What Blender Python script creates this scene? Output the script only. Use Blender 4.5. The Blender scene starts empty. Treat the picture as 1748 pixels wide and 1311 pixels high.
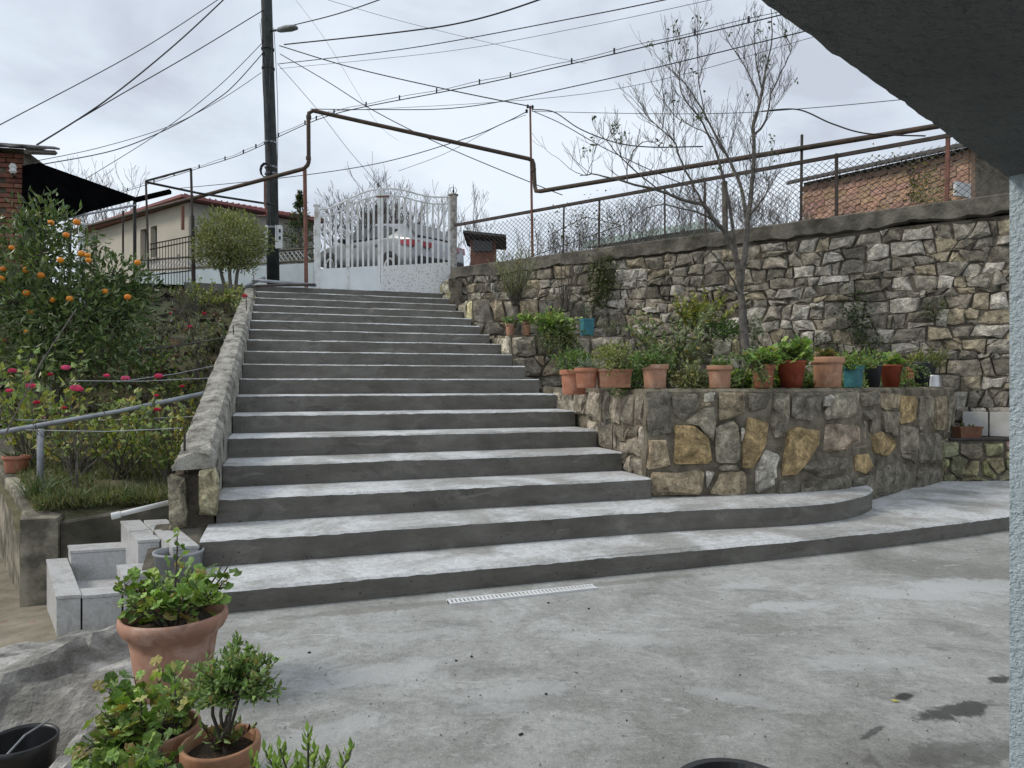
import bpy, math, random
import numpy as np
from mathutils import Vector, Matrix, noise as mnoise

SC = bpy.context.scene
COL = SC.collection
R = random.Random(11)
rad = math.radians

# ------------------------------------------------------------------ camera, sky, sun, exposure
EYE = 1.30
cam_d = bpy.data.cameras.new('camera')
cam_d.sensor_width = 36.0
cam_d.lens = 36.0 * 1200 / 1748
cam_d.clip_start = 0.05
cam_d.clip_end = 3000
cam = bpy.data.objects.new('camera', cam_d)
COL.objects.link(cam)
cam.location = (0, 0, EYE)
cam.rotation_euler = (rad(90), 0, 0)
SC.camera = cam

SUN_EL, SUN_AZ = 42.0, -98.0        # azimuth measured from +Y towards +X
w = bpy.data.worlds.new('World')
SC.world = w
w.use_nodes = True
nt = w.node_tree
nt.nodes.clear()
wo = nt.nodes.new('ShaderNodeOutputWorld')
sky = nt.nodes.new('ShaderNodeTexSky')
sky.sky_type = 'NISHITA'
sky.sun_disc = False
sky.sun_elevation = rad(SUN_EL)
sky.sun_rotation = rad(SUN_AZ)
sky.air_density = 1.0
sky.dust_density = 2.0
bg1 = nt.nodes.new('ShaderNodeBackground')
bg1.inputs[1].default_value = 0.10
nt.links.new(sky.outputs[0], bg1.inputs[0])
tc = nt.nodes.new('ShaderNodeTexCoord')
mp = nt.nodes.new('ShaderNodeMapping')
mp.inputs['Scale'].default_value = (1.0, 1.0, 2.3)
mp.inputs['Location'].default_value = (0.62, 0.25, 0.0)
nt.links.new(tc.outputs['Generated'], mp.inputs[0])
n1 = nt.nodes.new('ShaderNodeTexNoise')
n1.inputs['Scale'].default_value = 2.6
n1.inputs['Detail'].default_value = 7
n1.inputs['Roughness'].default_value = 0.52
n1.inputs['Distortion'].default_value = 0.35
nt.links.new(mp.outputs[0], n1.inputs[0])
cr = nt.nodes.new('ShaderNodeValToRGB')
cr.color_ramp.elements[0].position = 0.33
cr.color_ramp.elements[0].color = (0.50, 0.54, 0.615, 1)
cr.color_ramp.elements[1].position = 0.60
cr.color_ramp.elements[1].color = (0.74, 0.80, 0.87, 1)
e = cr.color_ramp.elements.new(0.47)
e.color = (0.63, 0.695, 0.775, 1)
nt.links.new(n1.outputs[0], cr.inputs[0])
bg2 = nt.nodes.new('ShaderNodeBackground')
bg2.inputs[1].default_value = 1.0
nt.links.new(cr.outputs[0], bg2.inputs[0])
ms = nt.nodes.new('ShaderNodeMixShader')
ms.inputs[0].default_value = 0.90
nt.links.new(bg1.outputs[0], ms.inputs[1])
nt.links.new(bg2.outputs[0], ms.inputs[2])
nt.links.new(ms.outputs[0], wo.inputs[0])

sun_d = bpy.data.lights.new('sun', 'SUN')
sun_d.energy = 1.5
sun_d.angle = rad(14)
sun_d.color = (1.0, 0.93, 0.82)
sun = bpy.data.objects.new('sun', sun_d)
COL.objects.link(sun)
to_sun = Vector((math.sin(rad(SUN_AZ)) * math.cos(rad(SUN_EL)), math.cos(rad(SUN_AZ)) * math.cos(rad(SUN_EL)), math.sin(rad(SUN_EL))))
sun.rotation_euler = (-to_sun).to_track_quat('-Z', 'Y').to_euler()
sun.location = to_sun * 40

SC.cycles.max_bounces = 5
SC.cycles.diffuse_bounces = 3
SC.cycles.glossy_bounces = 2
SC.cycles.transmission_bounces = 2
SC.view_settings.view_transform = 'Standard'
SC.view_settings.look = 'None'
SC.view_settings.exposure = 0.32
SC.view_settings.gamma = 1.0
SC.view_settings.use_curve_mapping = False

# ------------------------------------------------------------------ helpers
def at(px, py, Y):
    "world point seen at photo pixel (px, py) at the distance Y"
    return Vector(((px - 874) / 1200 * Y, Y, EYE + (655.5 - py) / 1200 * Y))

ANG = rad(18)
U2 = Vector((math.cos(ANG), math.sin(ANG), 0))
V2 = Vector((-math.sin(ANG), math.cos(ANG), 0))
O2 = Vector((-1.70, 3.81, 0))
RISE, TREAD, WID = 0.17, 0.54, 3.345

def S(u, v, z=0.0):
    p = O2 + U2 * u + V2 * v
    return Vector((p.x, p.y, z))

def uv_of(p):
    d = Vector((p[0], p[1], 0)) - O2
    return d.dot(U2), d.dot(V2)

def nz(x, y=0.0, z=0.0):
    return mnoise.noise(Vector((x, y, z)))

def jit(a):
    return R.uniform(-a, a)

def vary(c, a=0.15):
    k = 1 + jit(a)
    return (max(0, c[0] * k * (1 + jit(a * .35))), max(0, c[1] * k), max(0, c[2] * k * (1 + jit(a * .35))))

def tag(o, label=None, cat=None, group=None, kind=None):
    if label: o['label'] = label
    if cat: o['category'] = cat
    if group: o['group'] = group
    if kind: o['kind'] = kind
    return o

def thing(name, loc, label, cat, group=None):
    o = bpy.data.objects.new(name, None)
    o.empty_display_size = 0.1
    o.location = loc
    COL.objects.link(o)
    return tag(o, label, cat, group)

def base_of(parent):
    v = Vector((0, 0, 0))
    while parent is not None:
        v += parent.location
        parent = parent.parent
    return v

class MB:
    "collects geometry in world coordinates; build() makes one mesh object"
    def __init__(self):
        self.v, self.f, self.m, self.c = [], [], [], []
        self.col = (1, 1, 1)
        self.mi = 0
    def pt(self, p):
        self.v.append((p[0], p[1], p[2]))
        self.c.append(self.col)
        return len(self.v) - 1
    def face(self, ids):
        self.f.append(tuple(ids))
        self.m.append(self.mi)
    def poly(self, pts):
        self.face([self.pt(p) for p in pts])
    def loft(self, rings, closed=True, cap0=True, cap1=True):
        ids = [[self.pt(p) for p in r] for r in rings]
        n = len(ids[0])
        for a, b in zip(ids[:-1], ids[1:]):
            for i in range(n if closed else n - 1):
                j = (i + 1) % n
                self.face((a[i], a[j], b[j], b[i]))
        if cap0: self.face(ids[0][::-1])
        if cap1: self.face(ids[-1])
        return ids
    def prism(self, plan, z0, z1):
        "plan: list of (x, y), counter-clockwise"
        self.loft([[(p[0], p[1], z0) for p in plan], [(p[0], p[1], z1) for p in plan]])
    def box(self, c, dx, dy, dz, ax=None, ay=None, az=None, bev=0.0):
        "oriented box, centre c, full sizes"
        c = Vector(c)
        ax = Vector(ax or (1, 0, 0)); ay = Vector(ay or (0, 1, 0)); az = Vector(az or (0, 0, 1))
        def ring(k, s):
            return [c + ax * (sx * (dx / 2 - s)) + ay * (sy * (dy / 2 - s)) + az * k for sx, sy in ((-1, -1), (1, -1), (1, 1), (-1, 1))]
        if bev:
            self.loft([ring(-dz / 2, bev), ring(-dz / 2 + bev, 0), ring(dz / 2 - bev, 0), ring(dz / 2, bev)])
        else:
            self.loft([ring(-dz / 2, 0), ring(dz / 2, 0)])
    def tube(self, pts, r, n=6, caps=True):
        pts = [Vector(p) for p in pts]
        rs = r if isinstance(r, (list, tuple)) else [r] * len(pts)
        rings = []
        up = None
        for i, p in enumerate(pts):
            d = (pts[min(i + 1, len(pts) - 1)] - pts[max(i - 1, 0)])
            if d.length < 1e-9: d = Vector((0, 0, 1))
            d.normalize()
            if up is None:
                up = Vector((0, 0, 1)) if abs(d.z) < .9 else Vector((1, 0, 0))
            a = d.cross(up)
            if a.length < 1e-6:
                a = d.orthogonal()
            a.normalize()
            b = a.cross(d).normalized()
            up = b
            rings.append([p + (a * math.cos(2 * math.pi * k / n) + b * math.sin(2 * math.pi * k / n)) * rs[i] for k in range(n)])
        self.loft(rings, True, caps, caps)
    def lathe(self, c, prof, n=24, sq=None, ax=None):
        "prof: (radius, z) from the outside bottom on; c: base centre"
        c = Vector(c)
        rings = []
        for r, z in prof:
            ring = []
            for k in range(n):
                a = 2 * math.pi * k / n
                ring.append(c + Vector((math.cos(a) * r, math.sin(a) * r, z)))
            rings.append(ring)
        self.loft(rings, True, True, True)
    def leaf(self, p, d, s, L, W, fold=0.25):
        "pointed leaf: base p, direction d, side s (unit vectors)"
        p = Vector(p)
        n = d.cross(s)
        a = self.pt(p); b = self.pt(p + d * (L * .45) + s * (W / 2) + n * (W * fold)); t = self.pt(p + d * L); e2 = self.pt(p + d * (L * .45) - s * (W / 2) + n * (W * fold))
        self.face((a, b, t)); self.face((a, t, e2))
    def disc_leaf(self, p, d, s, L, cup=0.2, lobes=True):
        "round lobed leaf (geranium), base p"
        p = Vector(p)
        n = d.cross(s)
        c = p + d * (L * .5)
        ci = self.pt(c - n * (L * cup * .6))
        k = 11
        ids = []
        tw = jit(.25)
        for i in range(k):
            a = (i - (k - 1) / 2) * 2 * math.pi * .90 / (k - 1)
            rr = L * .5 * ((1.06 if i % 2 == 0 else .90) if lobes else 1)
            sag = -cup * .9 * abs(math.sin(a * .5 + tw)) + (.06 if i % 2 else -.05)
            ids.append(self.pt(c + d * (math.cos(a) * rr) + s * (math.sin(a) * rr) + n * (L * sag)))
        for i in range(k - 1):
            self.face((ci, ids[i], ids[i + 1]))
    def build(self, name, mats, parent=None, smooth=False, kind=None):
        off = base_of(parent)
        me = bpy.data.meshes.new(name)
        V = np.array(self.v, dtype=np.float32).reshape(-1, 3) - np.array(off, dtype=np.float32)
        me.from_pydata(V.tolist(), [], self.f)
        if not isinstance(mats, (list, tuple)): mats = [mats]
        for m in mats: me.materials.append(m)
        if len(mats) > 1:
            me.polygons.foreach_set('material_index', self.m)
        at_ = me.color_attributes.new('col', 'FLOAT_COLOR', 'POINT')
        cc = np.ones((len(self.v), 4), dtype=np.float32)
        cc[:, :3] = np.array(self.c, dtype=np.float32)
        at_.data.foreach_set('color', cc.ravel())
        if smooth:
            me.polygons.foreach_set('use_smooth', [True] * len(me.polygons))
        me.validate()
        me.update()
        o = bpy.data.objects.new(name, me)
        COL.objects.link(o)
        if parent is not None: o.parent = parent
        if kind: o['kind'] = kind
        return o

# ------------------------------------------------------------------ materials
MATS = {}
def new_mat(name):
    m = bpy.data.materials.new(name)
    m.use_nodes = True
    t = m.node_tree
    return m, t, t.nodes['Principled BSDF']

def node(t, typ, **kw):
    n = t.nodes.new(typ)
    for k, v in kw.items():
        if k in n.inputs: n.inputs[k].default_value = v
        else: setattr(n, k, v)
    return n

def coords(t, scale=(1, 1, 1), rot=(0, 0, 0), world=True):
    if world:
        g = node(t, 'ShaderNodeNewGeometry')
        src = g.outputs['Position']
    else:
        src = node(t, 'ShaderNodeTexCoord').outputs['Object']
    m = node(t, 'ShaderNodeMapping')
    m.inputs['Scale'].default_value = scale
    m.inputs['Rotation'].default_value = rot
    t.links.new(src, m.inputs[0])
    return m.outputs[0]

def tnoise(t, vec, scale, detail=4, rough=.55, dist=0):
    n = node(t, 'ShaderNodeTexNoise', Scale=scale, Detail=detail, Roughness=rough, Distortion=dist)
    t.links.new(vec, n.inputs['Vector'])
    return n.outputs['Fac']

def ramp(t, fac, stops):
    n = node(t, 'ShaderNodeValToRGB')
    els = n.color_ramp.elements
    while len(els) < len(stops): els.new(.5)
    for el, (p, c) in zip(els, stops):
        el.position = p
        el.color = (c[0], c[1], c[2], 1) if isinstance(c, (tuple, list)) else (c, c, c, 1)
    t.links.new(fac, n.inputs[0])
    return n.outputs[0]

def mix(t, fac, a, b, mode='MIX'):
    n = node(t, 'ShaderNodeMix', data_type='RGBA', blend_type=mode)
    for inp, val in ((n.inputs[0], fac), (n.inputs[6], a), (n.inputs[7], b)):
        if isinstance(val, (int, float)): inp.default_value = val
        elif isinstance(val, tuple): inp.default_value = (val[0], val[1], val[2], 1)
        else: t.links.new(val, inp)
    return n.outputs[2]

def math_(t, op, a, b):
    n = node(t, 'ShaderNodeMath', operation=op)
    for inp, val in ((n.inputs[0], a), (n.inputs[1], b)):
        if isinstance(val, (int, float)): inp.default_value = val
        else: t.links.new(val, inp)
    return n.outputs[0]

def bump(t, bs, h, strength, dist=.02):
    n = node(t, 'ShaderNodeBump', Strength=strength, Distance=dist)
    t.links.new(h, n.inputs['Height'])
    t.links.new(n.outputs[0], bs.inputs['Normal'])
    return n

def mat(name, c1, c2=None, scale=8, rough=.7, bmp=0.0, bscale=40, bdist=.01, attr=False, metal=0.0, c3=None, spec=.3, stain=None):
    "general two-tone noisy material; attr multiplies by the vertex colour"
    if name in MATS: return MATS[name]
    m, t, bs = new_mat(name)
    c2 = c2 or tuple(x * .7 for x in c1)
    v = coords(t)
    f = tnoise(t, v, scale, 5, .62)
    stops = [(.36, c2), (.62, c1)]
    if c3: stops = [(.30, c3), (.46, c2), (.62, c1)]
    colr = ramp(t, f, stops)
    if stain:
        st_ = math_(t, 'MULTIPLY', ramp(t, tnoise(t, v, 6.5, 6, .68, .6), [(.52, 0), (.66, 1)]), .6)
        colr = mix(t, st_, colr, stain)
        dk = math_(t, 'MULTIPLY', ramp(t, tnoise(t, coords(t, (1, 1, .5)), 13, 4, .6, .4), [(.34, 1), (.46, 0)]), .45)
        colr = mix(t, dk, colr, tuple(x * .45 for x in c1))
    if attr:
        a = node(t, 'ShaderNodeAttribute', attribute_name='col')
        colr = mix(t, 1.0, colr, a.outputs['Color'], 'MULTIPLY')
    t.links.new(colr, bs.inputs['Base Color'])
    bs.inputs['Roughness'].default_value = rough
    bs.inputs['Metallic'].default_value = metal
    bs.inputs['Specular IOR Level'].default_value = spec
    if bmp:
        h = tnoise(t, v, bscale, 4, .68)
        bump(t, bs, h, bmp, bdist)
    MATS[name] = m
    return m

def mat_patio():
    m, t, bs = new_mat('patio_concrete')
    v = coords(t)
    big = tnoise(t, v, .75, 6, .55, .5)
    mid = tnoise(t, v, 3.2, 7, .6, .8)
    vs = coords(t, (1.0, 4.5, 1), (0, 0, rad(28)))
    streak = tnoise(t, vs, 2.2, 8, .62, 1.2)
    fine = tnoise(t, v, 130, 3, .6)
    c = ramp(t, mid, [(.30, (.235, .236, .22)), (.5, (.37, .375, .358)), (.68, (.50, .508, .495))])
    wet = ramp(t, big, [(.36, 1), (.47, 0)])
    c = mix(t, math_(t, 'MULTIPLY', wet, .7), c, (.178, .177, .160))
    wh = ramp(t, streak, [(.56, 0), (.66, 1)])
    wh = math_(t, 'MULTIPLY', wh, ramp(t, big, [(.40, 0), (.6, 1)]))
    c = mix(t, math_(t, 'MULTIPLY', wh, .62), c, (.50, .51, .51))
    # pale trowel scratches
    vw = coords(t, (.5, 6.0, 1), (0, 0, rad(-24)))
    scr = tnoise(t, vw, 2.6, 3, .5, 2.2)
    sl = ramp(t, scr, [(.492, 0), (.5, 1), (.508, 0)])
    sl = math_(t, 'MULTIPLY', sl, ramp(t, tnoise(t, v, 1.7, 2), [(.52, 0), (.62, 1)]))
    c = mix(t, math_(t, 'MULTIPLY', sl, .8), c, (.56, .56, .55))
    vw2 = coords(t, (6.0, .6, 1), (0, 0, rad(-50)))
    sc2 = ramp(t, tnoise(t, vw2, 1.9, 2, .5, 2.6), [(.494, 0), (.5, 1), (.506, 0)])
    sc2 = math_(t, 'MULTIPLY', sc2, ramp(t, mid, [(.5, 0), (.6, 1)]))
    c = mix(t, math_(t, 'MULTIPLY', sc2, .6), c, (.12, .118, .108))
    c = mix(t, .28, c, ramp(t, fine, [(.35, (.14, .137, .122)), (.65, (.48, .475, .45))]))
    gr_ = tnoise(t, v, 24, 7, .82)
    c = mix(t, 1.0, c, ramp(t, gr_, [(.34, .74), (.5, 1.0), (.64, 1.2)]), 'MULTIPLY')
    crisp = tnoise(t, coords(t, (1, 2.2, 1), (0, 0, rad(24))), 5.5, 9, .74, .8)
    c = mix(t, math_(t, 'MULTIPLY', ramp(t, crisp, [(.60, 0), (.625, 1)]), .55), c, (.56, .565, .56))
    c = mix(t, math_(t, 'MULTIPLY', ramp(t, crisp, [(.355, 1), (.38, 0)]), .5), c, (.15, .146, .132))
    # black wet stains by the house post
    g = node(t, 'ShaderNodeNewGeometry')
    def spot(x, y, rx, ry, rot):
        mp_ = node(t, 'ShaderNodeMapping', vector_type='TEXTURE')
        mp_.inputs['Location'].default_value = (x, y, .04)
        mp_.inputs['Rotation'].default_value = (0, 0, rot)
        mp_.inputs['Scale'].default_value = (rx, ry, 1)
        t.links.new(g.outputs['Position'], mp_.inputs[0])
        ln = node(t, 'ShaderNodeVectorMath', operation='LENGTH')
        t.links.new(mp_.outputs[0], ln.inputs[0])
        d = math_(t, 'ADD', ln.outputs['Value'], math_(t, 'MULTIPLY', math_(t, 'SUBTRACT', tnoise(t, v, 7, 9, .78, 1.0), .5), 2.6))
        return ramp(t, d, [(.55, 1), (.85, 0)])
    for (px, py, rx, ry, rt, k) in ((1640, 1212, .24, .07, .35, .85), (1705, 1160, .10, .05, .3, .9), (1545, 1188, .07, .035, .5, .95), (1490, 1250, .10, .02, .7, .7), (1640, 1285, .42, .12, .2, .45)):
        Y = 1200 * (EYE - .04) / (py - 655.5)
        c = mix(t, math_(t, 'MULTIPLY', spot((px - 874) / 1200 * Y, Y, rx, ry, rt), k), c, (.035, .034, .03))
    for (px, py, rx, ry, rt, k) in ((1650, 1000, .60, .22, .1, .85), (1560, 1015, .55, .16, -.2, .75), (1350, 1035, .34, .12, .1, .75), (1270, 1000, .24, .10, .1, .7), (640, 1150, .42, .16, .5, .6), (470, 1120, .3, .12, .4, .5), (560, 1250, .3, .1, .6, .5), (880, 1180, .34, .10, .2, .5), (1050, 1090, .4, .10, -.2, .45), (1480, 1130, .4, .1, .1, .5), (1250, 1190, .3, .07, -.5, .45), (700, 1085, .45, .08, .3, .4)):
        Y = 1200 * (EYE - .04) / (py - 655.5)
        c = mix(t, math_(t, 'MULTIPLY', spot((px - 874) / 1200 * Y, Y, rx, ry, rt), k), c, (.50, .51, .51))
    for (px, py, rx, ry, rt, k) in ((640, 1040, .75, .07, .31, .55), (1080, 992, .7, .06, .31, .5), (420, 1075, .4, .10, .3, .35)):
        Y = 1200 * (EYE - .04) / (py - 655.5)
        c = mix(t, math_(t, 'MULTIPLY', spot((px - 874) / 1200 * Y, Y, rx, ry, rt), k), c, (.185, .176, .146))
    pud = None
    for (px, py, rx, ry, rt) in ((775, 1150, .19, .09, .3), (840, 1210, .22, .07, .2), (980, 1240, .12, .05, .1)):
        Y = 1200 * (EYE - .04) / (py - 655.5)
        s_ = spot((px - 874) / 1200 * Y, Y, rx, ry, rt)
        pud = s_ if pud is None else math_(t, 'MAXIMUM', pud, s_)
    c = mix(t, math_(t, 'MULTIPLY', pud, .35), c, (.17, .167, .155))
    t.links.new(c, bs.inputs['Base Color'])
    ro = ramp(t, math_(t, 'MAXIMUM', math_(t, 'MULTIPLY', wet, .45), pud), [(0, .62), (.45, .42), (1, .05)])
    t.links.new(ro, bs.inputs['Roughness'])
    bs.inputs['Specular IOR Level'].default_value = .4
    h = mix(t, .4, gr_, crisp)
    h = mix(t, pud, h, (.5, .5, .5))
    bump(t, bs, h, .8, .022)
    MATS['patio'] = m
mat_patio()

def mat_tread():
    m, t, bs = new_mat('stair_tread_concrete')
    v = coords(t)
    a = tnoise(t, v, 1.6, 7, .62, .6)
    b = tnoise(t, coords(t, (1, 1, 1), (0, 0, rad(18))), 6, 8, .65, .4)
    f = tnoise(t, v, 150, 3, .6)
    c = ramp(t, a, [(.38, (.26, .257, .24)), (.47, (.39, .39, .38)), (.55, (.53, .54, .545))])
    c = mix(t, math_(t, 'MULTIPLY', ramp(t, b, [(.30, 1), (.44, 0)]), .7), c, (.22, .215, .20))
    g2 = tnoise(t, v, 26, 7, .82)
    c = mix(t, 1.0, c, ramp(t, g2, [(.33, .55), (.48, 1.0), (.64, 1.25)]), 'MULTIPLY')
    c = mix(t, .2, c, ramp(t, f, [(.3, (.15, .15, .14)), (.6, (.62, .63, .63))]))
    t.links.new(c, bs.inputs['Base Color'])
    bs.inputs['Roughness'].default_value = .85
    bs.inputs['Specular IOR Level'].default_value = .2
    bump(t, bs, mix(t, .5, tnoise(t, v, 45, 5, .7), b), .55, .016)
    MATS['tread'] = m
mat_tread()

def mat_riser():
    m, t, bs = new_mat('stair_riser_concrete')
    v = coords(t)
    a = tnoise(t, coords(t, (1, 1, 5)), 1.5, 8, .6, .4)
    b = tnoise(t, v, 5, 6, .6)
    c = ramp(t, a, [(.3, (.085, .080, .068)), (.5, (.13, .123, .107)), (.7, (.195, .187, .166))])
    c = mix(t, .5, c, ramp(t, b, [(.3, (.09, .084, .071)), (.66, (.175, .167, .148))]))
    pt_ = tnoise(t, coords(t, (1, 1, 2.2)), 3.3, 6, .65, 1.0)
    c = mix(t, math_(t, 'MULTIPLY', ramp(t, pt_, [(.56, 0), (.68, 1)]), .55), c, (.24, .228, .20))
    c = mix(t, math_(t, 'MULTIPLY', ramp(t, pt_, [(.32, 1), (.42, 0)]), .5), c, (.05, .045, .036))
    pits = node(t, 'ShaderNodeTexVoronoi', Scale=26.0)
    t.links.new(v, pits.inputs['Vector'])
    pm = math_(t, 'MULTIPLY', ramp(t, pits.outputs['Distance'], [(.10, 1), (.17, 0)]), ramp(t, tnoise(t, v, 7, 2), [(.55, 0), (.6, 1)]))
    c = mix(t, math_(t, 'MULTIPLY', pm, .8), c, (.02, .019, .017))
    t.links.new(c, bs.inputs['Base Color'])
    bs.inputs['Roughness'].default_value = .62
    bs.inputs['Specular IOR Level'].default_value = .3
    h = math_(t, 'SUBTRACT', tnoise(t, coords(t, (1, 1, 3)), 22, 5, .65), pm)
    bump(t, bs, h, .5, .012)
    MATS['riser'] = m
mat_riser()

def mat_stone():
    m, t, bs = new_mat('rubble_stone')
    v = coords(t)
    a = node(t, 'ShaderNodeAttribute', attribute_name='col')
    f = tnoise(t, v, 8, 6, .7, .6)
    g = tnoise(t, v, 55, 3, .7)
    c = mix(t, 1.0, a.outputs['Color'], ramp(t, f, [(.30, .45), (.5, 1.25), (.68, 2.4)]), 'MULTIPLY')
    c = mix(t, 1.0, c, ramp(t, g, [(.3, .65), (.65, 1.2)]), 'MULTIPLY')
    vn = tnoise(t, coords(t, (1, 1, 2.5), (.4, .3, .2)), 4, 6, .6, 1.5)
    c = mix(t, math_(t, 'MULTIPLY', ramp(t, vn, [(.58, 0), (.66, 1)]), .35), c, (.045, .042, .03))
    t.links.new(c, bs.inputs['Base Color'])
    bs.inputs['Roughness'].default_value = .88
    bs.inputs['Specular IOR Level'].default_value = .2
    h = mix(t, .35, tnoise(t, v, 13, 6, .75, .6), tnoise(t, v, 60, 3, .7))
    bump(t, bs, h, 1.0, .05)
    MATS['stone'] = m
mat_stone()

def mat_leaf(name, rough=.5, trans=.22):
    m, t, bs = new_mat(name)
    a = node(t, 'ShaderNodeAttribute', attribute_name='col')
    f = tnoise(t, coords(t), 30, 3)
    c = mix(t, 1.0, a.outputs['Color'], ramp(t, f, [(.3, .75), (.7, 1.25)]), 'MULTIPLY')
    t.links.new(c, bs.inputs['Base Color'])
    bs.inputs['Roughness'].default_value = rough
    bs.inputs['Specular IOR Level'].default_value = .35
    tr = node(t, 'ShaderNodeBsdfTranslucent')
    t.links.new(mix(t, 1.0, c, (1.3, 1.4, .6), 'MULTIPLY'), tr.inputs[0])
    mx = node(t, 'ShaderNodeMixShader')
    mx.inputs[0].default_value = trans
    t.links.new(bs.outputs[0], mx.inputs[1])
    t.links.new(tr.outputs[0], mx.inputs[2])
    t.links.new(mx.outputs[0], t.nodes['Material Output'].inputs[0])
    MATS[name] = m
mat_leaf('leaf', .5)
mat_leaf('glossy_leaf', .34, .15)
mat_leaf('petal', .6, .25)

mat('mortar', (.215, .188, .145), (.135, .116, .088), 4, .95, 1.0, 30, .04, c3=(.05, .042, .032))
mat('mortar_pale', (.25, .22, .165), (.15, .13, .095), 6, .95, .9, 30, .03, c3=(.05, .044, .033))
mat('coping', (.19, .175, .145), (.11, .10, .082), 4, .92, .8, 22, .03, c3=(.055, .05, .04))
mat('wall_cement', (.60, .575, .505), (.36, .34, .295), 7, .95, 1.0, 26, .08, c3=(.12, .112, .092))
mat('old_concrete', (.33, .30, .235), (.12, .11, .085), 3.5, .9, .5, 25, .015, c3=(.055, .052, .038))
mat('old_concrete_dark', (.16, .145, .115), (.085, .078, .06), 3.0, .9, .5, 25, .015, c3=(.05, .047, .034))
mat('soil', (.085, .065, .045), (.04, .03, .022), 12, 1.0, .9, 35, .03)
mat('garden_soil', (.18, .165, .10), (.11, .108, .058), 5, 1.0, .9, 25, .04)
mat('yard_earth', (.27, .24, .185), (.17, .15, .11), 4, .95, .5, 30, .015)
mat('asphalt', (.07, .07, .068), (.05, .05, .05), 4, .9, .3, 60)
mat('hill', (.09, .10, .05), (.06, .07, .04), .4, 1.0)
mat('terracotta', (.43, .25, .175), (.345, .195, .135), 9, .7, .15, 60, attr=True, stain=(.56, .43, .35))
mat('plastic_pot', (1, 1, 1), (.8, .8, .8), 10, .5, .05, 60, attr=True, spec=.4, stain=(1.6, 1.6, 1.5))
mat('bark', (.17, .155, .135), (.09, .08, .068), 14, .92, .7, 50, .01)
mat('bark_grey', (.17, .155, .138), (.075, .068, .06), 14, .92, .6, 50, .01)
mat('twig', (.13, .115, .10), (.08, .07, .06), 10, .9)
mat('twig_far', (.20, .18, .17), (.14, .125, .12), 3, .9)
mat('rust_pipe', (.095, .06, .044), (.065, .05, .038), 7, .75, .2, 60, c3=(.045, .04, .03))
mat('rust_post', (.22, .10, .075), (.14, .07, .052), 12, .75, .2, 60)
mat('dark_metal', (.045, .042, .04), (.025, .023, .022), 10, .6, .1, 60)
mat('rust_rail', (.085, .065, .055), (.045, .038, .034), 10, .75, .2, 50)
mat('grey_pipe', (.33, .35, .38), (.22, .23, .25), 9, .5, .1, 60, metal=.3)
mat('wire_mat', (.10, .105, .11), (.07, .07, .075), 5, .6)
mat('galv_wire', (.14, .13, .125), (.085, .075, .07), 12, .6, metal=.2)
mat('cable', (.03, .032, .035), (.02, .02, .022), 4, .6)
mat('pole', (.055, .062, .06), (.035, .04, .038), 6, .8, .3, 30)
mat('gate_paint', (.80, .81, .80), (.70, .71, .70), 7, .5, .15, 60, c3=(.42, .37, .31))
mat('gate_panel', (.80, .82, .83), (.72, .74, .75), 3, .45, .08, 40)
mat('gate_panel_rusty', (.78, .79, .78), (.70, .70, .69), 34, .5, .1, 60, c3=(.22, .17, .13))
mat('rust_gatepost', (.50, .49, .46), (.30, .27, .24), 14, .6, .2, 60, c3=(.14, .11, .09))
mat('stucco_blue', (.62, .73, .79), (.54, .65, .72), 4, .9, 1.0, 62, .03)
mat('soffit_paint', (.17, .178, .18), (.13, .137, .14), 2.2, .95, 1.0, 24, .05)
mat('granite_tile', (.52, .52, .515), (.42, .42, .415), 70, .45, .03, 80, stain=(.30, .29, .26))
mat('white_tile', (.52, .52, .51), (.40, .39, .37), 3, .35)
mat('brick', (.27, .125, .085), (.17, .08, .058), 8, .9, .5, 40, attr=True)
mat('house_cream', (.52, .475, .40), (.45, .41, .345), 1.2, .9, .2, 20)
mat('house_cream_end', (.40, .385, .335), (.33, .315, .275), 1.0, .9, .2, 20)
mat('roof_red', (.30, .115, .11), (.23, .09, .088), 2, .6)
mat('roof_tin', (.10, .095, .09), (.06, .056, .052), 6, .8, .3, 20)
mat('glass_dark', (.02, .022, .024), (.015, .016, .018), 3, .08, spec=.5)
mat('black_tarp', (.004, .004, .0045), (.002, .002, .0025), 3, 1.0, spec=0.0)
mat('pale_blue_panel', (.55, .63, .66), (.45, .52, .55), 2, .6)
mat('white_paint', (.66, .67, .68), (.52, .53, .54), 5, .5)
mat('orange_brick', (.44, .28, .20), (.33, .21, .145), 3.5, .9, .5, 30, attr=True)
mat('turquoise', (.62, .76, .70), (.52, .66, .61), 2, .6)
mat('car_paint', (.27, .28, .29), (.25, .26, .27), 2, .3, metal=.5, spec=.5)
mat('rubber', (.018, .018, .019), (.012, .012, .012), 20, .7)
mat('tail_red', (.32, .015, .03), (.26, .012, .025), 8, .2, spec=.5)
def mat_rock():
    m, t, bs = new_mat('rock')
    v = coords(t, (1.0, 5.0, 3.0), (0, 0, rad(-40)))
    a = tnoise(t, v, 1.6, 7, .68, .7)
    b = tnoise(t, coords(t), 1.9, 4, .55, .5)
    c = ramp(t, a, [(.30, (.10, .095, .085)), (.46, (.27, .26, .238)), (.62, (.52, .505, .475))])
    c = mix(t, math_(t, 'MULTIPLY', ramp(t, b, [(.36, 1), (.5, 0)]), .65), c, (.12, .114, .10))
    t.links.new(c, bs.inputs['Base Color'])
    bs.inputs['Roughness'].default_value = .85
    bs.inputs['Specular IOR Level'].default_value = .25
    bump(t, bs, mix(t, .5, a, tnoise(t, coords(t), 22, 5, .7)), 1.0, .05)
    MATS['rock'] = m
mat_rock()
mat('black_plastic', (.016, .017, .019), (.011, .012, .013), 8, .35, spec=.5)
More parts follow.
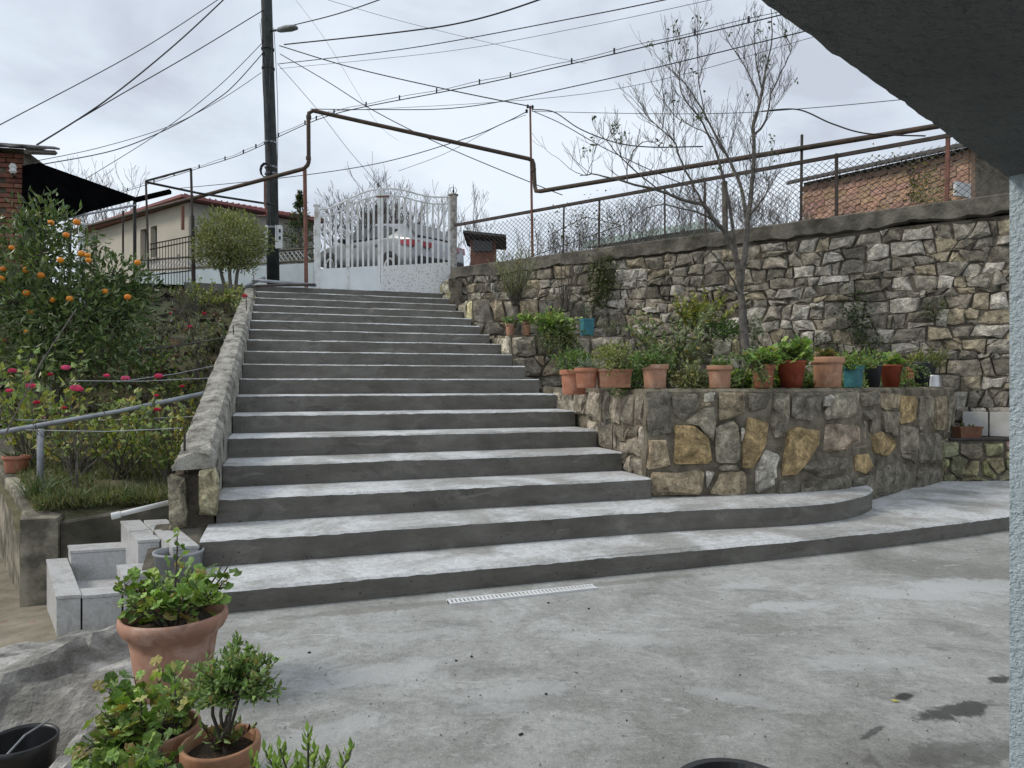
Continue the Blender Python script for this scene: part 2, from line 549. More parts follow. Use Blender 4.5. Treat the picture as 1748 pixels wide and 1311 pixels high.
mat('aluminium', (.62, .63, .64), (.5, .5, .51), 8, .35, metal=.8)
mat('fruit', (.80, .30, .03), (.68, .22, .02), 6, .45, attr=True)
mat('white_plastic', (.74, .75, .75), (.64, .65, .65), 6, .4)
mat('lamp_body', (.22, .24, .24), (.16, .17, .17), 8, .5)
# ------------------------------------------------------------------ the setting: grounds
PATIO = 0.04
def ground_sheets():
    mb = MB()
    edge = [S(-.08, 0.25), (-1.52, 3.1, 0), (-1.38, 2.3, 0), (-1.35, -7, 0), (12, -7, 0), (12, 9.5, 0), S(6.0, 1.2)]
    mb.poly([(p[0], p[1], PATIO) for p in edge])
    tag(mb.build('patio', MATS['patio']), kind='structure')
    mb = MB()
    n = 40
    ids = {}
    for i in range(n + 1):
        for j in range(n + 1):
            x = -14 + 12.7 * i / n; y = -7 + 15.5 * j / n
            d = math.hypot(x + 2.3, y - 4.0)
            z = -.14 - .16 * min(1, max(0, (d - .4) / 1.4)) + .02 * nz(x * 2, y * 2) - .03
            ids[i, j] = mb.pt((x, y, z))
    for i in range(n):
        for j in range(n):
            mb.face((ids[i, j], ids[i + 1, j], ids[i + 1, j + 1], ids[i, j + 1]))
    tag(mb.build('yard_ground', MATS['yard_earth'], smooth=True), kind='structure')
    # street behind the gate and the hill top that reaches the horizon
    mb = MB()
    a, b = S(-3.2, 9.45), S(3.9, 9.45)
    mb.poly([(a.x, a.y, 3.05), (b.x, b.y, 3.05), (4.2, 14.2, 3.10), (6, 19, 4.05), (6, 26, 4.6), (-10, 28, 4.8), (-10, 21, 4.3), (-7.2, 17.5, 3.5)])
    tag(mb.build('street', MATS['asphalt']), kind='structure')
    mb = MB()
    A, B = WALL_A, WALL_B
    mb.poly([(-400, -300, -.45), (400, -300, -.45), (400, 6, -.45), (-400, 6, -.45)])
    mb.poly([(A.x - .4, A.y + .4, 2.99), (B.x + 5, B.y - 3.0, 2.99), (400, 6, 2.99), (900, 1500, 2.99), (-900, 1500, 2.99), (-400, 6, 2.60), (-8.6, 11.8, 2.60), S(-3.0, 9.4, 2.9)])
    tag(mb.build('hill_ground', MATS['hill']), kind='structure')

WALL_A = Vector((-1.07, 13.6, 0))
WALL_B = Vector((6.18, 8.75, 0))
WDIR = (WALL_B - WALL_A).normalized()
WNRM = Vector((WDIR.y, -WDIR.x, 0))
if WNRM.dot(-WALL_A) < 0: WNRM = -WNRM
WLEN = (WALL_B - WALL_A).length
def wall_top(s):
    return 3.55 + .12 * s / WLEN
def wall_at(px, off=0.0):
    "point of the tall wall's face line seen at px; returns (point, s)"
    k = (px - 874) / 1200
    A = WALL_A + WNRM * off
    s = (k * A.y - A.x) / (WDIR.x - k * WDIR.y)
    return A + WDIR * s, s
ground_sheets()

# ------------------------------------------------------------------ the staircase
def dense(pts, step=.06):
    out = []
    for a, b in zip(pts[:-1], pts[1:]):
        a, b = Vector(a), Vector(b)
        n = max(1, int((b - a).length / step))
        out += [a.lerp(b, i / n) for i in range(n)]
    out.append(Vector(pts[-1]))
    return out

def smooth_line(pts, it=2):
    pts = [Vector(p) for p in pts]
    for _ in range(it):
        q = [pts[0]]
        for a, b in zip(pts[:-1], pts[1:]):
            q += [a.lerp(b, .25), a.lerp(b, .75)]
        q.append(pts[-1])
        pts = q
    return pts

def slab(name, front, back, z0, z1, parent, seed, rough=.009, lip=.017):
    "cast step: uneven front edge line, back outline, dark riser, pale chamfered lip and tread"
    mb = MB()
    fr = dense(front, .03)
    n = len(fr)
    nrm = []
    for i in range(n):
        d = fr[min(i + 1, n - 1)] - fr[max(i - 1, 0)]
        nrm.append(Vector((d.y, -d.x, 0)).normalized())
    rows = [[], [], [], []]
    for i, (p, q) in enumerate(zip(fr, nrm)):
        s = i * .03
        a = rough * (nz(s * 2.2, seed * 7.3) + .6 * nz(s * 9, seed * 3.1) + .5 * nz(s * 25, seed))
        ch = nz(s * 3.1, seed * 2.3, 8)
        if ch > .5: a -= .04 * min(1, (ch - .5) * 4)
        b = rough * (nz(s * 2.0, seed * 5.1, 3) + .8 * nz(s * 14, seed, 5))
        rows[0].append((p.x - q.x * .004, p.y - q.y * .004, z0))
        rows[1].append((p.x + q.x * b * .5, p.y + q.y * b * .5, z0 + (z1 - z0) * .5))
        rows[2].append((p.x + q.x * a, p.y + q.y * a, z1 - lip * .75 + b * .8))
        rows[3].append((p.x - q.x * lip + q.x * a, p.y - q.y * lip + q.y * a, z1 + a * .5))
    ids = [[mb.pt(p) for p in r] for r in rows]
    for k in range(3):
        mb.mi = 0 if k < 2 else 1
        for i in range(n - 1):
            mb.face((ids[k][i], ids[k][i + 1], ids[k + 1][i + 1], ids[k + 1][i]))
    mb.mi = 1
    bt = [mb.pt((p[0], p[1], z1 + .002)) for p in back]
    mb.face(ids[3] + bt)
    # ends
    mb.mi = 0
    bl = [mb.pt((p[0], p[1], z0)) for p in back]
    ring_t = [ids[3][-1]] + bt + [ids[3][0]]
    ring_b = [ids[0][-1]] + bl + [ids[0][0]]
    for i in range(len(ring_t) - 1):
        mb.face((ring_b[i], ring_b[i + 1], ring_t[i + 1], ring_t[i]))
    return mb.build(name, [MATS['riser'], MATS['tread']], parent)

stairs = thing('staircase', S(WID / 2, 0, PATIO), 'wide grey concrete outdoor staircase climbing to the white metal gate', 'staircase')
f1 = smooth_line([S(-.06, .0), S(1.6, .03), S(3.7, .04), S(5.2, .13), S(6.6, .30), S(8.5, .65)])
o = slab('step', f1, [S(8.6, 3.5), S(7.0, 3.8), S(4.4, 2.8), S(3.0, .75), S(-.06, .75)], -.02, .17, stairs, 1)
o['label'] = 'lowest step, widening along the foot of the planter'
f2 = smooth_line([S(-.05, .54), S(1.6, .56), S(3.2, .60), (1.86, 5.50, 0), (2.43, 5.64, 0), (2.86, 5.90, 0), (3.2, 6.25, 0), (3.40, 6.62, 0), (3.36, 6.86, 0)], 2)
o = slab('step', f2, [(3.2, 7.0, 0), (2.2, 6.5, 0), S(3.6, 1.3), S(-.05, 1.25)], .12, .338, stairs, 2)
o['label'] = 'second step, ending in a rounded nose below the planter'
for k in range(3, 19):
    v = (k - 1) * TREAD
    fr = [S(0.0, v + jit(.008)), S(WID * .5, v + jit(.008)), S(WID + .02, v + jit(.012))]
    back = [S(WID + .02, v + TREAD + .06), S(0.0, v + TREAD + .06)]
    if k == 18:
        back = [S(WID + .4, v + .75), S(-1.2, v + .75), S(-1.2, v)]
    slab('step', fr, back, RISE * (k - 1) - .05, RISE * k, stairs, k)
# concrete mass below the steps
mb = MB()
pr = [(.30, -.3), (.30, .0), (1.0, .10), (9.7, 2.85), (9.7, -.3)]
mb.loft([[S(.02, v, z) for v, z in pr], [S(WID, v, z) for v, z in pr]])
mb.build('stair_base', MATS['riser'], stairs)

# ------------------------------------------------------------------ stone work
def clip(poly, px, py, nx, ny):
    out = []
    n = len(poly)
    for i in range(n):
        a, b = poly[i], poly[(i + 1) % n]
        da = (a[0] - px) * nx + (a[1] - py) * ny
        db = (b[0] - px) * nx + (b[1] - py) * ny
        if da <= 0: out.append(a)
        if (da < 0 < db) or (db < 0 < da):
            t = da / (da - db)
            out.append((a[0] + (b[0] - a[0]) * t, a[1] + (b[1] - a[1]) * t))
    return out

def cells(sites, bounds, zs=1.35):
    x0, x1, z0, z1 = bounds
    P = np.array([(x, z * zs) for x, z in sites])
    out = []
    for i in range(len(P)):
        d = np.hypot(P[:, 0] - P[i, 0], P[:, 1] - P[i, 1])
        poly = [(x0, z0 * zs), (x1, z0 * zs), (x1, z1 * zs), (x0, z1 * zs)]
        for j in np.argsort(d)[1:22]:
            mx, my = (P[i] + P[j]) / 2
            poly = clip(poly, mx, my, P[j, 0] - P[i, 0], P[j, 1] - P[i, 1])
            if len(poly) < 3: break
        if len(poly) >= 3:
            out.append((i, [(x, z / zs) for x, z in poly]))
    return out

def rubble_sites(x0, x1, z0, z1, wmin, wmax, hmin, hmax, rr):
    sites = []
    z = z0
    while z < z1:
        h = rr.uniform(hmin, hmax)
        if z + h > z1 - hmin * .5: h = max(z1 - z, .02)
        x = x0 - rr.uniform(0, wmax)
        while x < x1 + .1:
            wd = rr.uniform(wmin, wmax) * (1.0 if rr.random() > .22 else .5)
            cx = x + wd / 2
            if x0 - .05 < cx < x1 + .05:
                q_ = rr.random()
                if q_ < .16:
                    sites.append((cx + rr.uniform(-.02, .02), z + h * .26)); sites.append((cx + rr.uniform(-.04, .04), z + h * .78))
                elif q_ < .30:
                    sites.append((cx + rr.uniform(-.04, .04), z + h * rr.uniform(.4, .6))); sites.append((cx + rr.uniform(-.08, .08), z + h * rr.choice((.02, .98))))
                else:
                    sites.append((cx + rr.uniform(-.03, .03), z + h * rr.uniform(.22, .78)))
            x += wd
        z += h
    return sites

def masonry(x0, x1, z0, z1, wmin, wmax, hmin, hmax, rr, amp=.045):
    "uneven courses of wedge-shaped stones between wavy bed joints"
    zs_ = [z0]
    while zs_[-1] < z1 - hmin * 1.2: zs_.append(zs_[-1] + rr.uniform(hmin, hmax))
    zs_[-1] = z1
    ph = [rr.uniform(0, 90) for _ in zs_]
    def bed(i, x):
        if i == 0 or i == len(zs_) - 1: return zs_[i]
        return zs_[i] + amp * (nz(x * 1.2, ph[i]) * 1.2 + .9 * nz(x * 3.4, ph[i], 3))
    out = []
    for i in range(len(zs_) - 1):
        x = x0 - rr.uniform(0, wmax * .6)
        lo, hi = x, x
        while min(lo, hi) < x1:
            wd = rr.uniform(wmin, wmax) * (1.0 if rr.random() > .3 else .55)
            a0, a1 = lo, hi
            lo = max(a0 + .05, x + wd + rr.uniform(-.06, .06)); hi = max(a1 + .05, x + wd + rr.uniform(-.06, .06)); x += wd
            if max(lo, hi) < x0 + .04 or min(a0, a1) > x1 - .04: continue
            cl = lambda v: min(max(v, x0), x1)
            b0, b1, t0, t1 = cl(a0), cl(lo), cl(a1), cl(hi)
            bm, tm = (b0 + b1) / 2 + rr.uniform(-.03, .03), (t0 + t1) / 2 + rr.uniform(-.03, .03)
            j = lambda k=.016: rr.uniform(-k, k)
            B = [(b0, bed(i, b0) + j()), (bm, bed(i, bm) + j()), (b1, bed(i, b1) + j())]
            T = [(t1, bed(i + 1, t1) + j()), (tm, bed(i + 1, tm) + j(.024)), (t0, bed(i + 1, t0) + j())]
            q = rr.random()
            h = zs_[i + 1] - zs_[i]
            if q < .13 and h > .17:
                f = rr.uniform(.3, .7); g = f + rr.uniform(-.2, .2)
                l_ = (B[0][0] + (T[2][0] - B[0][0]) * f, B[0][1] + (T[2][1] - B[0][1]) * f); r_ = (B[2][0] + (T[0][0] - B[2][0]) * g, B[2][1] + (T[0][1] - B[2][1]) * g)
                out.append(B + [r_, l_]); out.append([l_, r_] + T)
            elif q < .34:
                # cut a corner off and fill it with a chink stone
                k = rr.choice((0, 1))
                if k: 
                    c = T[0]; e1 = (T[0][0] + (T[1][0] - T[0][0]) * .75, T[0][1] + (T[1][1] - T[0][1]) * .75); e2 = (c[0] + (B[2][0] - c[0]) * .5, c[1] + (B[2][1] - c[1]) * .5)
                    out.append(B + [e2, e1] + T[1:]); out.append([e2, c, e1])
                else:
                    c = T[2]; e1 = (c[0] + (T[1][0] - c[0]) * .75, c[1] + (T[1][1] - c[1]) * .75); e2 = (c[0] + (B[0][0] - c[0]) * .5, c[1] + (B[0][1] - c[1]) * .5)
                    out.append(B + T[:2] + [e1, e2]); out.append([e2, e1, c])
            else:
                out.append(B + T)
    return out

def stone_mesh(mb, poly, P, rr, gap, proud, round_=.86):
    "one faceted stone over the 2D polygon; P(x, z, d) maps to the world"
    cx = sum(p[0] for p in poly) / len(poly); cz = sum(p[1] for p in poly) / len(poly)
    ring = []
    n = len(poly)
    for i in range(n):
        a, b = poly[i], poly[(i + 1) % n]
        L = math.hypot(b[0] - a[0], b[1] - a[1])
        if L < 1e-5: continue
        for t in ((.12, .9) if L < .24 else (.08, .52, .94)):
            ring.append((a[0] + (b[0] - a[0]) * t, a[1] + (b[1] - a[1]) * t))
    if len(ring) > 11:
        ring = ring[:: 2] if len(ring) > 17 else [p for i, p in enumerate(ring) if i % 3 != 1]
    def shrink(k, j):
        out = []
        for x, z in ring:
            dx, dz = x - cx, z - cz
            L = math.hypot(dx, dz) or 1e-6
            f = max(.15, k - gap / L)
            out.append((cx + dx * f + rr.uniform(-j, j), cz + dz * f + rr.uniform(-j, j)))
        return out
    size = math.sqrt(max(1e-4, sum(math.hypot(x - cx, z - cz) for x, z in ring) / len(ring)))
    tx, tz = rr.uniform(-.11, .11), rr.uniform(-.10, .14)
    gap *= rr.uniform(.2, 2.0)
    r0 = shrink(1.0, .006)
    r1 = shrink(.98, .013)
    r2 = shrink(round_ * rr.uniform(.78, .95), .018)
    R0 = [P(x, z, -.06) for x, z in r0]
    R1 = [P(x, z, proud * rr.uniform(.15, .85)) for x, z in r1]
    R2 = [P(x, z, proud * rr.uniform(.65, 1.25) + (x - cx) * tx + (z - cz) * tz) for x, z in r2]
    a = [mb.pt(p) for p in R0]; b = [mb.pt(p) for p in R1]; c = [mb.pt(p) for p in R2]
    m = len(a)
    for i in range(m):
        j = (i + 1) % m
        mb.face((a[i], a[j], b[j], b[i])); mb.face((b[i], b[j], c[j], c[i]))
    ex = max(x for x, z in r2) - min(x for x, z in r2); ez = max(z for x, z in r2) - min(z for x, z in r2)
    ctr = mb.pt(P(cx + ex * rr.uniform(-.27, .27), cz + ez * rr.uniform(-.27, .27), proud * rr.uniform(1.0, 1.6)))
    for i in range(m):
        mb.face((c[i], c[(i + 1) % m], ctr))

def stones(parent, sites, bounds, P, palette, rr, gap=.012, proud=(.03, .075), keep=None, mat_='stone', zs=1.35):
    if sites and isinstance(sites[0], list): items = list(enumerate(sites))
    else: items = cells(sites, bounds, zs)
    todo = []
    for i, poly in items:
        cx = sum(p[0] for p in poly) / len(poly); cz = sum(p[1] for p in poly) / len(poly)
        if keep and not keep(cx, cz): continue
        ar = 0
        for k in range(len(poly)):
            x1, y1 = poly[k]; x2, y2 = poly[(k + 1) % len(poly)]
            ar += x1 * y2 - x2 * y1
        q = P(cx, cz, 0)
        if abs(ar) > .003: todo.append((abs(ar) / q[1] ** 2, poly, cx, cz))
    todo.sort(key=lambda e_: -e_[0])
    rest = MB()
    for n, (ar, poly, cx, cz) in enumerate(todo):
        mb = MB() if n < 295 else rest
        mb.col = palette(cx, cz, rr)
        stone_mesh(mb, poly, P, rr, gap, rr.uniform(*proud))
        if n < 295: mb.build('stone', MATS[mat_], parent)
    if rest.v: rest.build('small_stones', MATS[mat_], parent, kind='stuff')
    return len(todo)

GREYS = [(.25, .235, .205), (.33, .315, .285), (.19, .176, .15), (.27, .248, .21), (.38, .365, .335), (.15, .139, .118), (.29, .258, .195), (.22, .208, .185)]
def pal_wall(x, z, rr):
    k = rr.uniform(.78, 1.18)
    c = rr.choice(GREYS)
    return (c[0] * k * 1.01, c[1] * k * .98, c[2] * k * .93)

# tall boundary wall behind the terraces
tall = thing('stone_wall', WALL_A + Vector((0, 0, 2.9)), 'tall grey rubble stone boundary wall with concrete coping and wire fence on top', 'stone wall')
def Pt(x, z, d):
    q = WALL_A + WDIR * x + WNRM * (d + .02 * nz(x * 1.1, z * 1.3))
    return (q.x, q.y, z)
mb = MB()
a0, a1 = WALL_A + WDIR * .3 - WNRM * .40, WALL_B + WDIR * 3.0 - WNRM * .40
b0, b1 = WALL_A + WDIR * .1 - WNRM * .05, WALL_B + WDIR * 3.0 - WNRM * .05
mb.loft([[(p.x, p.y, 0.0) for p in (a0, b0, b1, a1)], [(p.x, p.y, 3.40) for p in (a0, b0, b1, a1)]])
mb.build('mortar_core', MATS['mortar'], tall)
mb = MB()
nx_, nz_ = 150, 44
gid = {}
for i in range(nx_ + 1):
    for k in range(nz_ + 1):
        s_, z_ = .02 + (WLEN + .9) * i / nx_, .4 + 3.0 * k / nz_
        d_ = .006 + .022 * nz(s_ * 2.3, z_ * 2.3, 3) + .014 * nz(s_ * 8, z_ * 8, 6)
        q = WALL_A + WDIR * s_ + WNRM * (d_ + .02 * nz(s_ * 1.1, z_ * 1.3))
        gid[i, k] = mb.pt((q.x, q.y, z_))
for i in range(nx_):
    for k in range(nz_):
        mb.face((gid[i, k], gid[i + 1, k], gid[i + 1, k + 1], gid[i, k + 1]))
mb.build('mortar_face', MATS['mortar'], tall)
# coping: uneven lower edge
mb = MB()
N = 200
rows = []
for i in range(N + 1):
    s = -.10 + (WLEN + 3.1) * i / N
    t = wall_top(s)
    lo = t - .24 + .06 * nz(s * 1.5) + .035 * nz(s * 5) + .015 * nz(s * 15)
    q = WALL_A + WDIR * s
    f = q + WNRM * (.075 + .008 * nz(s * 5)); bk = q - WNRM * .42
    rows.append([(q.x, q.y, lo), (f.x, f.y, lo + .02), (f.x, f.y, t - .02 + .008 * nz(s * 7, 4)), (f.x - WNRM.x * .03, f.y - WNRM.y * .03, t + .008 * nz(s * 4, 9)), (bk.x, bk.y, t), (bk.x, bk.y, lo)])
mb.loft(rows)
mb.build('coping', MATS['coping'], tall)
rr = random.Random(5)
ws = masonry(0.05, WLEN + .5, .45, 3.36, .15, .40, .10, .215, rr, .05)
def keep_tall(x, z):
    # leave out what the terraces hide
    q = WALL_A + WDIR * x
    py = 655.5 - (z - EYE) / q.y * 1200
    px = 874 + q.x / q.y * 1200
    if px > 1765: return False
    if px < 1000: return z > 2.55
    if px < 1262: return z > 1.9
    return z > 1.05 or px > 1600
print('tall wall stones', stones(tall, ws, (0, WLEN + .5, .42, 3.38), Pt, pal_wall, rr, .004, (.028, .065), keep_tall))

# planter wall in front (curved)
PL = smooth_line([(1.137, 5.97, 0), (1.9, 6.08, 0), (2.54, 6.22, 0), (3.0, 6.45, 0), (3.41, 6.75, 0), (3.98, 7.33, 0), (4.7, 7.93, 0), (5.15, 8.30, 0), (5.50, 8.75, 0)], 1)
PLS = [0.0]
for a, b in zip(PL[:-1], PL[1:]): PLS.append(PLS[-1] + (b - a).length)
PLEN = PLS[-1]
def pl_at(s):
    s = min(max(s, 0), PLEN - 1e-4)
    for i in range(len(PL) - 1):
        if PLS[i + 1] >= s: break
    t = (s - PLS[i]) / (PLS[i + 1] - PLS[i])
    def tn(k):
        d = PL[min(k + 1, len(PL) - 1)] - PL[max(k - 1, 0)]
        return d.normalized()
    d = tn(i).lerp(tn(i + 1), t).normalized()
    return PL[i].lerp(PL[i + 1], t), Vector((d.y, -d.x, 0))
PTOP = 1.265
def Pp(x, z, d):
    q, n = pl_at(x)
    q = q + n * (d + .02 * nz(x * 1.3, z * 1.7))
    return (q.x, q.y, z)
planter = thing('planter_wall', PL[0] + Vector((0, 0, .17)), 'curved planter wall of ochre and grey field stones carrying the row of pots', 'stone wall')
mb = MB()
N = 90
fr = [pl_at(PLEN * i / N) for i in range(N + 1)]
rows = []
for i, (q, n) in enumerate(fr):
    bk = q - n * .34
    fz = [.0] + [.1 + 1.13 * k / 14 for k in range(15)]
    ff = [q + n * (.002 + .012 * nz(PLEN * i / N * 2.6, z_ * 2.6, 3) + .012 * nz(PLEN * i / N * 7, z_ * 7, 5) + .02 * nz(PLEN * i / N * 1.3, z_ * 1.7)) for z_ in fz]
    f = ff[-1]
    rows.append([(e_.x, e_.y, z_) for e_, z_ in zip(ff, fz)] + [(f.x, f.y, PTOP - .03), ((f - n * .03).x, (f - n * .03).y, PTOP - .005 + .012 * nz(i * .7)), (bk.x, bk.y, PTOP - .01), (bk.x, bk.y, .0)])
mb.loft(rows)
mb.build('mortar_core', MATS['mortar_pale'], planter)
rr = random.Random(21)
PALP = [(.17, .15, .12), (.14, .125, .10), (.20, .175, .14), (.11, .10, .085), (.24, .20, .15), (.40, .265, .105), (.37, .25, .12), (.27, .205, .15), (.31, .285, .24), (.13, .118, .10)]
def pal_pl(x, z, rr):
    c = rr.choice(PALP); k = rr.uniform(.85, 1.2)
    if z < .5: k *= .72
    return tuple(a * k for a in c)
TR = [('k', [(595, 650), (670, 640), (668, 775), (600, 780)]), ('k', [(676, 655), (755, 648), (748, 700), (703, 732), (676, 715)]), ('g', [(712, 738), (762, 690), (806, 686), (808, 785), (792, 792), (750, 745)]),
      ('o', [(680, 748), (738, 742), (794, 792), (797, 865), (678, 868)]), ('t', [(600, 788), (662, 788), (668, 872), (600, 880)]), ('b', [(605, 890), (775, 884), (770, 958), (605, 962)]),
      ('g', [(806, 748), (868, 732), (882, 800), (875, 862), (808, 866)]), ('o', [(902, 716), (976, 736), (966, 800), (926, 886), (882, 880), (892, 790)]), ('k', [(905, 648), (970, 650), (966, 694), (905, 704)]),
      ('g', [(978, 648), (1030, 645), (1032, 720), (1015, 792), (985, 800), (974, 730)]), ('k', [(1040, 650), (1132, 644), (1125, 700), (1100, 738), (1036, 722)]), ('p', [(1136, 660), (1168, 652), (1158, 686), (1138, 690)]),
      ('o', [(1022, 762), (1052, 748), (1124, 757), (1121, 812), (1042, 902), (1008, 908)]), ('r', [(1142, 742), (1268, 731), (1268, 816), (1131, 830)]), ('g', [(1172, 650), (1240, 645), (1241, 722), (1143, 734), (1142, 702)]),
      ('o', [(1275, 782), (1312, 766), (1360, 800), (1340, 838), (1290, 842)]), ('o', [(1368, 658), (1416, 658), (1416, 740), (1365, 742)]), ('p', [(930, 884), (960, 815), (1002, 832), (992, 920), (930, 960)]),
      ('b', [(815, 890), (896, 886), (905, 955), (782, 962)]), ('k', [(1002, 914), (1050, 908), (1060, 960), (992, 962)]), ('k', [(1062, 872), (1120, 842), (1208, 842), (1214, 888), (1110, 908)]), ('o', [(1226, 836), (1270, 832), (1290, 870), (1262, 900), (1226, 882)]),
      ('k', [(1296, 882), (1368, 852), (1410, 882), (1400, 950), (1292, 960)]), ('g', [(1367, 748), (1416, 750), (1420, 828), (1368, 832)]), ('g', [(1247, 650), (1295, 645), (1300, 688), (1247, 692)]), ('b', [(1302, 650), (1364, 650), (1360, 690), (1326, 700), (1306, 690)]),
      ('g', [(1250, 702), (1290, 700), (1300, 758), (1278, 772), (1272, 730)]), ('g', [(1310, 704), (1362, 704), (1358, 790), (1314, 762)]), ('g', [(1426, 660), (1466, 655), (1470, 760), (1426, 762)]), ('b', [(1476, 660), (1508, 656), (1512, 766), (1478, 764)]),
      ('k', [(1426, 770), (1490, 772), (1490, 866), (1422, 862)]), ('k', [(1420, 872), (1488, 878), (1488, 942), (1412, 950)]), ('g', [(1516, 660), (1556, 652), (1552, 764), (1516, 778)]), ('t', [(1494, 790), (1528, 784), (1520, 900), (1496, 908)]),
      ('b', [(812, 650), (898, 645), (898, 708), (870, 724), (814, 738)]), ('p', [(770, 650), (806, 645), (802, 674), (772, 676)]), ('k', [(1066, 916), (1214, 900), (1216, 955), (1068, 962)]), ('k', [(1222, 908), (1284, 892), (1284, 955), (1222, 958)]),
      ('t', [(760, 684), (792, 682), (780, 688), (762, 690)]), ('g', [(812, 872), (872, 870), (880, 882), (814, 884)]), ('p', [(776, 886), (806, 884), (780, 940)]), ('p', [(882, 760), (892, 756), (884, 800)]), ('g', [(1372, 836), (1416, 836), (1412, 866), (1376, 846)]), ('b', [(1416, 952), (1480, 948), (1482, 962), (1416, 966)])]
TCOL = dict(k=(.175, .158, .125), g=(.25, .222, .168), o=(.37, .27, .14), t=(.41, .325, .22), b=(.28, .228, .155), p=(.42, .39, .33), r=(.38, .30, .225))
def pl_pix(px, py):
    lo, hi = 0.0, PLEN - .001
    def f(s):
        q = pl_at(s)[0]
        return 874 + 1200 * q.x / q.y - px
    if f(lo) > 0: s = 0.0
    else:
        for _ in range(30):
            m = (lo + hi) / 2
            if f(m) > 0: hi = m
            else: lo = m
        s = lo
    return s, EYE + (655.5 - py) / 1200 * pl_at(s)[0].y
rr = random.Random(31)
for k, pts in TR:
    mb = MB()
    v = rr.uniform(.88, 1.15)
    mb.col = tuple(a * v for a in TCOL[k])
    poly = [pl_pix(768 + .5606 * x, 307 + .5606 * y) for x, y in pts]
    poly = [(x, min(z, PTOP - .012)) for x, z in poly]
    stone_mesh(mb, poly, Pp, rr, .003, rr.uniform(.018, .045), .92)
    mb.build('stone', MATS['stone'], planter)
# the end that turns back to the tall wall
s_end = pl_pix(768 + .5606 * 1560, 700)[0]
stones(planter, masonry(s_end, PLEN - .02, .17, PTOP - .02, .14, .3, .2, .36, rr), (0, 1, 0, 1), Pp, lambda x, z, r_: tuple(a * r_.uniform(.8, 1.1) for a in r_.choice([(.16, .145, .115), (.20, .18, .14), (.12, .11, .09)])), rr, .008, (.02, .045))

# side wall along the stairs, stepping up with the terraces
side = thing('terrace_side_wall', S(WID + .1, 1.1, .34), 'pale stone retaining wall stepping up beside the right edge of the stairs', 'stone wall')
def Ps(x, z, d):
    q = S(WID + .075 - d + .012 * nz(x * 2, z * 2), x)
    return (q.x, q.y, z)
BANDS = [(1.22, 5.05, 1.262), (5.05, 7.12, 1.99), (7.12, 8.85, 2.72), (8.85, 9.75, 3.30)]
mb = MB()
for v0, v1, zt in [(1.42, 5.05, 1.262)] + BANDS[1:]:
    mb.loft([[S(WID + .065, v0, 0), S(WID + .32, v0, 0), S(WID + .32, v1, 0), S(WID + .065, v1, 0)],
             [S(WID + .065, v0, zt - .012), S(WID + .32, v0, zt - .012), S(WID + .32, v1, zt - .012), S(WID + .065, v1, zt - .012)]])
mb.build('mortar_core', MATS['mortar_pale'], side)
def pal_side(x, z, rr):
    c = rr.choice([(.46, .43, .33), (.38, .345, .27), (.52, .49, .39), (.31, .28, .22), (.47, .42, .25)]) if x > 3.2 else rr.choice([(.28, .245, .19), (.34, .30, .24), (.22, .195, .155), (.36, .29, .20)])
    k = rr.uniform(.85, 1.15)
    return tuple(a * k for a in c)
rr = random.Random(8)
for v0, v1, zt in BANDS:
    zb = max(.32, (v0 / TREAD + 1) * RISE - .06)
    st = masonry(v0 + .005, v1 - .005, zb, zt - .02, .20, .36, .15, .27, rr)
    stones(side, st, (v0 + .005, v1 - .005, zb, zt - .02), Ps, pal_side, rr, .010, (.03, .06), keep=lambda x, z: z > (x / TREAD) * RISE + .04)

# middle and upper terrace walls
def straight_wall(name, a, b, z0, z1, label, thick, pal, seed, wmin, wmax, hmin, hmax, mortar='mortar_pale', gap=.012, proud=(.03, .06)):
    a, b = Vector(a), Vector(b)
    d = (b - a).normalized(); L = (b - a).length
    n = Vector((d.y, -d.x, 0))
    t = thing(name, (a.x, a.y, z0), label, 'stone wall')
    mb = MB()
    q = [a - n * .012, b - n * .012, b - n * thick, a - n * thick]
    mb.loft([[(p.x, p.y, z0) for p in q], [(p.x, p.y, z1 - .012) for p in q]])
    mb.build('mortar_core', MATS[mortar], t)
    def P(x, z, dd):
        p = a + d * x + n * (dd + .012 * nz(x * 2, z * 2))
        return (p.x, p.y, z)
    rr = random.Random(seed)
    st = masonry(0, L, z0 + .01, z1 - .012, wmin, wmax, hmin, hmax, rr)
    stones(t, st, (0, L, z0 + .01, z1 - .012), P, pal, rr, gap, proud)
    return t
T2A, T2B = S(WID + .07, 5.06), wall_at(1262, .05)[0]
straight_wall('terrace_wall', T2A, T2B, 1.15, 1.99, 'low middle terrace wall of pale blocks below the teal planter box', .25, pal_side, 3, .3, .6, .24, .3)
T3A, T3B = S(WID + .07, 7.13), wall_at(1012, .05)[0]
straight_wall('terrace_wall', T3A, T3B, 1.9, 2.72, 'short upper terrace wall of pale blocks below the feathery bush', .25, pal_side, 4, .22, .4, .2, .24)
# soil of the three beds
def bed(name, pts, z, lab):
    mb = MB()
    mb.poly([(p[0], p[1], z) for p in pts])
    o = mb.build(name, MATS['soil'])
    return tag(o, kind='structure')
bed('planter_soil', [S(WID + .25, 1.4)] + [pl_at(PLEN * i / 12)[0] - pl_at(PLEN * i / 12)[1] * .3 for i in range(1, 13)] + [wall_at(1262)[0], T2A], 1.20, '')
bed('terrace_soil', [S(WID + .2, 5.25), T2B + Vector((0, .1, 0)), wall_at(1012)[0], S(WID + .2, 7.12)], 1.93, '')
bed('upper_terrace_soil', [S(WID + .2, 7.3), T3B + Vector((0, .1, 0)), WALL_A, S(WID + .2, 9.4)], 2.65, '')

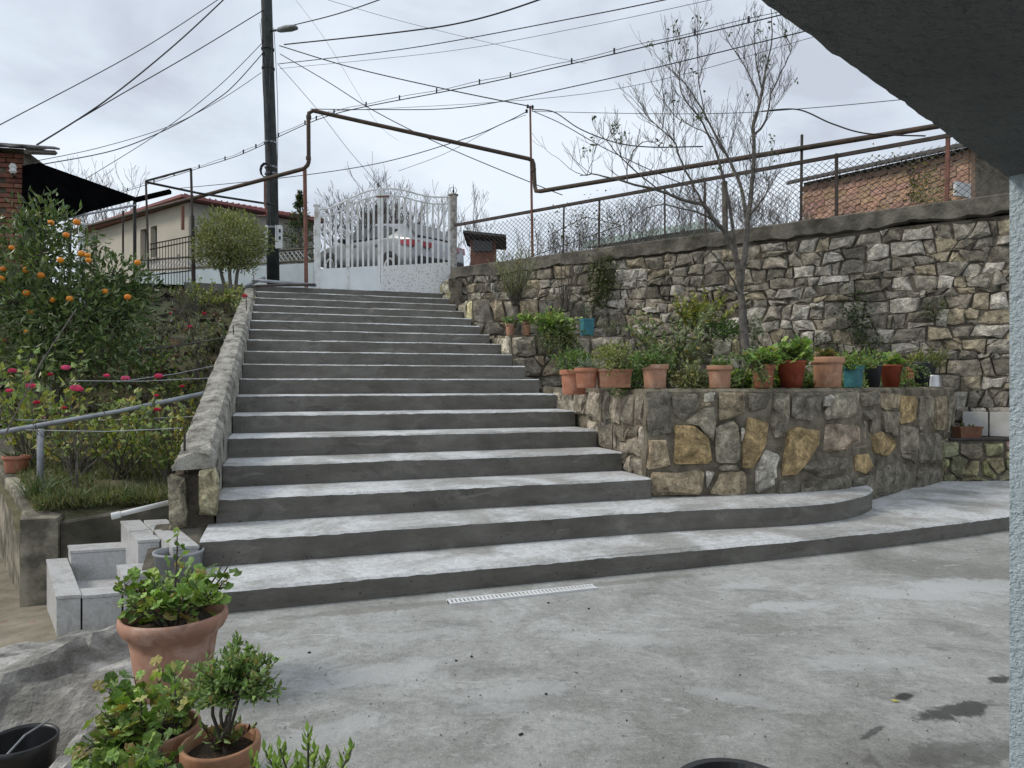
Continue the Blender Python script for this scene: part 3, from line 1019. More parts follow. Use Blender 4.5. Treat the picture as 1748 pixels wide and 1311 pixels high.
# little tiled ledge at the foot of the tall wall on the right
ledge = thing('tiled_ledge', (5.3, 8.3, .17), 'low mossy stone ledge with white tiles at the foot of the tall wall', 'ledge')
la, lb = Vector((4.98, 8.16, 0)), Vector((6.3, 8.22, 0))
ld = (lb - la).normalized(); ln_ = Vector((ld.y, -ld.x, 0))
mb = MB()
q = [la - ln_ * .012, lb - ln_ * .012, lb - ln_ * .9, la - ln_ * .6]
mb.loft([[(p.x, p.y, .1) for p in q], [(p.x, p.y, .64) for p in q]])
mb.build('mortar_core', MATS['mortar'], ledge)
rr = random.Random(77)
def Pl(x, z, d):
    p = la + ld * x + ln_ * d
    return (p.x, p.y, z)
stones(ledge, rubble_sites(0, 1.32, .17, .62, .2, .36, .2, .28, rr), (0, 1.32, .165, .63), Pl, lambda x, z, r_: tuple(a * r_.uniform(.8, 1.1) for a in r_.choice([(.24, .225, .13), (.30, .28, .18), (.18, .175, .10)])), rr, .02, (.01, .03))
for px0, px1 in ((1643, 1687), (1689, 1733)):
    p0, p1 = wall_at(px0, .10)[0], wall_at(px1, .10)[0]
    c = (p0 + p1) / 2
    mb = MB()
    mb.box((c.x, c.y, .80), (p1 - p0).length - .006, .02, .30, ax=WDIR, ay=WNRM, bev=.003)
    mb.build('tile', MATS['white_tile'], ledge)
mb = MB()
mb.tube([(5.08, 8.17, .655), (6.3, 8.2, .655)], .017, 8)
mb.build('edge_bar', MATS['dark_metal'], ledge)

# ------------------------------------------------------------------ parapet along the left of the stairs
par = thing('stair_parapet', S(-.15, 1.1, .3), 'crumbling pale cement parapet beside the left edge of the stairs', 'parapet')
mb = MB()
N = 320
def par_top(v): return .80 + .268 * (v - 1.05) + .02
rows = []
for i in range(N + 1):
    v = 1.04 + 8.33 * i / N
    zt = par_top(v)
    wl = .26 - .03 * i / N
    def j(a, k): return a * (.45 * nz(v * 5, k) + .5 * nz(v * 14, k) + .55 * nz(v * 38, k))
    rows.append([S(-.005 + j(.012, 1), v, zt - (.5 if i > 8 else .09)), S(-.008 + j(.02, 2), v, zt - (.17 if i > 8 else .085) + j(.02, 3)), S(-.012 + j(.022, 4), v, zt - .05 + j(.02, 5)), S(-.05 + j(.022, 6), v, zt + j(.016, 7)),
                 S(-wl * .5 + j(.02, 8), v, zt + .01 + j(.02, 9)), S(-wl + .03 + j(.02, 10), v, zt - .01 + j(.02, 11)), S(-wl + j(.03, 12), v, zt - .08 + j(.02, 13)), S(-wl - .02 + j(.03, 14), v, zt - (.55 if i > 8 else .10))])
mb.loft(rows)
mb.build('cement_top', MATS['wall_cement'], par)
mb = MB()
mb.loft([[S(-.28, 1.06, .1), S(-.01, 1.06, .1), S(-.01, 1.3, .1), S(-.28, 1.3, .1)], [S(-.27, 1.10, .68), S(-.02, 1.10, .68), S(-.02, 1.3, .7), S(-.27, 1.3, .7)]])
mb.build('mortar_core', MATS['mortar'], par)
rr = random.Random(4)
for poly, c in (([(-.30, .32), (-.185, .30), (-.18, .55), (-.20, .68), (-.29, .70)], (.27, .245, .18)), ([(-.11, .42), (.01, .40), (.015, .62), (-.01, .74), (-.10, .72)], (.33, .295, .19))):
    mb = MB(); mb.col = c
    stone_mesh(mb, poly, lambda x, z, d: S(x, 1.07 - d, z), rr, .004, .07)
    mb.build('stone', MATS['stone'], par)

# ledge of raw cement at the parapet's foot
mb = MB()
ids = {}
for i in range(13):
    for j in range(13):
        u, v = -.42 + .38 * i / 12, .42 + .75 * j / 12
        ids[i, j] = mb.pt(S(u, v, .34 - .30 * (1 - j / 12) ** 1.3 + .02 * nz(u * 12, v * 12) - (.3 if i == 0 or j == 0 else 0)))
for i in range(12):
    for j in range(12):
        mb.face((ids[i, j], ids[i + 1, j], ids[i + 1, j + 1], ids[i, j + 1]))
tag(mb.build('cement_ledge', MATS['old_concrete_dark']), kind='structure')

# ------------------------------------------------------------------ garden bank on the left
def garden_z(x, y):
    u, v = uv_of((x, y))
    if v < 5.2: z = .33 + .08 * max(0, v - 1.8)
    else: z = .60 + (2.86 - .60) * min(1, (v - 5.2) / 3.7) ** .9
    z -= .09 * max(0, min(3, -u - 1.3)) * max(0, min(1, (9 - v) / 4))
    return z + .05 * nz(x * 1.6, y * 1.6) + .025 * nz(x * 6, y * 6)
mb = MB()
ids = {}
n = 46
def u_left(v): return -1.40 - .41 * (v - 1.79) - .15 * max(0, v - 6)
for i in range(n + 1):
    for j in range(n + 1):
        v = 1.84 + 8.2 * j / n
        u = -.24 + (u_left(v) + .24) * (i / n) ** 1.2
        p = S(u, v)
        ids[i, j] = mb.pt((p.x, p.y, garden_z(p.x, p.y) + (-.1 if i == 0 else 0) - (.12 if j == 0 else 0)))
for i in range(n):
    for j in range(n):
        mb.face((ids[i, j], ids[i + 1, j], ids[i + 1, j + 1], ids[i, j + 1]))
tag(mb.build('garden_bank', MATS['garden_soil'], smooth=True), kind='structure')

# concrete retaining wall in front of the garden
gw = thing('garden_retaining_wall', (-3.53, 5.1, -.35), 'weathered concrete retaining wall holding the rose bed', 'wall')
C0 = Vector((-3.53, 5.1, 0))
def wall_run(pts, thick, z0, z1s, name, m, cap=None):
    mb = MB()
    L = []
    for i, p in enumerate(pts):
        d = (pts[min(i + 1, len(pts) - 1)] - pts[max(i - 1, 0)]).normalized()
        n = Vector((d.y, -d.x, 0))
        q = p - n * thick
        L.append([(p.x, p.y, z0), (p.x, p.y, z1s[i] - .015), (p.x - n.x * .015, p.y - n.y * .015, z1s[i]), (q.x, q.y, z1s[i]), (q.x, q.y, z0)])
    mb.loft(L)
    return mb.build(name, m, gw)
e1 = C0 + U2 * 1.1
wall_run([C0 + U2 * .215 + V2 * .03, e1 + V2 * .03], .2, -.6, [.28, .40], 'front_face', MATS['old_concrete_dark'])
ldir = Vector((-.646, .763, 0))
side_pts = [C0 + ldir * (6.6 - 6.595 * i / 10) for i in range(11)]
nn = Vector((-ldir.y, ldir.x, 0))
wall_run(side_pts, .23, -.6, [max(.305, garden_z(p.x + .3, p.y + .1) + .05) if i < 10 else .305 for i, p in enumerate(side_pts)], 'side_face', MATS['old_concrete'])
mb = MB()
cpts = [C0 + Vector((-.02, -.03, 0)), C0 + U2 * .21 - V2 * .02, C0 + U2 * .21 + V2 * .24, C0 + ldir * .26]
mb.loft([[(p.x, p.y, -.6) for p in cpts], [(p.x, p.y, .30) for p in cpts], [((p - (p - C0) * .06).x, (p - (p - C0) * .06).y, .318) for p in cpts]])
mb.build('corner_pier', MATS['old_concrete'], gw)

# ------------------------------------------------------------------ granite-clad planter steps
tp = thing('granite_planter', (-2.66, 4.1, -.2), 'small stepped planter box clad in grey granite tiles', 'planter')
Q = Vector((-2.66, 4.1, 0)); W2 = Vector((-.59, .81, 0))
def tile_block(a0, a1, b0, b1, z0, z1, seam=None):
    def q(a, b, z): 
        p = Q + U2 * a + W2 * b
        return (p.x, p.y, z)
    mb = MB()
    t = .018
    mb.loft([[q(a0 + .004, b0 + .004, z0), q(a1 - .004, b0 + .004, z0), q(a1 - .004, b1 - .004, z0), q(a0 + .004, b1 - .004, z0)],
             [q(a0 + .004, b0 + .004, z1 - t - .003), q(a1 - .004, b0 + .004, z1 - t - .003), q(a1 - .004, b1 - .004, z1 - t - .003), q(a0 + .004, b1 - .004, z1 - t - .003)]])
    mb.build('tile', MATS['granite_tile'], tp)
    mb = MB()
    mb.loft([[q(a0, b0, z1 - t), q(a1, b0, z1 - t), q(a1, b1, z1 - t), q(a0, b1, z1 - t)], [q(a0, b0, z1), q(a1, b0, z1), q(a1, b1, z1), q(a0, b1, z1)]])
    mb.build('tile', MATS['granite_tile'], tp)
tile_block(0, .13, 0, 1.08, -.5, .06)
tile_block(.133, .345, 0, .18, -.5, .052)
tile_block(.348, .60, -.01, .30, -.5, .155)
tile_block(.133, .62, .86, 1.08, -.5, .15)
tile_block(.47, .60, .303, 1.10, -.5, .30)
tile_block(.603, .75, -.08, .95, -.5, .32)
mb = MB()
def q2(a, b, z):
    p = Q + U2 * a + W2 * b
    return (p.x, p.y, z)
mb.poly([q2(.13, .17, -.06), q2(.47, .17, -.06), q2(.47, .87, -.06), q2(.13, .87, -.06)])
mb.build('planter_soil_bed', MATS['granite_tile'], tp)

# ------------------------------------------------------------------ rough rock at the lower left
mb = MB()
ids = {}
NX, NY = 70, 80
for i in range(NX + 1):
    for j in range(NY + 1):
        x = -4.0 + 2.72 * i / NX; y = 1.55 + 2.62 * j / NY
        t = (x + 4.0) / 2.72
        z = -.36 + .40 * min(1, max(0, (t - .12) / .72)) ** .8
        d1 = x * .80 + y * .60; d2 = -x * .60 + y * .80
        z += .085 * abs(nz(d2 * 2.6, d1 * .9, 2)) + .06 * nz(d2 * 5, d1 * 1.6) + .03 * nz(d2 * 12, d1 * 4, 5) + .012 * nz(x * 25, y * 25)
        z += .05 * (abs(nz(d2 * 7, d1 * 2.2, 11)) - .2) - .05 * max(0, nz(d2 * 3.3, d1 * 1.2, 17)) ** .6
        step = nz(d2 * 1.7 + 3, d1 * 1.1, 7)
        z += .09 * (1 if step > .05 else 0) * min(1, abs(step - .05) * 9)
        yb = 4.15 - .10 * max(0, -2.5 - x)
        if y > 3.75: z -= (y - 3.75) * .55
        if t < .05: z -= .2
        xe = (-1.38 - .14 * max(0, min(1, (y - 2.3) / .8))) if y < 3.1 else -1.52 - .33 * (y - 3.1) / .92
        if x > xe - .10: z = min(z, .02 + .10 * max(0, (xe - x) / .10))
        if y < 2.95 and x < -1.5: z -= .42 * min(1, (2.95 - y) / .3) * min(1, (-1.5 - x) / .22)
        ids[i, j] = mb.pt((x, y, z))
for i in range(NX):
    for j in range(NY):
        mb.face((ids[i, j], ids[i + 1, j], ids[i + 1, j + 1], ids[i, j + 1]))
ROCK = mb
o = mb.build('rock_outcrop', MATS['rock'], smooth=False)
tag(o, 'rough grey rock outcrop between the black bucket and the tiled planter', 'rock')

# ------------------------------------------------------------------ the house over the camera: soffit, post, wall
hs = thing('house', (1.9, 2.0, PATIO), 'house corner with a light blue stucco post and dark grey soffit', 'building')
e2d = Vector((.745, .667, 0)); e1d = Vector((.667, -.745, 0))
c0 = Vector((1.532, 2.165, 0))
mb = MB()
pp = [c0, c0 + e1d * .45, c0 + e1d * .45 + e2d * .45, c0 + e2d * .45]
mb.loft([[(p.x, p.y, -.02) for p in pp], [(p.x, p.y, 1.945) for p in pp]])
mb.build('post', MATS['stucco_blue'], hs)
mb = MB()
ZS = 1.94
Np = 220
edge = []
for i in range(Np + 1):
    s = -4.6 + 5.6 * i / Np
    a = .004 * nz(s * 7) + .004 * nz(s * 26, 2) + .004 * nz(s * 60, 4)
    p = c0 + e2d * s - e1d * (.006 + a)
    edge.append(p)
far = [c0 + e2d * 1.0 + e1d * 3.4, c0 - e2d * 4.6 + e1d * 3.4]
pts = edge + far
mb.loft([[(p.x, p.y, ZS) for p in pts], [(p.x, p.y, ZS + .28) for p in pts]])
mb.build('soffit', MATS['soffit_paint'], hs)
mb = MB()
wl = [c0 - e2d * 4.6 + e1d * 1.9, c0 + e2d * 1.0 + e1d * 1.9, c0 + e2d * 1.0 + e1d * 3.4, c0 - e2d * 4.6 + e1d * 3.4]
mb.loft([[(p.x, p.y, -.02) for p in wl], [(p.x, p.y, 1.938) for p in wl]])
mb.build('wall', MATS['stucco_blue'], hs)
# ------------------------------------------------------------------ the white gate
GV = 17 * TREAD + .30
def G(s, z, off=0.0):
    return S(s, GV + off, z)
def px_gate(px):
    k = (px - 874) / 1200
    a = S(0, GV)
    return (k * a.y - a.x) / (U2.x - k * U2.y)
def gz(px, py):
    p = G(px_gate(px), 0)
    return EYE + (655.5 - py) / 1200 * p.y
gate = thing('gate', G(px_gate(655), 3.06), 'white painted double metal gate with arched top at the head of the stairs', 'gate')
def curve_pts(ctrl, n=18):
    out = []
    for i in range(n + 1):
        t = i / n * (len(ctrl) - 1)
        k = min(int(t), len(ctrl) - 2); f = t - k
        p0 = ctrl[max(k - 1, 0)]; p1 = ctrl[k]; p2 = ctrl[k + 1]; p3 = ctrl[min(k + 2, len(ctrl) - 1)]
        out.append(tuple(.5 * (2 * p1[q] + (p2[q] - p0[q]) * f + (2 * p0[q] - 5 * p1[q] + 4 * p2[q] - p3[q]) * f * f + (3 * p1[q] - p0[q] - 3 * p2[q] + p3[q]) * f ** 3) for q in (0, 1)))
    return out
def leaf_gate(top, bot_l, bot_r, pan_l, pan_r, nb, panel_mat, name, mids=()):
    p0, p1 = top[0][0], top[-1][0]
    lf = MB()
    c = [(px_gate(x), gz(x, y)) for x, y in curve_pts(top)]
    s0, s1 = c[0][0], c[-1][0]
    lf.tube([G(s, z) for s, z in c], .017, 6)
    root = lf.build('gate_leaf', MATS['gate_paint'], gate)
    lw = MB()
    dz = .135
    lw.tube([G(s, z - dz) for s, z in c], .015, 6)
    lw.build('rail', MATS['gate_paint'], root)
    def zt(s):
        for (a, za), (b, zb) in zip(c[:-1], c[1:]):
            if a <= s <= b: return za + (zb - za) * (s - a) / (b - a)
        return c[-1][1]
    zb0, zb1 = 3.075, 3.075
    zp0, zp1 = gz(p0, pan_l), gz(p1, pan_r)
    for s, r_ in ((s0, .026), (s1, .026)) + tuple((s0 + (s1 - s0) * m, .024) for m in mids):
        m_ = MB()
        f = (s - s0) / (s1 - s0)
        zz = (zb0 + (zb1 - zb0) * f + zt(s)) / 2
        hh = zt(s) - (zb0 + (zb1 - zb0) * f)
        m_.box(G(s, zz, .0), r_ * 1.8, r_ * 1.8, hh, ax=U2, ay=V2)
        m_.build('stile', MATS['gate_paint'], root)
    for i in range(nb):
        s = s0 + (s1 - s0) * (i + 1) / (nb + 1)
        f = (i + 1) / (nb + 1)
        za = zp0 + (zp1 - zp0) * f; zz = zt(s) - dz
        m_ = MB()
        m_.box(G(s, (za + zz) / 2, .0), .036, .022, zz - za, ax=U2, ay=V2)
        m_.build('bar', MATS['gate_paint'], root)
    m_ = MB()
    a, b = s0 + .024, s1 - .024
    pts = [(a, zb0 + .02), (b, zb1 + .02), (b, zp1), (a, zp0)]
    m_.loft([[G(s, z, -.012) for s, z in pts], [G(s, z, .012) for s, z in pts]])
    m_.build('sheet_panel', panel_mat, root)
    # scrolls between the two top rails
    n = 7
    for i in range(n):
        s = s0 + (s1 - s0) * (i + .5) / n
        zc = zt(s) - dz / 2
        m_ = MB()
        pts = []
        for k in range(15):
            a = k / 14 * 2.6 * math.pi * (1 if i % 2 else -1)
            rr_ = .048 * (1 - .65 * k / 14)
            pts.append(G(s + math.cos(a) * rr_ + (k / 14 - .5) * .03, zc + math.sin(a) * rr_))
        m_.tube(pts, .006, 4)
        m_.build('scroll', MATS['gate_paint'], root)
    return root
leaf_gate([(545, 358), (566, 354), (595, 340), (622, 328), (647, 322)], 491, 491, 459, 454, 10, MATS['gate_panel'], 'l', (.48,))
leaf_gate([(652, 322), (682, 323), (712, 331), (738, 336), (767, 336)], 491, 490, 454, 448, 11, MATS['gate_panel_rusty'], 'r')
mb = MB()
for (px0, py0, py1, wd, hh) in ((540.5, 352, 492, .085, 0),):
    s = px_gate(px0)
    mb.box(G(s, (gz(px0, py0) + 3.0) / 2), wd, wd, gz(px0, py0) - 3.0, ax=U2, ay=V2)
    mb.box(G(s, gz(px0, py0) + .012), wd + .03, wd + .03, .024, ax=U2, ay=V2)
mb.build('gate_post', MATS['gate_paint'], gate)
mb = MB()
s = px_gate(774)
zt_ = gz(774, 332)
mb.lathe(G(s, 3.0), [(.072, 0), (.072, zt_ - 3.02), (.10, zt_ - 3.02), (.10, zt_ - 3.0), (.02, zt_ - 2.985)], 14)
gp = mb.build('gate_post', MATS['rust_gatepost'], gate, smooth=False)
mb = MB()
mb.lathe(G(s, zt_ - .01), [(.022, 0), (.014, .05), (.024, .08), (.012, .10), (.002, .22)], 8)
for sg in (-1, 1):
    mb.tube([G(s + sg * (.02 + .05 * math.sin(a / 9 * math.pi)), zt_ + .02 + .13 * a / 9) for a in range(10)], .005, 4)
mb.build('finial', MATS['dark_metal'], gp)
mb = MB()
mb.tube([G(px_gate(641), gz(641, 336.5), -.03), G(px_gate(664), gz(664, 335.5), -.03)], .016, 6)
mb.build('latch', MATS['rust_post'], gate)

# ------------------------------------------------------------------ the silver car in the street
def build_car():
    yaw = rad(137)                       # heading, from +X
    h = Vector((math.cos(yaw), math.sin(yaw), 0)); sd = Vector((h.y, -h.x, 0))   # sd: right side; left side faces the camera
    C = at(684, 455, 18.5) + h * 1.40 + sd * .86; C.x -= .22; C.z = 4.22
    car = thing('parked_car', C, 'silver coupe-backed car with red tail light parked behind the gate', 'car')
    def P(x, y, z): return C + h * x + sd * y + Vector((0, 0, z + .115 * x))
    # stations: x, half width low, half width belt, belt z, roof half width, roof z
    st = [(2.32, .70, .62, .62, .60, .63), (2.22, .86, .80, .72, .78, .74), (1.6, .93, .88, .86, .80, .90), (.98, .94, .90, .97, .80, 1.02), (.30, .94, .90, 1.00, .66, 1.42), (-.35, .94, .90, 1.02, .64, 1.55), (-1.0, .94, .91, 1.06, .63, 1.53), (-1.6, .94, .92, 1.08, .64, 1.49), (-2.12, .91, .88, 1.06, .74, 1.12), (-2.35, .82, .80, .98, .72, 1.01)]
    rings = []
    for x, wl, wb, zb, wr, zr in st:
        half = [(wl * .86, .24), (wl, .38), (wl * 1.005, .62), (wb, zb - .03), (wb * .985, zb + .02), (wr + .03, zr - .05), (wr - .08, zr), (wr * .4, zr + .03)]
        if x > 2.0 or x < -2.3: half = [(a, max(.32, min(b, zr))) for a, b in half]
        rings.append([P(x, a, b) for a, b in half] + [P(x, -a, b) for a, b in half[::-1]])
    mb = MB(); mb.loft(rings)
    body = mb.build('body', MATS['car_paint'], car, smooth=True)
    # side glass, both sides
    for sg, in ((-1,), (1,)):
        for pts in ([(.86, 1.02), (.34, 1.34), (-.30, 1.455), (-.30, 1.06)], [(-.36, 1.065), (-.36, 1.455), (-.95, 1.45), (-1.5, 1.33), (-1.2, 1.11)]):
            mb = MB()
            def yy(x, z):
                t = min(1, max(0, (z - 1.02) / .45))
                return .945 - .225 * t
            mb.loft([[P(x, sg * (yy(x, z) + .006), z) for x, z in pts], [P(x, sg * (yy(x, z) - .03), z) for x, z in pts]])
            mb.build('side_window', MATS['glass_dark'], car)
    mb = MB()
    mb.loft([[P(-1.60, .54, 1.555), P(-1.60, -.54, 1.555), P(-2.13, -.66, 1.185), P(-2.13, .66, 1.185)], [P(-1.58, .54, 1.46), P(-1.58, -.54, 1.46), P(-2.08, -.66, 1.10), P(-2.08, .66, 1.10)]])
    mb.build('rear_window', MATS['glass_dark'], car)
    mb = MB()
    mb.loft([[P(.92, .70, 1.06), P(.92, -.70, 1.06), P(.32, -.58, 1.41), P(.32, .58, 1.41)], [P(.90, .70, 1.01), P(.90, -.70, 1.01), P(.32, -.58, 1.36), P(.32, .58, 1.36)]])
    mb.build('windscreen', MATS['glass_dark'], car)
    for sg in (-1, 1):
        mb = MB()
        mb.loft([[P(-1.80, sg * .975, 1.0), P(-2.24, sg * .95, 1.03), P(-2.44, sg * .35, 1.0), P(-2.44, sg * .35, .88), P(-2.26, sg * .96, .86), P(-1.78, sg * .985, .92)],
                 [P(-1.86, sg * .85, .98), P(-2.1, sg * .8, 1.0), P(-2.25, sg * .40, .98), P(-2.25, sg * .40, .86), P(-2.1, sg * .8, .84), P(-1.84, sg * .85, .90)]])
        mb.build('tail_light', MATS['tail_red'], car)
        mb = MB()
        mb.box(P(.72, sg * 1.0, 1.03), .14, .20, .13, ax=h, ay=sd, bev=.03)
        mb.build('mirror', MATS['black_plastic'], car)
        for x in (1.42, -1.40):
            c = P(x, sg * .86, .34)
            mb = MB()
            for k in range(1):
                prof = [(.02, -.11), (.28, -.11), (.335, -.07), (.335, .07), (.28, .11), (.22, .10)]
                rings = []
                for r_, d in prof:
                    rings.append([c + sd * (sg * d) + h * (math.cos(a) * r_) + Vector((0, 0, math.sin(a) * r_)) for a in [2 * math.pi * q / 24 for q in range(24)]])
                mb.loft(rings)
            wh = mb.build('wheel', MATS['rubber'], car, smooth=False)
            mb = MB()
            rings = [[c + sd * (sg * d) + h * (math.cos(a) * r_) + Vector((0, 0, math.sin(a) * r_)) for a in [2 * math.pi * q / 20 for q in range(20)]] for r_, d in ((.22, .06), (.22, .108), (.06, .085))]
            mb.loft(rings)
            mb.build('rim', MATS['aluminium'], wh)
            mb = MB()
            # dark wheel arch
            arc = [(math.cos(a) * .43, math.sin(a) * .43) for a in [math.pi * q / 12 for q in range(13)]]
            mb.loft([[P(x + a, sg * .956, .30 + b) for a, b in arc], [P(x + a * .8, sg * .956, .30 + b * .8) for a, b in arc]], closed=False, cap0=False, cap1=False)
            mb.build('wheel_arch', MATS['black_plastic'], car)
    mb = MB()
    mb.box(P(-2.34, 0, .48), .12, 1.55, .30, ax=h, ay=sd, bev=.03)
    mb.build('bumper', MATS['black_plastic'], car)
    for x in (.25, -.75):
        mb = MB()
        mb.box(P(x, -.955, .90), .2, .025, .035, ax=h, ay=sd)
        mb.build('door_handle', MATS['car_paint'], car)
build_car()

# ------------------------------------------------------------------ gas pipe
pipe = thing('gas_pipe', at(527, 490, 12.85), 'rusty gas pipe rising over the gate and running along the fence', 'pipe')
W0 = wall_at(913, -.12)[0]; W1 = wall_at(1640, -.12)[0]
path = [Vector((-17.5, 22.4, 5.25)), at(150, 386, 17.6), at(519, 288, 12.9), at(525, 282, 12.87), at(527, 276, 12.86), at(526.5, 205, 12.86), at(527.5, 193, 12.86), at(535, 189, 12.86), at(902, 271, W0.y), at(909, 274, W0.y), at(911, 280, W0.y), at(913, 318, W0.y), at(915, 326, W0.y - .03), at(922, 326.5, W0.y - .1), Vector((W1.x, W1.y, 4.70))]
p2 = WALL_B + WDIR * 2.5 - WNRM * .12
path.append(Vector((p2.x, p2.y, 4.7)))
mb = MB(); mb.tube(path, .038, 10)
mb.build('pipe_run', MATS['rust_pipe'], pipe, smooth=True)
mb = MB()
a = at(523, 290, 12.92)
mb.tube([(a.x, a.y, 3.0), (a.x - .03, a.y, a.z)], .036, 8)
mb.build('support_post', MATS['rust_post'], pipe)
for px, py in ((527, 200), (526.5, 270), (911, 290)):
    q = at(px, py, 12.86 if px < 600 else W0.y)
    mb = MB(); mb.tube([q - Vector((0, 0, .03)), q + Vector((0, 0, .03))], .046, 10)
    mb.build('coupling', MATS['rust_pipe'], pipe)
# thin branch pipe by the pole
bp = MB()
bp.tube([at(452, 303, 13.8), at(452, 350, 13.8), at(456, 362, 13.8), at(455, 368, 13.8), at(440, 369, 13.9)], .02, 6)
bp.build('branch_pipe', MATS['rust_post'], pipe)

# ------------------------------------------------------------------ wire fence on the tall wall
fence = thing('wire_fence', WALL_A + Vector((0, 0, 3.55)), 'rusty chain link fence on top of the tall stone wall', 'fence')
def F(s, z, off=-.16):
    q = WALL_A + WDIR * s + WNRM * off
    return Vector((q.x, q.y, z))
def rail_z(s): return 4.42 + .20 * min(1, s / WLEN)
mb = MB()
a, b = F(-.18, rail_z(0)), F(WLEN + 2.5, rail_z(WLEN))
mid = (a + b) / 2
mb.box(mid, (b - a).length, .045, .05, ax=(b - a).normalized(), ay=WNRM, az=(b - a).normalized().cross(Vector(WNRM)) * -1)
mb.build('top_rail', MATS['rust_rail'], fence)
for i, (px, ptop, r_, mt) in enumerate(((961, None, .018, 'rust_rail'), (1022, None, .02, 'rust_rail'), (1205, None, .018, 'rust_rail'), (1238, 310, .045, 'bark'), (1367, 230, .02, 'rust_rail'), (1428, None, .024, 'rust_rail'), (1616, 222, .028, 'rust_post'), (1135, None, .016, 'rust_rail'))):
    q, s = wall_at(px, -.16)
    zt_ = rail_z(s) if ptop is None else EYE + (655.5 - ptop) / 1200 * q.y
    mb = MB(); mb.tube([(q.x, q.y, wall_top(s) - .05), (q.x + jit(.02), q.y, zt_)], r_, 6)
    mb.build('post', MATS[mt], fence)
mb = MB()
sp = .092
L = WLEN + 2.2
def sag(s, z): return .03 * nz(s * 1.3, z * 1.5)
H0 = 3.50
for k in range(int(-1.1 / sp), int(L / sp) + 1):
    for sg in (1, -1):
        s0 = .12 + k * sp
        pts = []
        for i in range(7):
            t = i / 6
            ht = rail_z(s0) - .06 - H0 - .12 * max(0, (s0 - 5.2) / 3) + .02 * nz(s0 * 3)
            x = s0 + (t if sg > 0 else 1 - t) * ht * 1.12
            z = H0 + t * ht
            if x < .08 or x > L: continue
            zz = z + sag(x, z)
            pts.append(F(x, zz, -.16 + .004 * sg + .02 * nz(x * 2, z)))
        if len(pts) > 1: mb.tube(pts, .0042, 3, False)
mb.build('chain_mesh', MATS['galv_wire'], fence)

# tall thin post that carries the wires
tpz = W0.y
fp = thing('wire_post', Vector((W0.x - .06, W0.y, 3.5)), 'thin tall rusty post with insulators carrying service wires above the fence', 'post')
a, b = at(909, 440, tpz + .04), at(905, 181, tpz + .04)
mb = MB(); mb.tube([a, b], [.028, .02], 6); mb.build('shaft', MATS['rust_post'], fp)
for dx, dy in ((-6, 6), (-4, -2), (4, -1)):
    q = at(905 + dx, 184 + dy, tpz + .02)
    mb = MB(); mb.lathe(q - Vector((0, 0, .03)), [(.012, 0), (.03, .015), (.018, .03), (.028, .045), (.01, .07)], 8)
    mb.build('insulator', MATS['black_plastic'], fp)

# ------------------------------------------------------------------ utility pole and street lamp
PY = 14.6
pole = thing('utility_pole', at(466, 470, PY), 'dark concrete utility pole wrapped in cables beside the gate', 'pole')
mb = MB()
mb.tube([(at(466.5, 490, PY)), at(464, 300, PY), at(459, 150, PY), at(455, 0, PY), at(452, -120, PY)], [.128, .122, .116, .11, .104], 14)
mb.build('shaft', MATS['pole'], pole, smooth=True)
for y in (84, 117, 244, 286, 297, 389):
    q = at(457 + (y - 84) / 216 * 6, y, PY)
    mb = MB(); mb.tube([q - Vector((0, 0, .018)), q + Vector((0, 0, .018))], .133, 14)
    mb.build('band', MATS['grey_pipe'] if y > 200 else MATS['dark_metal'], pole)
for k in range(8):
    x0, x1 = R.uniform(-12, 13), R.uniform(-12, 13)
    ya, yb = R.uniform(20, 110), R.uniform(240, 430)
    pts = [at(457 + x0 + 7 * (ya + (yb - ya) * t - 84) / 216 + (x1 - x0) * t + 3 * math.sin(t * 5 + k), ya + (yb - ya) * t, PY - .15) for t in [i / 12 for i in range(13)]]
    mb = MB(); mb.tube(pts, .007, 3); mb.build('service_cable', MATS['wire_mat'] if k % 2 else MATS['cable'], pole)
mb = MB()
pts = [at(455 + 9 * math.cos(a), 292 + 12 * math.sin(a), PY - .14) for a in [i / 30 * 6 * math.pi for i in range(60)]]
mb.tube([p + Vector((0, -.0015 * i, 0)) for i, p in enumerate(pts)], .012, 4)
mb.build('cable_coil', MATS['cable'], pole)
for px0, px1, y0, y1 in ((454, 458, 385, 428), (471, 481, 385, 425)):
    a, b = at(px0, y0, PY - .1), at(px1, y1, PY - .1)
    mb = MB(); mb.box((a + b) / 2, abs(b.x - a.x), .1, abs(a.z - b.z), bev=.01)
    bx = mb.build('meter_box', MATS['white_plastic'], pole)
    if px1 - px0 > 6:
        for yy in (392, 404):
            q = at(477.5, yy + 2, PY - .165)
            mb = MB(); mb.box(q, .04, .01, .07); mb.build('meter_window', MATS['glass_dark'], bx)
lamp = thing('street_lamp', at(466, 52, PY), 'small grey street lamp head on an arm of the utility pole', 'street lamp')
mb = MB(); mb.tube([at(460, 53, PY), at(470, 52, PY - .1), at(478, 50, PY - .3)], .022, 8); mb.build('arm', MATS['dark_metal'], lamp)
mb = MB()
a, b = at(474, 52, PY - .25), at(506, 46, PY - .7)
d = (b - a).normalized(); sd_ = d.cross(Vector((0, 0, 1))).normalized(); up_ = sd_.cross(d)
rings = []
for t, wv, hv in ((0, .03, .03), (.15, .07, .05), (.6, .10, .06), (.92, .08, .045), (1, .03, .02)):
    q = a.lerp(b, t)
    rings.append([q + sd_ * (wv * math.cos(k / 10 * 2 * math.pi)) + up_ * (hv * math.sin(k / 10 * 2 * math.pi)) for k in range(10)])
mb.loft(rings); mb.build('lamp_head', MATS['lamp_body'], lamp, smooth=True)

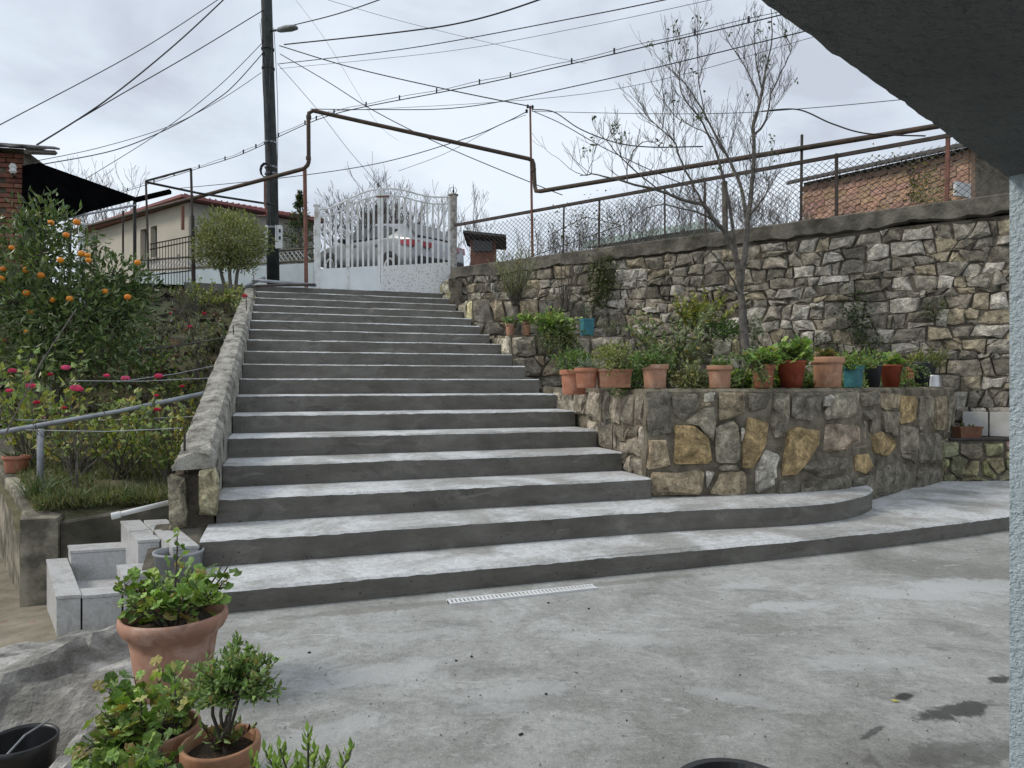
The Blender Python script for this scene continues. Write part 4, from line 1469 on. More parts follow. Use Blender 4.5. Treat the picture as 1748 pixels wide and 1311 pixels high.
# ------------------------------------------------------------------ overhead wires
def wire(pts, r, label, m='cable', n=10, clips=0):
    "pts: (px, py, Y) along the wire"
    P = [at(*p) for p in pts]
    out = []
    for i in range(len(P) - 1):
        p0 = P[max(i - 1, 0)]; p1 = P[i]; p2 = P[i + 1]; p3 = P[min(i + 2, len(P) - 1)]
        for k in range(n):
            f = k / n
            out.append(.5 * (2 * p1 + (p2 - p0) * f + (2 * p0 - 5 * p1 + 4 * p2 - p3) * f * f + (3 * p1 - p0 - 3 * p2 + p3) * f ** 3))
    out.append(P[-1])
    t = thing('overhead_wire', P[0], label, 'wire', 'overhead wires')
    mb = MB(); mb.tube(out, r, 4, False); mb.build('strand', MATS[m], t)
    if clips:
        mb = MB(); mb.tube([p + Vector((0, 0, .05 + .01 * math.sin(i))) for i, p in enumerate(out)], r * .6, 3, False); mb.build('strand', MATS[m], t)
        tot = len(out) - 1
        for c in range(clips):
            q = out[int(tot * (c + .5 + jit(.25)) / clips)]
            mb = MB(); mb.box(q + Vector((0, 0, .04)), .024, .024, .085); mb.build('clip', MATS['cable'], t)
    return t
wire([(485, 76, 14.5), (680, 55, 12), (800, 36, 10.6), (930, -4, 9), (1100, -75, 7.5)], .013, 'thick dark wire sagging from the pole towards the upper middle')
wire([(500, 43, 14.4), (575, 24, 13), (660, -5, 12), (800, -60, 10)], .011, 'short dark wire from the street lamp to the top edge')
wire([(476, 109, 14.5), (700, 82, 12), (1000, 27, 9.5), (1180, -10, 8)], .008, 'straight thin wire below the thick sagging one')
wire([(478, 117, 14.5), (760, 88, 12), (1000, 45, 10), (1240, -6, 8)], .004, 'faint wire just under the straight thin one', 'wire_mat')
wire([(470, 236, 14.5), (540, 205, 13.8), (610, 185, 13), (765, 155, 12), (910, 124, 11), (1100, 80, 10), (1335, 25, 9), (1520, -25, 8)], .009, 'double cable with dark clips crossing from pole to soffit', 'cable', 8, 15)
wire([(160, 345, 22), (241, 318, 19.5), (330, 290, 17.2), (400, 268, 15.7), (452, 246, 14.6)], .009, 'double cable with dark clips left of the pole', 'cable', 8, 8)
wire([(530, 186, 13.5), (640, 187, 13), (790, 183, 12), (1000, 143, 10.5), (1400, 47, 8.5), (1560, 5, 8)], .008, 'thin wire running just below the clipped double cable')
wire([(560, 190, 13.5), (1000, 160, 10.5), (1400, 60, 8.5), (1520, 20, 8)], .004, 'faintest wire under the clipped cable across the bare tree', 'wire_mat')
wire([(477, 78, 14.5), (600, 115, 13.8), (760, 152, 13), (902, 181, 12.5)], .010, 'wire dropping from the pole to the thin fence post top')
wire([(478, 92, 14.5), (560, 140, 14), (640, 190, 13.5), (760, 250, 13.2), (905, 311, 12.9), (960, 333, 12.8)], .008, 'wire crossing down behind the gas pipe to the fence')
wire([(473, 108, 14.5), (540, 185, 15.5), (600, 262, 17), (660, 330, 18)], .007, 'steep wire from the pole down into the bare tree')
wire([(900, 190, 12.5), (860, 210, 12.8), (790, 238, 13.4), (640, 280, 15), (470, 305, 17), (300, 322, 20)], .009, 'low wire running left from the thin fence post')
wire([(898, 196, 12.5), (850, 215, 12.8), (760, 262, 14), (680, 292, 15)], .005, 'faint twin of the low wire left of the fence post', 'wire_mat')
wire([(908, 187, 12.5), (945, 191, 12), (990, 220, 11.4), (1050, 243, 10.9), (1110, 251, 10.5), (1200, 250, 10)], .009, 'looping wire right of the thin fence post')
wire([(908, 189, 12.5), (960, 212, 12), (1030, 252, 11.4), (1110, 290, 10.9), (1180, 320, 10.6)], .007, 'wire falling right from the fence post into the branches')
wire([(908, 190, 12.5), (1100, 194, 10.9), (1250, 193, 10), (1400, 183, 9), (1560, 168, 8.2)], .005, 'almost level faint wire right of the fence post', 'wire_mat')
wire([(1300, 190, 9.6), (1362, 187, 9.3), (1420, 211, 9), (1480, 228, 8.8), (1580, 232, 8.4)], .009, 'kinked wire hanging above the pipe near the soffit')
wire([(450, 17, 14.5), (330, 90, 13.6), (200, 165, 12.4), (62, 247, 11.1)], .009, 'wire from the pole to the tin roof on the left')
wire([(400, -18, 14), (300, 75, 13.2), (180, 172, 12.2), (64, 247, 11.1)], .012, 'thicker wire reaching the tin roof corner from above')
wire([(395, -16, 13.5), (240, 85, 12), (0, 213, 10), (-90, 260, 9.4)], .007, 'uppermost thin wire crossing the upper left sky')
wire([(451, 70, 14.5), (370, 150, 15), (270, 228, 16.5), (150, 303, 18.5), (80, 345, 20)], .009, 'steep wire from the pole down over the black awning')
wire([(451, 88, 14.5), (400, 145, 14.2), (365, 173, 13.8), (300, 213, 13.2), (200, 255, 12.4), (70, 281, 11.4)], .009, 'sagging wire from the pole to the brick corner')
wire([(446, 124, 14.5), (380, 168, 14.1), (290, 215, 13.4), (170, 252, 12.4), (50, 277, 11.3)], .006, 'paler sagging wire ending beside the brick corner', 'wire_mat')
wire([(560, 0, 12), (700, 40, 13), (900, 88, 14), (1000, 108, 15)], .004, 'faint wire descending right in the upper middle sky', 'wire_mat')
wire([(505, 0, 12), (560, 75, 13.2), (640, 205, 15), (680, 240, 16)], .003, 'hairline wire descending from the top beside the pole', 'wire_mat')

# ------------------------------------------------------------------ fence frames left of the gate
lf = thing('rusty_bar_fence', at(328, 490, 13.0), 'rusty bar fence panel between two frame posts left of the round shrub', 'fence')
Yl, Yr = 12.4, 13.0
def LF(px, py):
    t = (px - 250) / 78
    return at(px, py, Yl + (Yr - Yl) * t)
for pts, r_ in (([(329, 500), (328, 360), (326, 288)], .022), ([(254, 520), (252, 400), (249, 309)], .018), ([(331, 498), (328.5, 368)], .035)):
    mb = MB(); mb.tube([LF(*p) for p in pts], r_, 6); mb.build('post', MATS['rust_rail'], lf)
mb = MB(); mb.tube([LF(249, 309), LF(326, 288)], .02, 6); mb.build('top_bar', MATS['rust_rail'], lf)
mb = MB(); mb.tube([LF(250, 311), at(340, 330, 13.3), at(470, 350, 14.2)], .022, 6); mb.build('cross_beam', MATS['dark_metal'], lf)
for a, b in (((256, 417), (326, 403)), ((256, 426), (326, 412)), ((256, 470), (326, 462))):
    mb = MB(); mb.tube([LF(*a), LF(*b)], .012, 5); mb.build('rail', MATS['rust_rail'], lf)
for i in range(14):
    px = 258 + i * 4.9
    f = (px - 256) / 70
    mb = MB(); mb.tube([LF(px, 500 - 6 * f), LF(px, 418 - 14 * f)], .007, 4); mb.build('bar', MATS['rust_rail'], lf)
# low mesh fence on blocks behind the shrub, along the street
sf = thing('street_fence', at(420, 470, 16), 'low dark lattice fence on a pale base along the street behind the pole', 'fence')
a, b = at(230, 470, 17.5), at(540, 452, 15.2)
dd = (b - a).normalized(); L = (b - a).length; nn2 = Vector((dd.y, -dd.x, 0)).normalized()
mb = MB(); mb.box((a + b) / 2 + Vector((0, 0, -.28)), L, .2, .62, ax=dd, ay=nn2, az=dd.cross(nn2) * (-1 if dd.cross(nn2).z < 0 else 1)); mb.build('base', MATS['pale_blue_panel'], sf)
for zo in (.10, .36):
    mb = MB(); mb.tube([a + Vector((0, 0, zo)), b + Vector((0, 0, zo))], .025, 5); mb.build('rail', MATS['old_concrete_dark'], sf)
mb = MB()
k = 0
while k * .12 < L - .3:
    for sg in (0, 1):
        p = a + dd * (k * .12 + (.24 if sg else 0)); q = a + dd * (k * .12 + (0 if sg else .24))
        mb.tube([p + Vector((0, 0, .10)), q + Vector((0, 0, .36))], .009, 3)
    k += 1
mb.build('lattice', MATS['white_paint'], sf)

# loose pipes lying at the head of the stairs
for i, (pa, pb, r_, lab) in enumerate((((430, 478, 12.3), (540, 487, 12.75), .03, 'upper grey pipe lying at the head of the stairs'), ((436, 488, 12.15), (538, 491, 12.6), .022, 'lower thin pipe lying at the head of the stairs'), ((415, 490, 12.3), (452, 474, 12.6), .028, 'short bent pipe end left of the gate post'))):
    A_, B_ = at(*pa), at(*pb)
    A_.z = max(A_.z, 2.96 + r_); B_.z = max(B_.z, 3.06 + r_)
    mb = MB(); mb.tube([A_, B_], r_, 8)
    tag(mb.build('loose_pipe', MATS['grey_pipe' if i != 1 else 'rust_rail'], smooth=True), lab, 'pipe', 'loose pipes')

# ------------------------------------------------------------------ brick shed and black awning on the left
sh = thing('brick_shed', at(20, 430, 11.0), 'old red brick shed corner with tin roof at the left edge', 'building')
bc = at(40, 430, 11.0)
bd = Vector((-.97, -.24, 0)).normalized(); bn = Vector((-bd.y, bd.x, 0))
if bn.y > 0: bn = -bn
mb = MB()
q = [bc + bn * -.012, bc + bd * 3.5 - bn * .012, bc + bd * 3.5 - bn * .8, bc - bn * .8]
mb.loft([[(p.x, p.y, 1.8) for p in q], [(p.x, p.y, 4.98) for p in q]])
mb.build('core_wall', MATS['mortar'], sh)
rr = random.Random(2)
course = .078
for i in range(int((4.95 - 3.1) / course)):
    z = 3.1 + i * course
    x = 0.0 if i % 2 else -.0
    off = 0 if i % 2 else .115
    k = 0
    while x < .62:
        L = .115 if (k == 0 and not i % 2) else .225
        if x > .16 and rr.random() < (.75 if z < 4.6 else .1):
            x += L + .012; k += 1
            continue
        mb = MB()
        v = rr.uniform(.7, 1.25)
        mb.col = (v, v * rr.uniform(.85, 1.1), v * rr.uniform(.85, 1.1))
        d = rr.uniform(0, .012)
        mb.box(bc + bd * (x + L / 2) + bn * (d) + Vector((0, 0, z - bc.z + course / 2)), L, .05, course - .013, ax=bd, ay=bn, bev=.006)
        mb.build('brick', MATS['brick'], sh)
        x += L + .012; k += 1
mb = MB()
n = 44
rows = []
for i in range(n + 1):
    t = i / n
    p = bc - bd * .20 + bd * (3.8 * t)
    wv = .022 * math.sin(i * 1.55)
    rows.append([p + bn * .34 + Vector((0, 0, 4.90 - bc.z + wv)), p + bn * .34 + Vector((0, 0, 4.925 - bc.z + wv)), p - bn * .9 + Vector((0, 0, 5.30 - bc.z + wv)), p - bn * .9 + Vector((0, 0, 5.27 - bc.z + wv))])
mb.loft(rows)
rf = mb.build('roof', MATS['roof_tin'], sh)
for t in (.02, .3, .6):
    p = bc - bd * .22 + bd * (3.6 * t)
    mb = MB(); mb.tube([p + bn * .3 + Vector((0, 0, 4.85 - bc.z)), p - bn * .85 + Vector((0, 0, 5.2 - bc.z))], .04, 4); mb.build('rafter', MATS['bark'], rf)
ins = at(22, 285, 10.85)
mb = MB(); mb.lathe(ins - Vector((0, 0, .1)), [(.03, 0), (.055, .03), (.04, .07), (.055, .10), (.03, .15)], 10); mb.build('insulator', MATS['white_plastic'], sh)
mb = MB(); mb.tube([at(22, 294, 10.85), at(22, 300, 10.85), at(26, 302, 11.0)], .015, 5); mb.build('insulator_bracket', MATS['dark_metal'], sh)

aw = thing('awning', at(231, 500, 13.0), 'flat black awning sheet stretched from the brick shed to a thin post', 'awning')
cA, cB, cC, cD, cE = at(38, 285, 10.96), at(67, 280, 11.3), at(237, 340, 13.4), at(95, 377, 10.8), at(37, 388, 10.55)
mb = MB()
top = [cA, cB, cC, cD, cE]
mb.loft([[p for p in top], [p + Vector((0, 0, .02)) for p in top]])
mb.build('sheet', MATS['black_tarp'], aw)
mb = MB(); mb.tube([at(228, 342, 13.1), at(291, 327, 13.6)], .05, 4); mb.build('beam', MATS['black_tarp'], aw)
for px, y0, y1, Y, mt, r_ in ((230, 345, 520, 13.1, 'dark_metal', .03), (210, 360, 440, 13.6, 'rust_rail', .018), (119, 375, 480, 11.0, 'dark_metal', .025)):
    mb = MB(); mb.tube([at(px, y1, Y), at(px, y0, Y)], r_, 6); mb.build('post', MATS[mt], aw)
mb = MB(); mb.tube([at(98, 375, 10.95), at(232, 350, 13.1)], .02, 6); mb.build('front_beam', MATS['grey_pipe'], aw)
wp = thing('white_post', at(139, 480, 10.8), 'white painted post standing behind the mandarin tree', 'post')
mb = MB(); mb.tube([at(139, 520, 10.8), at(139, 384, 10.8)], .045, 10); mb.build('shaft', MATS['white_paint'], wp)
mb = MB(); mb.lathe(at(139, 384, 10.8), [(.06, -.01), (.06, .02), (.03, .04)], 10); mb.build('cap', MATS['white_paint'], wp)

# ------------------------------------------------------------------ pale house with red roof
hp = thing('house_behind', at(322, 480, 21), 'cream rendered house with red metal roof behind the utility pole', 'building')
c1 = at(322, 342, 21); c2 = at(140, 404, 25.6); c3 = at(535, 385, 23.8)
ZT = c1.z - .05
d12 = Vector((c2.x - c1.x, c2.y - c1.y, 0)); d13 = Vector((c3.x - c1.x, c3.y - c1.y, 0))
L12, L13 = d12.length, d13.length
d12.normalize(); d13.normalize()
n12 = Vector((d12.y, -d12.x, 0)); n12 = n12 if n12.y < 0 else -n12
n13 = Vector((d13.y, -d13.x, 0)); n13 = n13 if n13.y < 0 else -n13
b1 = Vector((c1.x, c1.y, 0))
WIN = []
for px0, px1, y0, y1 in ((239.5, 250, 391, 444), (257, 268, 386, 440), (158, 166, 414, 452)):
    def s_of(px):
        k = (px - 874) / 1200
        return (k * b1.y - b1.x) / (d12.x - k * d12.y)
    sa, sb = sorted((s_of(px0), s_of(px1)))
    yd = (b1 + d12 * ((sa + sb) / 2)).y
    WIN.append((sa, sb, EYE + (655.5 - y1) / 1200 * yd, EYE + (655.5 - y0) / 1200 * yd))
# street side wall with real openings: vertical strips
def strip_wall(base, d, L, z0, z1, wins, m, par_, th=.25, n=None):
    mb = MB()
    xs = sorted({0, L, *[w_[0] for w_ in wins], *[w_[1] for w_ in wins]})
    def blk(a, b, za, zb):
        c = base + d * ((a + b) / 2) - n * (th / 2) + Vector((0, 0, (za + zb) / 2))
        mb.box(c, b - a, th, zb - za, ax=d, ay=n)
    for a, b in zip(xs[:-1], xs[1:]):
        w_ = [q for q in wins if q[0] <= a + 1e-4 and q[1] >= b - 1e-4]
        if w_:
            blk(a, b, z0, w_[0][2]); blk(a, b, w_[0][3], z1)
        else: blk(a, b, z0, z1)
    return mb.build('wall', m, par_)
strip_wall(b1, d12, L12, 2.8, ZT, WIN, MATS['house_cream'], hp, n=n12)
strip_wall(b1 + d13 * .01, d13, L13, 2.8, ZT - .004, [], MATS['house_cream_end'], hp, n=n13)
for sa, sb, z0, z1 in WIN:
    mb = MB(); mb.box(b1 + d12 * ((sa + sb) / 2) - n12 * .16 + Vector((0, 0, (z0 + z1) / 2)), sb - sa, .03, z1 - z0, ax=d12, ay=n12)
    wn = mb.build('window', MATS['glass_dark'], hp)
    mb = MB()
    for a in (sa + .03, sb - .03, (sa + sb) / 2):
        mb.box(b1 + d12 * a - n12 * .13 + Vector((0, 0, (z0 + z1) / 2)), .05, .03, z1 - z0, ax=d12, ay=n12)
    mb.build('frame', MATS['house_cream_end'], wn)
    mb = MB(); mb.box(b1 + d12 * ((sa + sb) / 2) + n12 * .03 + Vector((0, 0, z0 - .05)), sb - sa + .16, .12, .07, ax=d12, ay=n12); mb.build('sill', MATS['house_cream'], hp)
mb = MB()
ov = .35
e_ = [b1 + n12 * ov + n13 * ov, b1 + d13 * (L13 + .3) + n13 * ov, b1 + d13 * (L13 + .3) + d12 * L12, b1 + d12 * (L12 + .2) + n12 * ov]
rid = [b1 + d13 * (L13 * .5) + d12 * 2.2, b1 + d13 * (L13 * .5) + d12 * (L12 - 1)]
zr = ZT + .55
E = [Vector((p.x, p.y, ZT + .02)) for p in e_]; E2 = [Vector((p.x, p.y, ZT + .10)) for p in e_]
r0, r1 = Vector((rid[0].x, rid[0].y, zr)), Vector((rid[1].x, rid[1].y, zr))
i0 = [mb.pt(p) for p in E]; i1 = [mb.pt(p) for p in E2]; ir = [mb.pt(r0), mb.pt(r1)]
for k in range(4):
    j = (k + 1) % 4
    mb.face((i0[k], i0[j], i1[j], i1[k]))
mb.face(i0[::-1])
mb.face((i1[0], i1[1], ir[0])); mb.face((i1[1], i1[2], ir[1], ir[0])); mb.face((i1[2], i1[3], ir[1])); mb.face((i1[3], i1[0], ir[0], ir[1]))
rfh = mb.build('roof', MATS['roof_red'], hp)
for k in range(26):
    t = (k + .5) / 26
    p = E2[0].lerp(E2[1], t)
    mb = MB(); mb.tube([p + Vector((0, 0, .02)), p.lerp(r0, .9) + Vector((0, 0, .03))], .022, 4); mb.build('seam', MATS['roof_red'], rfh)
mb = MB(); mb.tube([at(312, 352, 20.85), at(312, 392, 20.85)], .05, 8); mb.build('drainpipe', MATS['rust_post'], hp)
mb = MB(); mb.box(at(305, 440, 20.9), .06, .06, .2); mb.build('tap_box', MATS['house_cream_end'], hp)

# ------------------------------------------------------------------ orange house beyond the fence on the right
ho = thing('orange_house', at(1540, 350, 14.5), 'long orange brick house with low tiled roof beyond the wire fence', 'building')
oa, ob = at(1372, 312, 17.5), at(1640, 256, 13.2)
dz = Vector((ob.x - oa.x, ob.y - oa.y, 0)); Lo = dz.length; dz.normalize()
no = Vector((dz.y, -dz.x, 0)); no = no if no.y < 0 else -no
zt0 = 6.05
p0 = Vector((oa.x, oa.y, 0))
mb = MB()
q = [p0, p0 + dz * (Lo + .2), p0 + dz * (Lo + .2) - no * 4, p0 - no * 4]
mb.loft([[(p.x, p.y, 2.9) for p in q], [(p.x, p.y, oa.z) if i in (0, 3) else (p.x, p.y, ob.z) for i, p in enumerate(q)]])
mb.build('wall', MATS['mortar_pale'], ho)
rr = random.Random(9)
nb = 0
for i in range(12):
    f0 = i / 12
    x = -rr.uniform(0, .3)
    while x < Lo + .1 and nb < 290:
        L = .36
        a = max(x, 0); b = min(x + L, Lo + .2)
        if b - a > .05:
            zl = 4.35 + (oa.z + (ob.z - oa.z) * ((a + b) / 2 / Lo) - .08 - 4.35) * f0
            hgt = (oa.z + (ob.z - oa.z) * ((a + b) / 2 / Lo) - .08 - 4.35) / 12
            mb = MB(); v = rr.uniform(.78, 1.2); mb.col = (v, v * rr.uniform(.9, 1.08), v * rr.uniform(.9, 1.08))
            mb.box(p0 + dz * ((a + b) / 2) + no * (.008 + rr.uniform(0, .01)) + Vector((0, 0, zl + hgt / 2)), b - a - .015, .05, hgt - .014, ax=dz, ay=no)
            mb.build('brick', MATS['orange_brick'], ho); nb += 1
        x += L
mb = MB()
rows = []
for i in range(61):
    t = i / 60
    p = p0 + dz * (-.25 + (Lo + .9) * t)
    z = oa.z + (ob.z - oa.z) * (-.25 + (Lo + .9) * t) / Lo + .022 * (1 if i % 2 else -1)
    rows.append([p + no * .32 + Vector((0, 0, z - .03)), p + no * .32 + Vector((0, 0, z + .03)), p - no * 2.4 + Vector((0, 0, z + .75)), p - no * 2.4 + Vector((0, 0, z + .70))])
mb.loft(rows)
mb.build('roof', MATS['roof_tin'], ho)
mb = MB()
pe = p0 + dz * (Lo + .22)
gb = [pe, pe + Vector((2.6, 1.2, 0))]
nb_ = Vector((1.2, -2.6, 0)).normalized()
mb.loft([[(p.x, p.y, 2.9) for p in (gb[0], gb[1], gb[1] + Vector((-.1, .25, 0)), gb[0] + Vector((-.1, .25, 0)))], [(p.x, p.y, ob.z - .05) for p in (gb[0], gb[1], gb[1] + Vector((-.1, .25, 0)), gb[0] + Vector((-.1, .25, 0)))]])
mb.build('gable_wall', MATS['orange_brick'], ho)
mb = MB(); mb.box(at(1652, 326, 13.0), .75, .06, .26, ax=(.9, .42, 0), ay=(-.42, .9, 0)); mb.build('window', MATS['white_paint'], ho)

# turquoise roofs and the red brick hut seen through the fence
for i, (px0, px1, y0, y1, Y, lab) in enumerate(((1000, 1100, 425, 408, 19, 'left pale turquoise shed roof behind the fence'), (1095, 1205, 408, 392, 18, 'right pale turquoise shed roof behind the fence'))):
    t = thing('garden_shed', at((px0 + px1) / 2, 455, Y), lab, 'shed', 'turquoise sheds')
    a, b = at(px0, y0, Y), at(px1, y1, Y - .8)
    d = Vector((b.x - a.x, b.y - a.y, 0)); L = d.length; d.normalize(); n = Vector((d.y, -d.x, 0))
    mb = MB()
    q = [a, Vector((b.x, b.y, a.z)), Vector((b.x, b.y, a.z)) - n * 1.6, a - n * 1.6]
    mb.loft([[(p.x, p.y, 2.95) for p in q], [(p.x, p.y, a.z - .05) for p in q]])
    mb.build('wall', MATS['house_cream_end'], t)
    mb = MB()
    mb.loft([[a + n * .2, b + n * .2, b - n * 1.8 + Vector((0, 0, .3)), a - n * 1.8 + Vector((0, 0, .3))], [a + n * .2 + Vector((0, 0, .17)), b + n * .2 + Vector((0, 0, .17)), b - n * 1.8 + Vector((0, 0, .42)), a - n * 1.8 + Vector((0, 0, .42))]])
    mb.build('roof', MATS['turquoise'], t)
hut = thing('brick_hut', at(825, 455, 16.5), 'small red brick hut with dark lean-to roof right of the gate post', 'building')
a, b = at(803, 460, 16.5), at(846, 405, 16.5)
mb = MB(); mb.box(Vector(((a.x + b.x) / 2, 17.0, (a.z + b.z) / 2 - .3)), abs(b.x - a.x), 1.0, abs(a.z - b.z) + .6 - .1); mb.build('wall', MATS['brick'], hut)
mb = MB(); mb.box(Vector(((a.x + b.x) / 2 + .05, 16.9, b.z)), abs(b.x - a.x) + .4, 1.6, .06, ax=Vector((.98, 0, -.1)).normalized(), az=Vector((.1, 0, .98)).normalized()); mb.build('roof', MATS['roof_tin'], hut)
mb = MB(); mb.box(at(824, 418, 16.47), .45, .03, .3); mb.build('window', MATS['glass_dark'], hut)
# ------------------------------------------------------------------ plants
UP = Vector((0, 0, 1))
def rdir(zmin=-1.0, zmax=1.0):
    z = R.uniform(zmin, zmax); a = R.uniform(0, 2 * math.pi); r = math.sqrt(max(0, 1 - z * z))
    return Vector((r * math.cos(a), r * math.sin(a), z))
def side_of(d, roll=None):
    s = d.cross(UP)
    if s.length < .05: s = d.cross(Vector((1, 0, 0)))
    s.normalize()
    if roll is not None:
        s = Matrix.Rotation(roll, 3, d) @ s
    return s
GRN = [(0.112, 0.188, 0.053), (0.165, 0.255, 0.068), (0.083, 0.143, 0.045), (0.21, 0.285, 0.09), (0.135, 0.195, 0.075)]
GER = [(0.189, 0.304, 0.065), (0.246, 0.377, 0.087), (0.145, 0.239, 0.058), (0.319, 0.42, 0.116), (0.116, 0.189, 0.051)]
OLV = [(0.156, 0.182, 0.078), (0.202, 0.227, 0.098), (0.111, 0.13, 0.058), (0.247, 0.26, 0.13)]
GRY = [(0.14, 0.182, 0.105), (0.196, 0.231, 0.14), (0.098, 0.133, 0.077)]
YEL = [(0.312, 0.338, 0.069), (0.225, 0.275, 0.062), (0.375, 0.362, 0.1), (0.15, 0.2, 0.05)]
CIT = [(.08, .125, .042), (.11, .165, .055), (.14, .20, .07), (.20, .25, .12), (.06, .095, .034)]

def cloud(mb, c, rx, ry, rz, n, L, W, cols, kind='leaf', shell=.5, lump=.35, up=.35, zcut=-1.0, seed=0, out=.8):
    "leaves spread through an uneven ellipsoid"
    c = Vector(c)
    k = 0
    while k < n:
        d = rdir()
        if d.z < zcut: continue
        r = (R.random() ** shell)
        lm = 1 + lump * (nz(d.x * 1.9 + seed, d.y * 1.9, d.z * 1.9) * 1.3 + .5 * nz(d.x * 4.5, d.y * 4.5 + seed, d.z * 4.5))
        # gaps
        if nz(d.x * 3.1 + seed, d.y * 3.1, d.z * 3.1 + r * 2) < -.30 and R.random() < .75:
            k += 1
            continue
        p = c + Vector((d.x * rx, d.y * ry, d.z * rz)) * (r * lm)
        ld = (d * out + rdir() * .8 + UP * up)
        if ld.length < .1: ld = UP.copy()
        ld.normalize()
        mb.col = vary(R.choice(cols), .2)
        s = side_of(ld, R.uniform(-1.1, 1.1))
        l = L * R.uniform(.65, 1.2)
        if kind == 'leaf': mb.leaf(p, ld, s, l, W * R.uniform(.7, 1.2))
        else: mb.disc_leaf(p, ld, s, l, .2)
        k += 1

def sprig(mbl, mbs, base, d0, length, r0, nl, L, W, cols, kind='leaf', bend=.25, start=.25, grav=0.0, n=6):
    "a bending stem with leaves along it"
    p = Vector(base); d = Vector(d0).normalized()
    pts = [p.copy()]
    for i in range(n):
        d = (d + rdir() * bend + UP * grav).normalized()
        p = p + d * (length / n)
        pts.append(p.copy())
    if mbs is not None: mbs.tube(pts, [r0 * (1 - .7 * i / n) for i in range(n + 1)], 4, False)
    for k in range(nl):
        t = start + (1 - start) * (k + R.random()) / nl
        i = min(int(t * n), n - 1)
        q = pts[i].lerp(pts[i + 1], t * n - i)
        ax = (pts[i + 1] - pts[i]).normalized()
        ld = (rdir() * 1.0 + ax * .7 + UP * .15).normalized()
        mbl.col = vary(R.choice(cols), .3)
        if R.random() < .05: mbl.col = vary((.34, .27, .09), .3)
        s = side_of(ld, R.uniform(-.9, .9))
        l = L * R.uniform(.42, 1.25)
        if kind == 'leaf': mbl.leaf(q, ld, s, l, W * R.uniform(.8, 1.2))
        else:
            q2 = q + ld * (l * .5)
            if mbs is not None: mbs.tube([q, q2], r0 * .35, 3, False)
            mbl.disc_leaf(q2, ld, s, l, .2)
    return pts

def grow(mb, p, d, L, r, depth, spread=.5, up=.12, kids=(2, 3), segs=4, wob=.14, rmin=.003, nside=4, shrink=.72, ends=None):
    pts = [Vector(p)]
    d = Vector(d).normalized()
    for i in range(segs):
        d = (d + rdir() * wob + UP * up).normalized()
        pts.append(pts[-1] + d * (L / segs))
    r1 = max(r * .62, rmin)
    mb.tube(pts, [r + (r1 - r) * i / segs for i in range(segs + 1)], nside if r > .012 else 3, False)
    if depth == 0:
        if ends is not None: ends.append((pts[-1], d))
        return
    nk = R.randint(*kids)
    for k in range(nk):
        t = 1.0 if k == 0 else R.uniform(.35, .95)
        i = min(int(t * segs), segs - 1)
        q = pts[i].lerp(pts[i + 1], t * segs - i)
        sd = rdir(-.3, .6)
        nd = (d + sd * spread * (0.6 if k == 0 else 1.3)).normalized()
        grow(mb, q, nd, L * shrink * R.uniform(.75, 1.15), max(r1 * (1 if k == 0 else .75), rmin), depth - 1, spread, up, kids, segs, wob, rmin, nside, shrink, ends)

# ---- mandarin tree
MT = at(95, 655, 8.6); MT.z = garden_z(MT.x, MT.y)
mt = thing('mandarin_tree', MT, 'mandarin tree hung with small orange fruit on the left', 'tree')
mbt = MB()
mbt.tube([MT - UP * .1, MT + Vector((.03, 0, .5)), MT + Vector((.0, .02, .9))], [.09, .075, .06], 8)
ml = MB(); crown = []
lobes = [(at(75, 440, 8.5), .62, .62, .62, 1512), (at(72, 385, 8.6), .30, .30, .36, 504), (at(190, 488, 8.8), .48, .5, .42, 1080), (at(20, 520, 8.2), .7, .6, .62, 1512), (at(120, 540, 8.3), .72, .6, .6, 1656), (at(210, 545, 8.7), .42, .4, .42, 720), (at(-40, 440, 8.4), .5, .5, .6, 648), (at(60, 610, 8.0), .7, .5, .4, 936), (at(170, 610, 8.2), .5, .4, .35, 648), (at(230, 500, 8.9), .26, .3, .3, 302)]
for i, (c, rx, ry, rz, n) in enumerate(lobes):
    cloud(ml, c, rx, ry, rz, n, .11, .036, CIT, shell=.5, lump=.5, up=.15, seed=i * 3.7)
    mbt.tube([MT + Vector((0, 0, .6)), (MT + Vector((0, 0, .6))).lerp(c, .5) + rdir() * .08, c], [.05, .03, .015], 5)
    for k in range(7):
        q = c + Vector((rdir().x * rx, rdir().y * ry, abs(rdir().z) * rz)) * .75
        mbt.tube([c, c.lerp(q, .5) + rdir() * .05, q], [.014, .009, .005], 3, False)
mbt.build('trunk', MATS['bark'], mt)
ml.build('crown', MATS['glossy_leaf'], mt)
for px, py in ((113, 401), (87, 380), (131, 379), (150, 436), (151, 444), (103, 444), (139, 433), (235, 448), (44, 461), (5, 459), (2, 476), (45, 500), (90, 512), (179, 497), (51, 533), (119, 510), (7, 580), (47, 566), (218, 507), (20, 423), (70, 470)):
    q = at(px, py, 8.02 + R.uniform(-.12, .05))
    mb = MB(); v = R.uniform(.85, 1.1); mb.col = (v, v * R.uniform(.85, 1.1), v)
    r_ = .037 * R.uniform(.85, 1.1)
    mb.lathe(q - UP * r_ * .85, [(r_ * .35, 0), (r_ * .8, r_ * .28), (r_, r_ * .85), (r_ * .82, r_ * 1.4), (r_ * .3, r_ * 1.68)], 12)
    mb.build('mandarin', MATS['fruit'], mt, smooth=True)

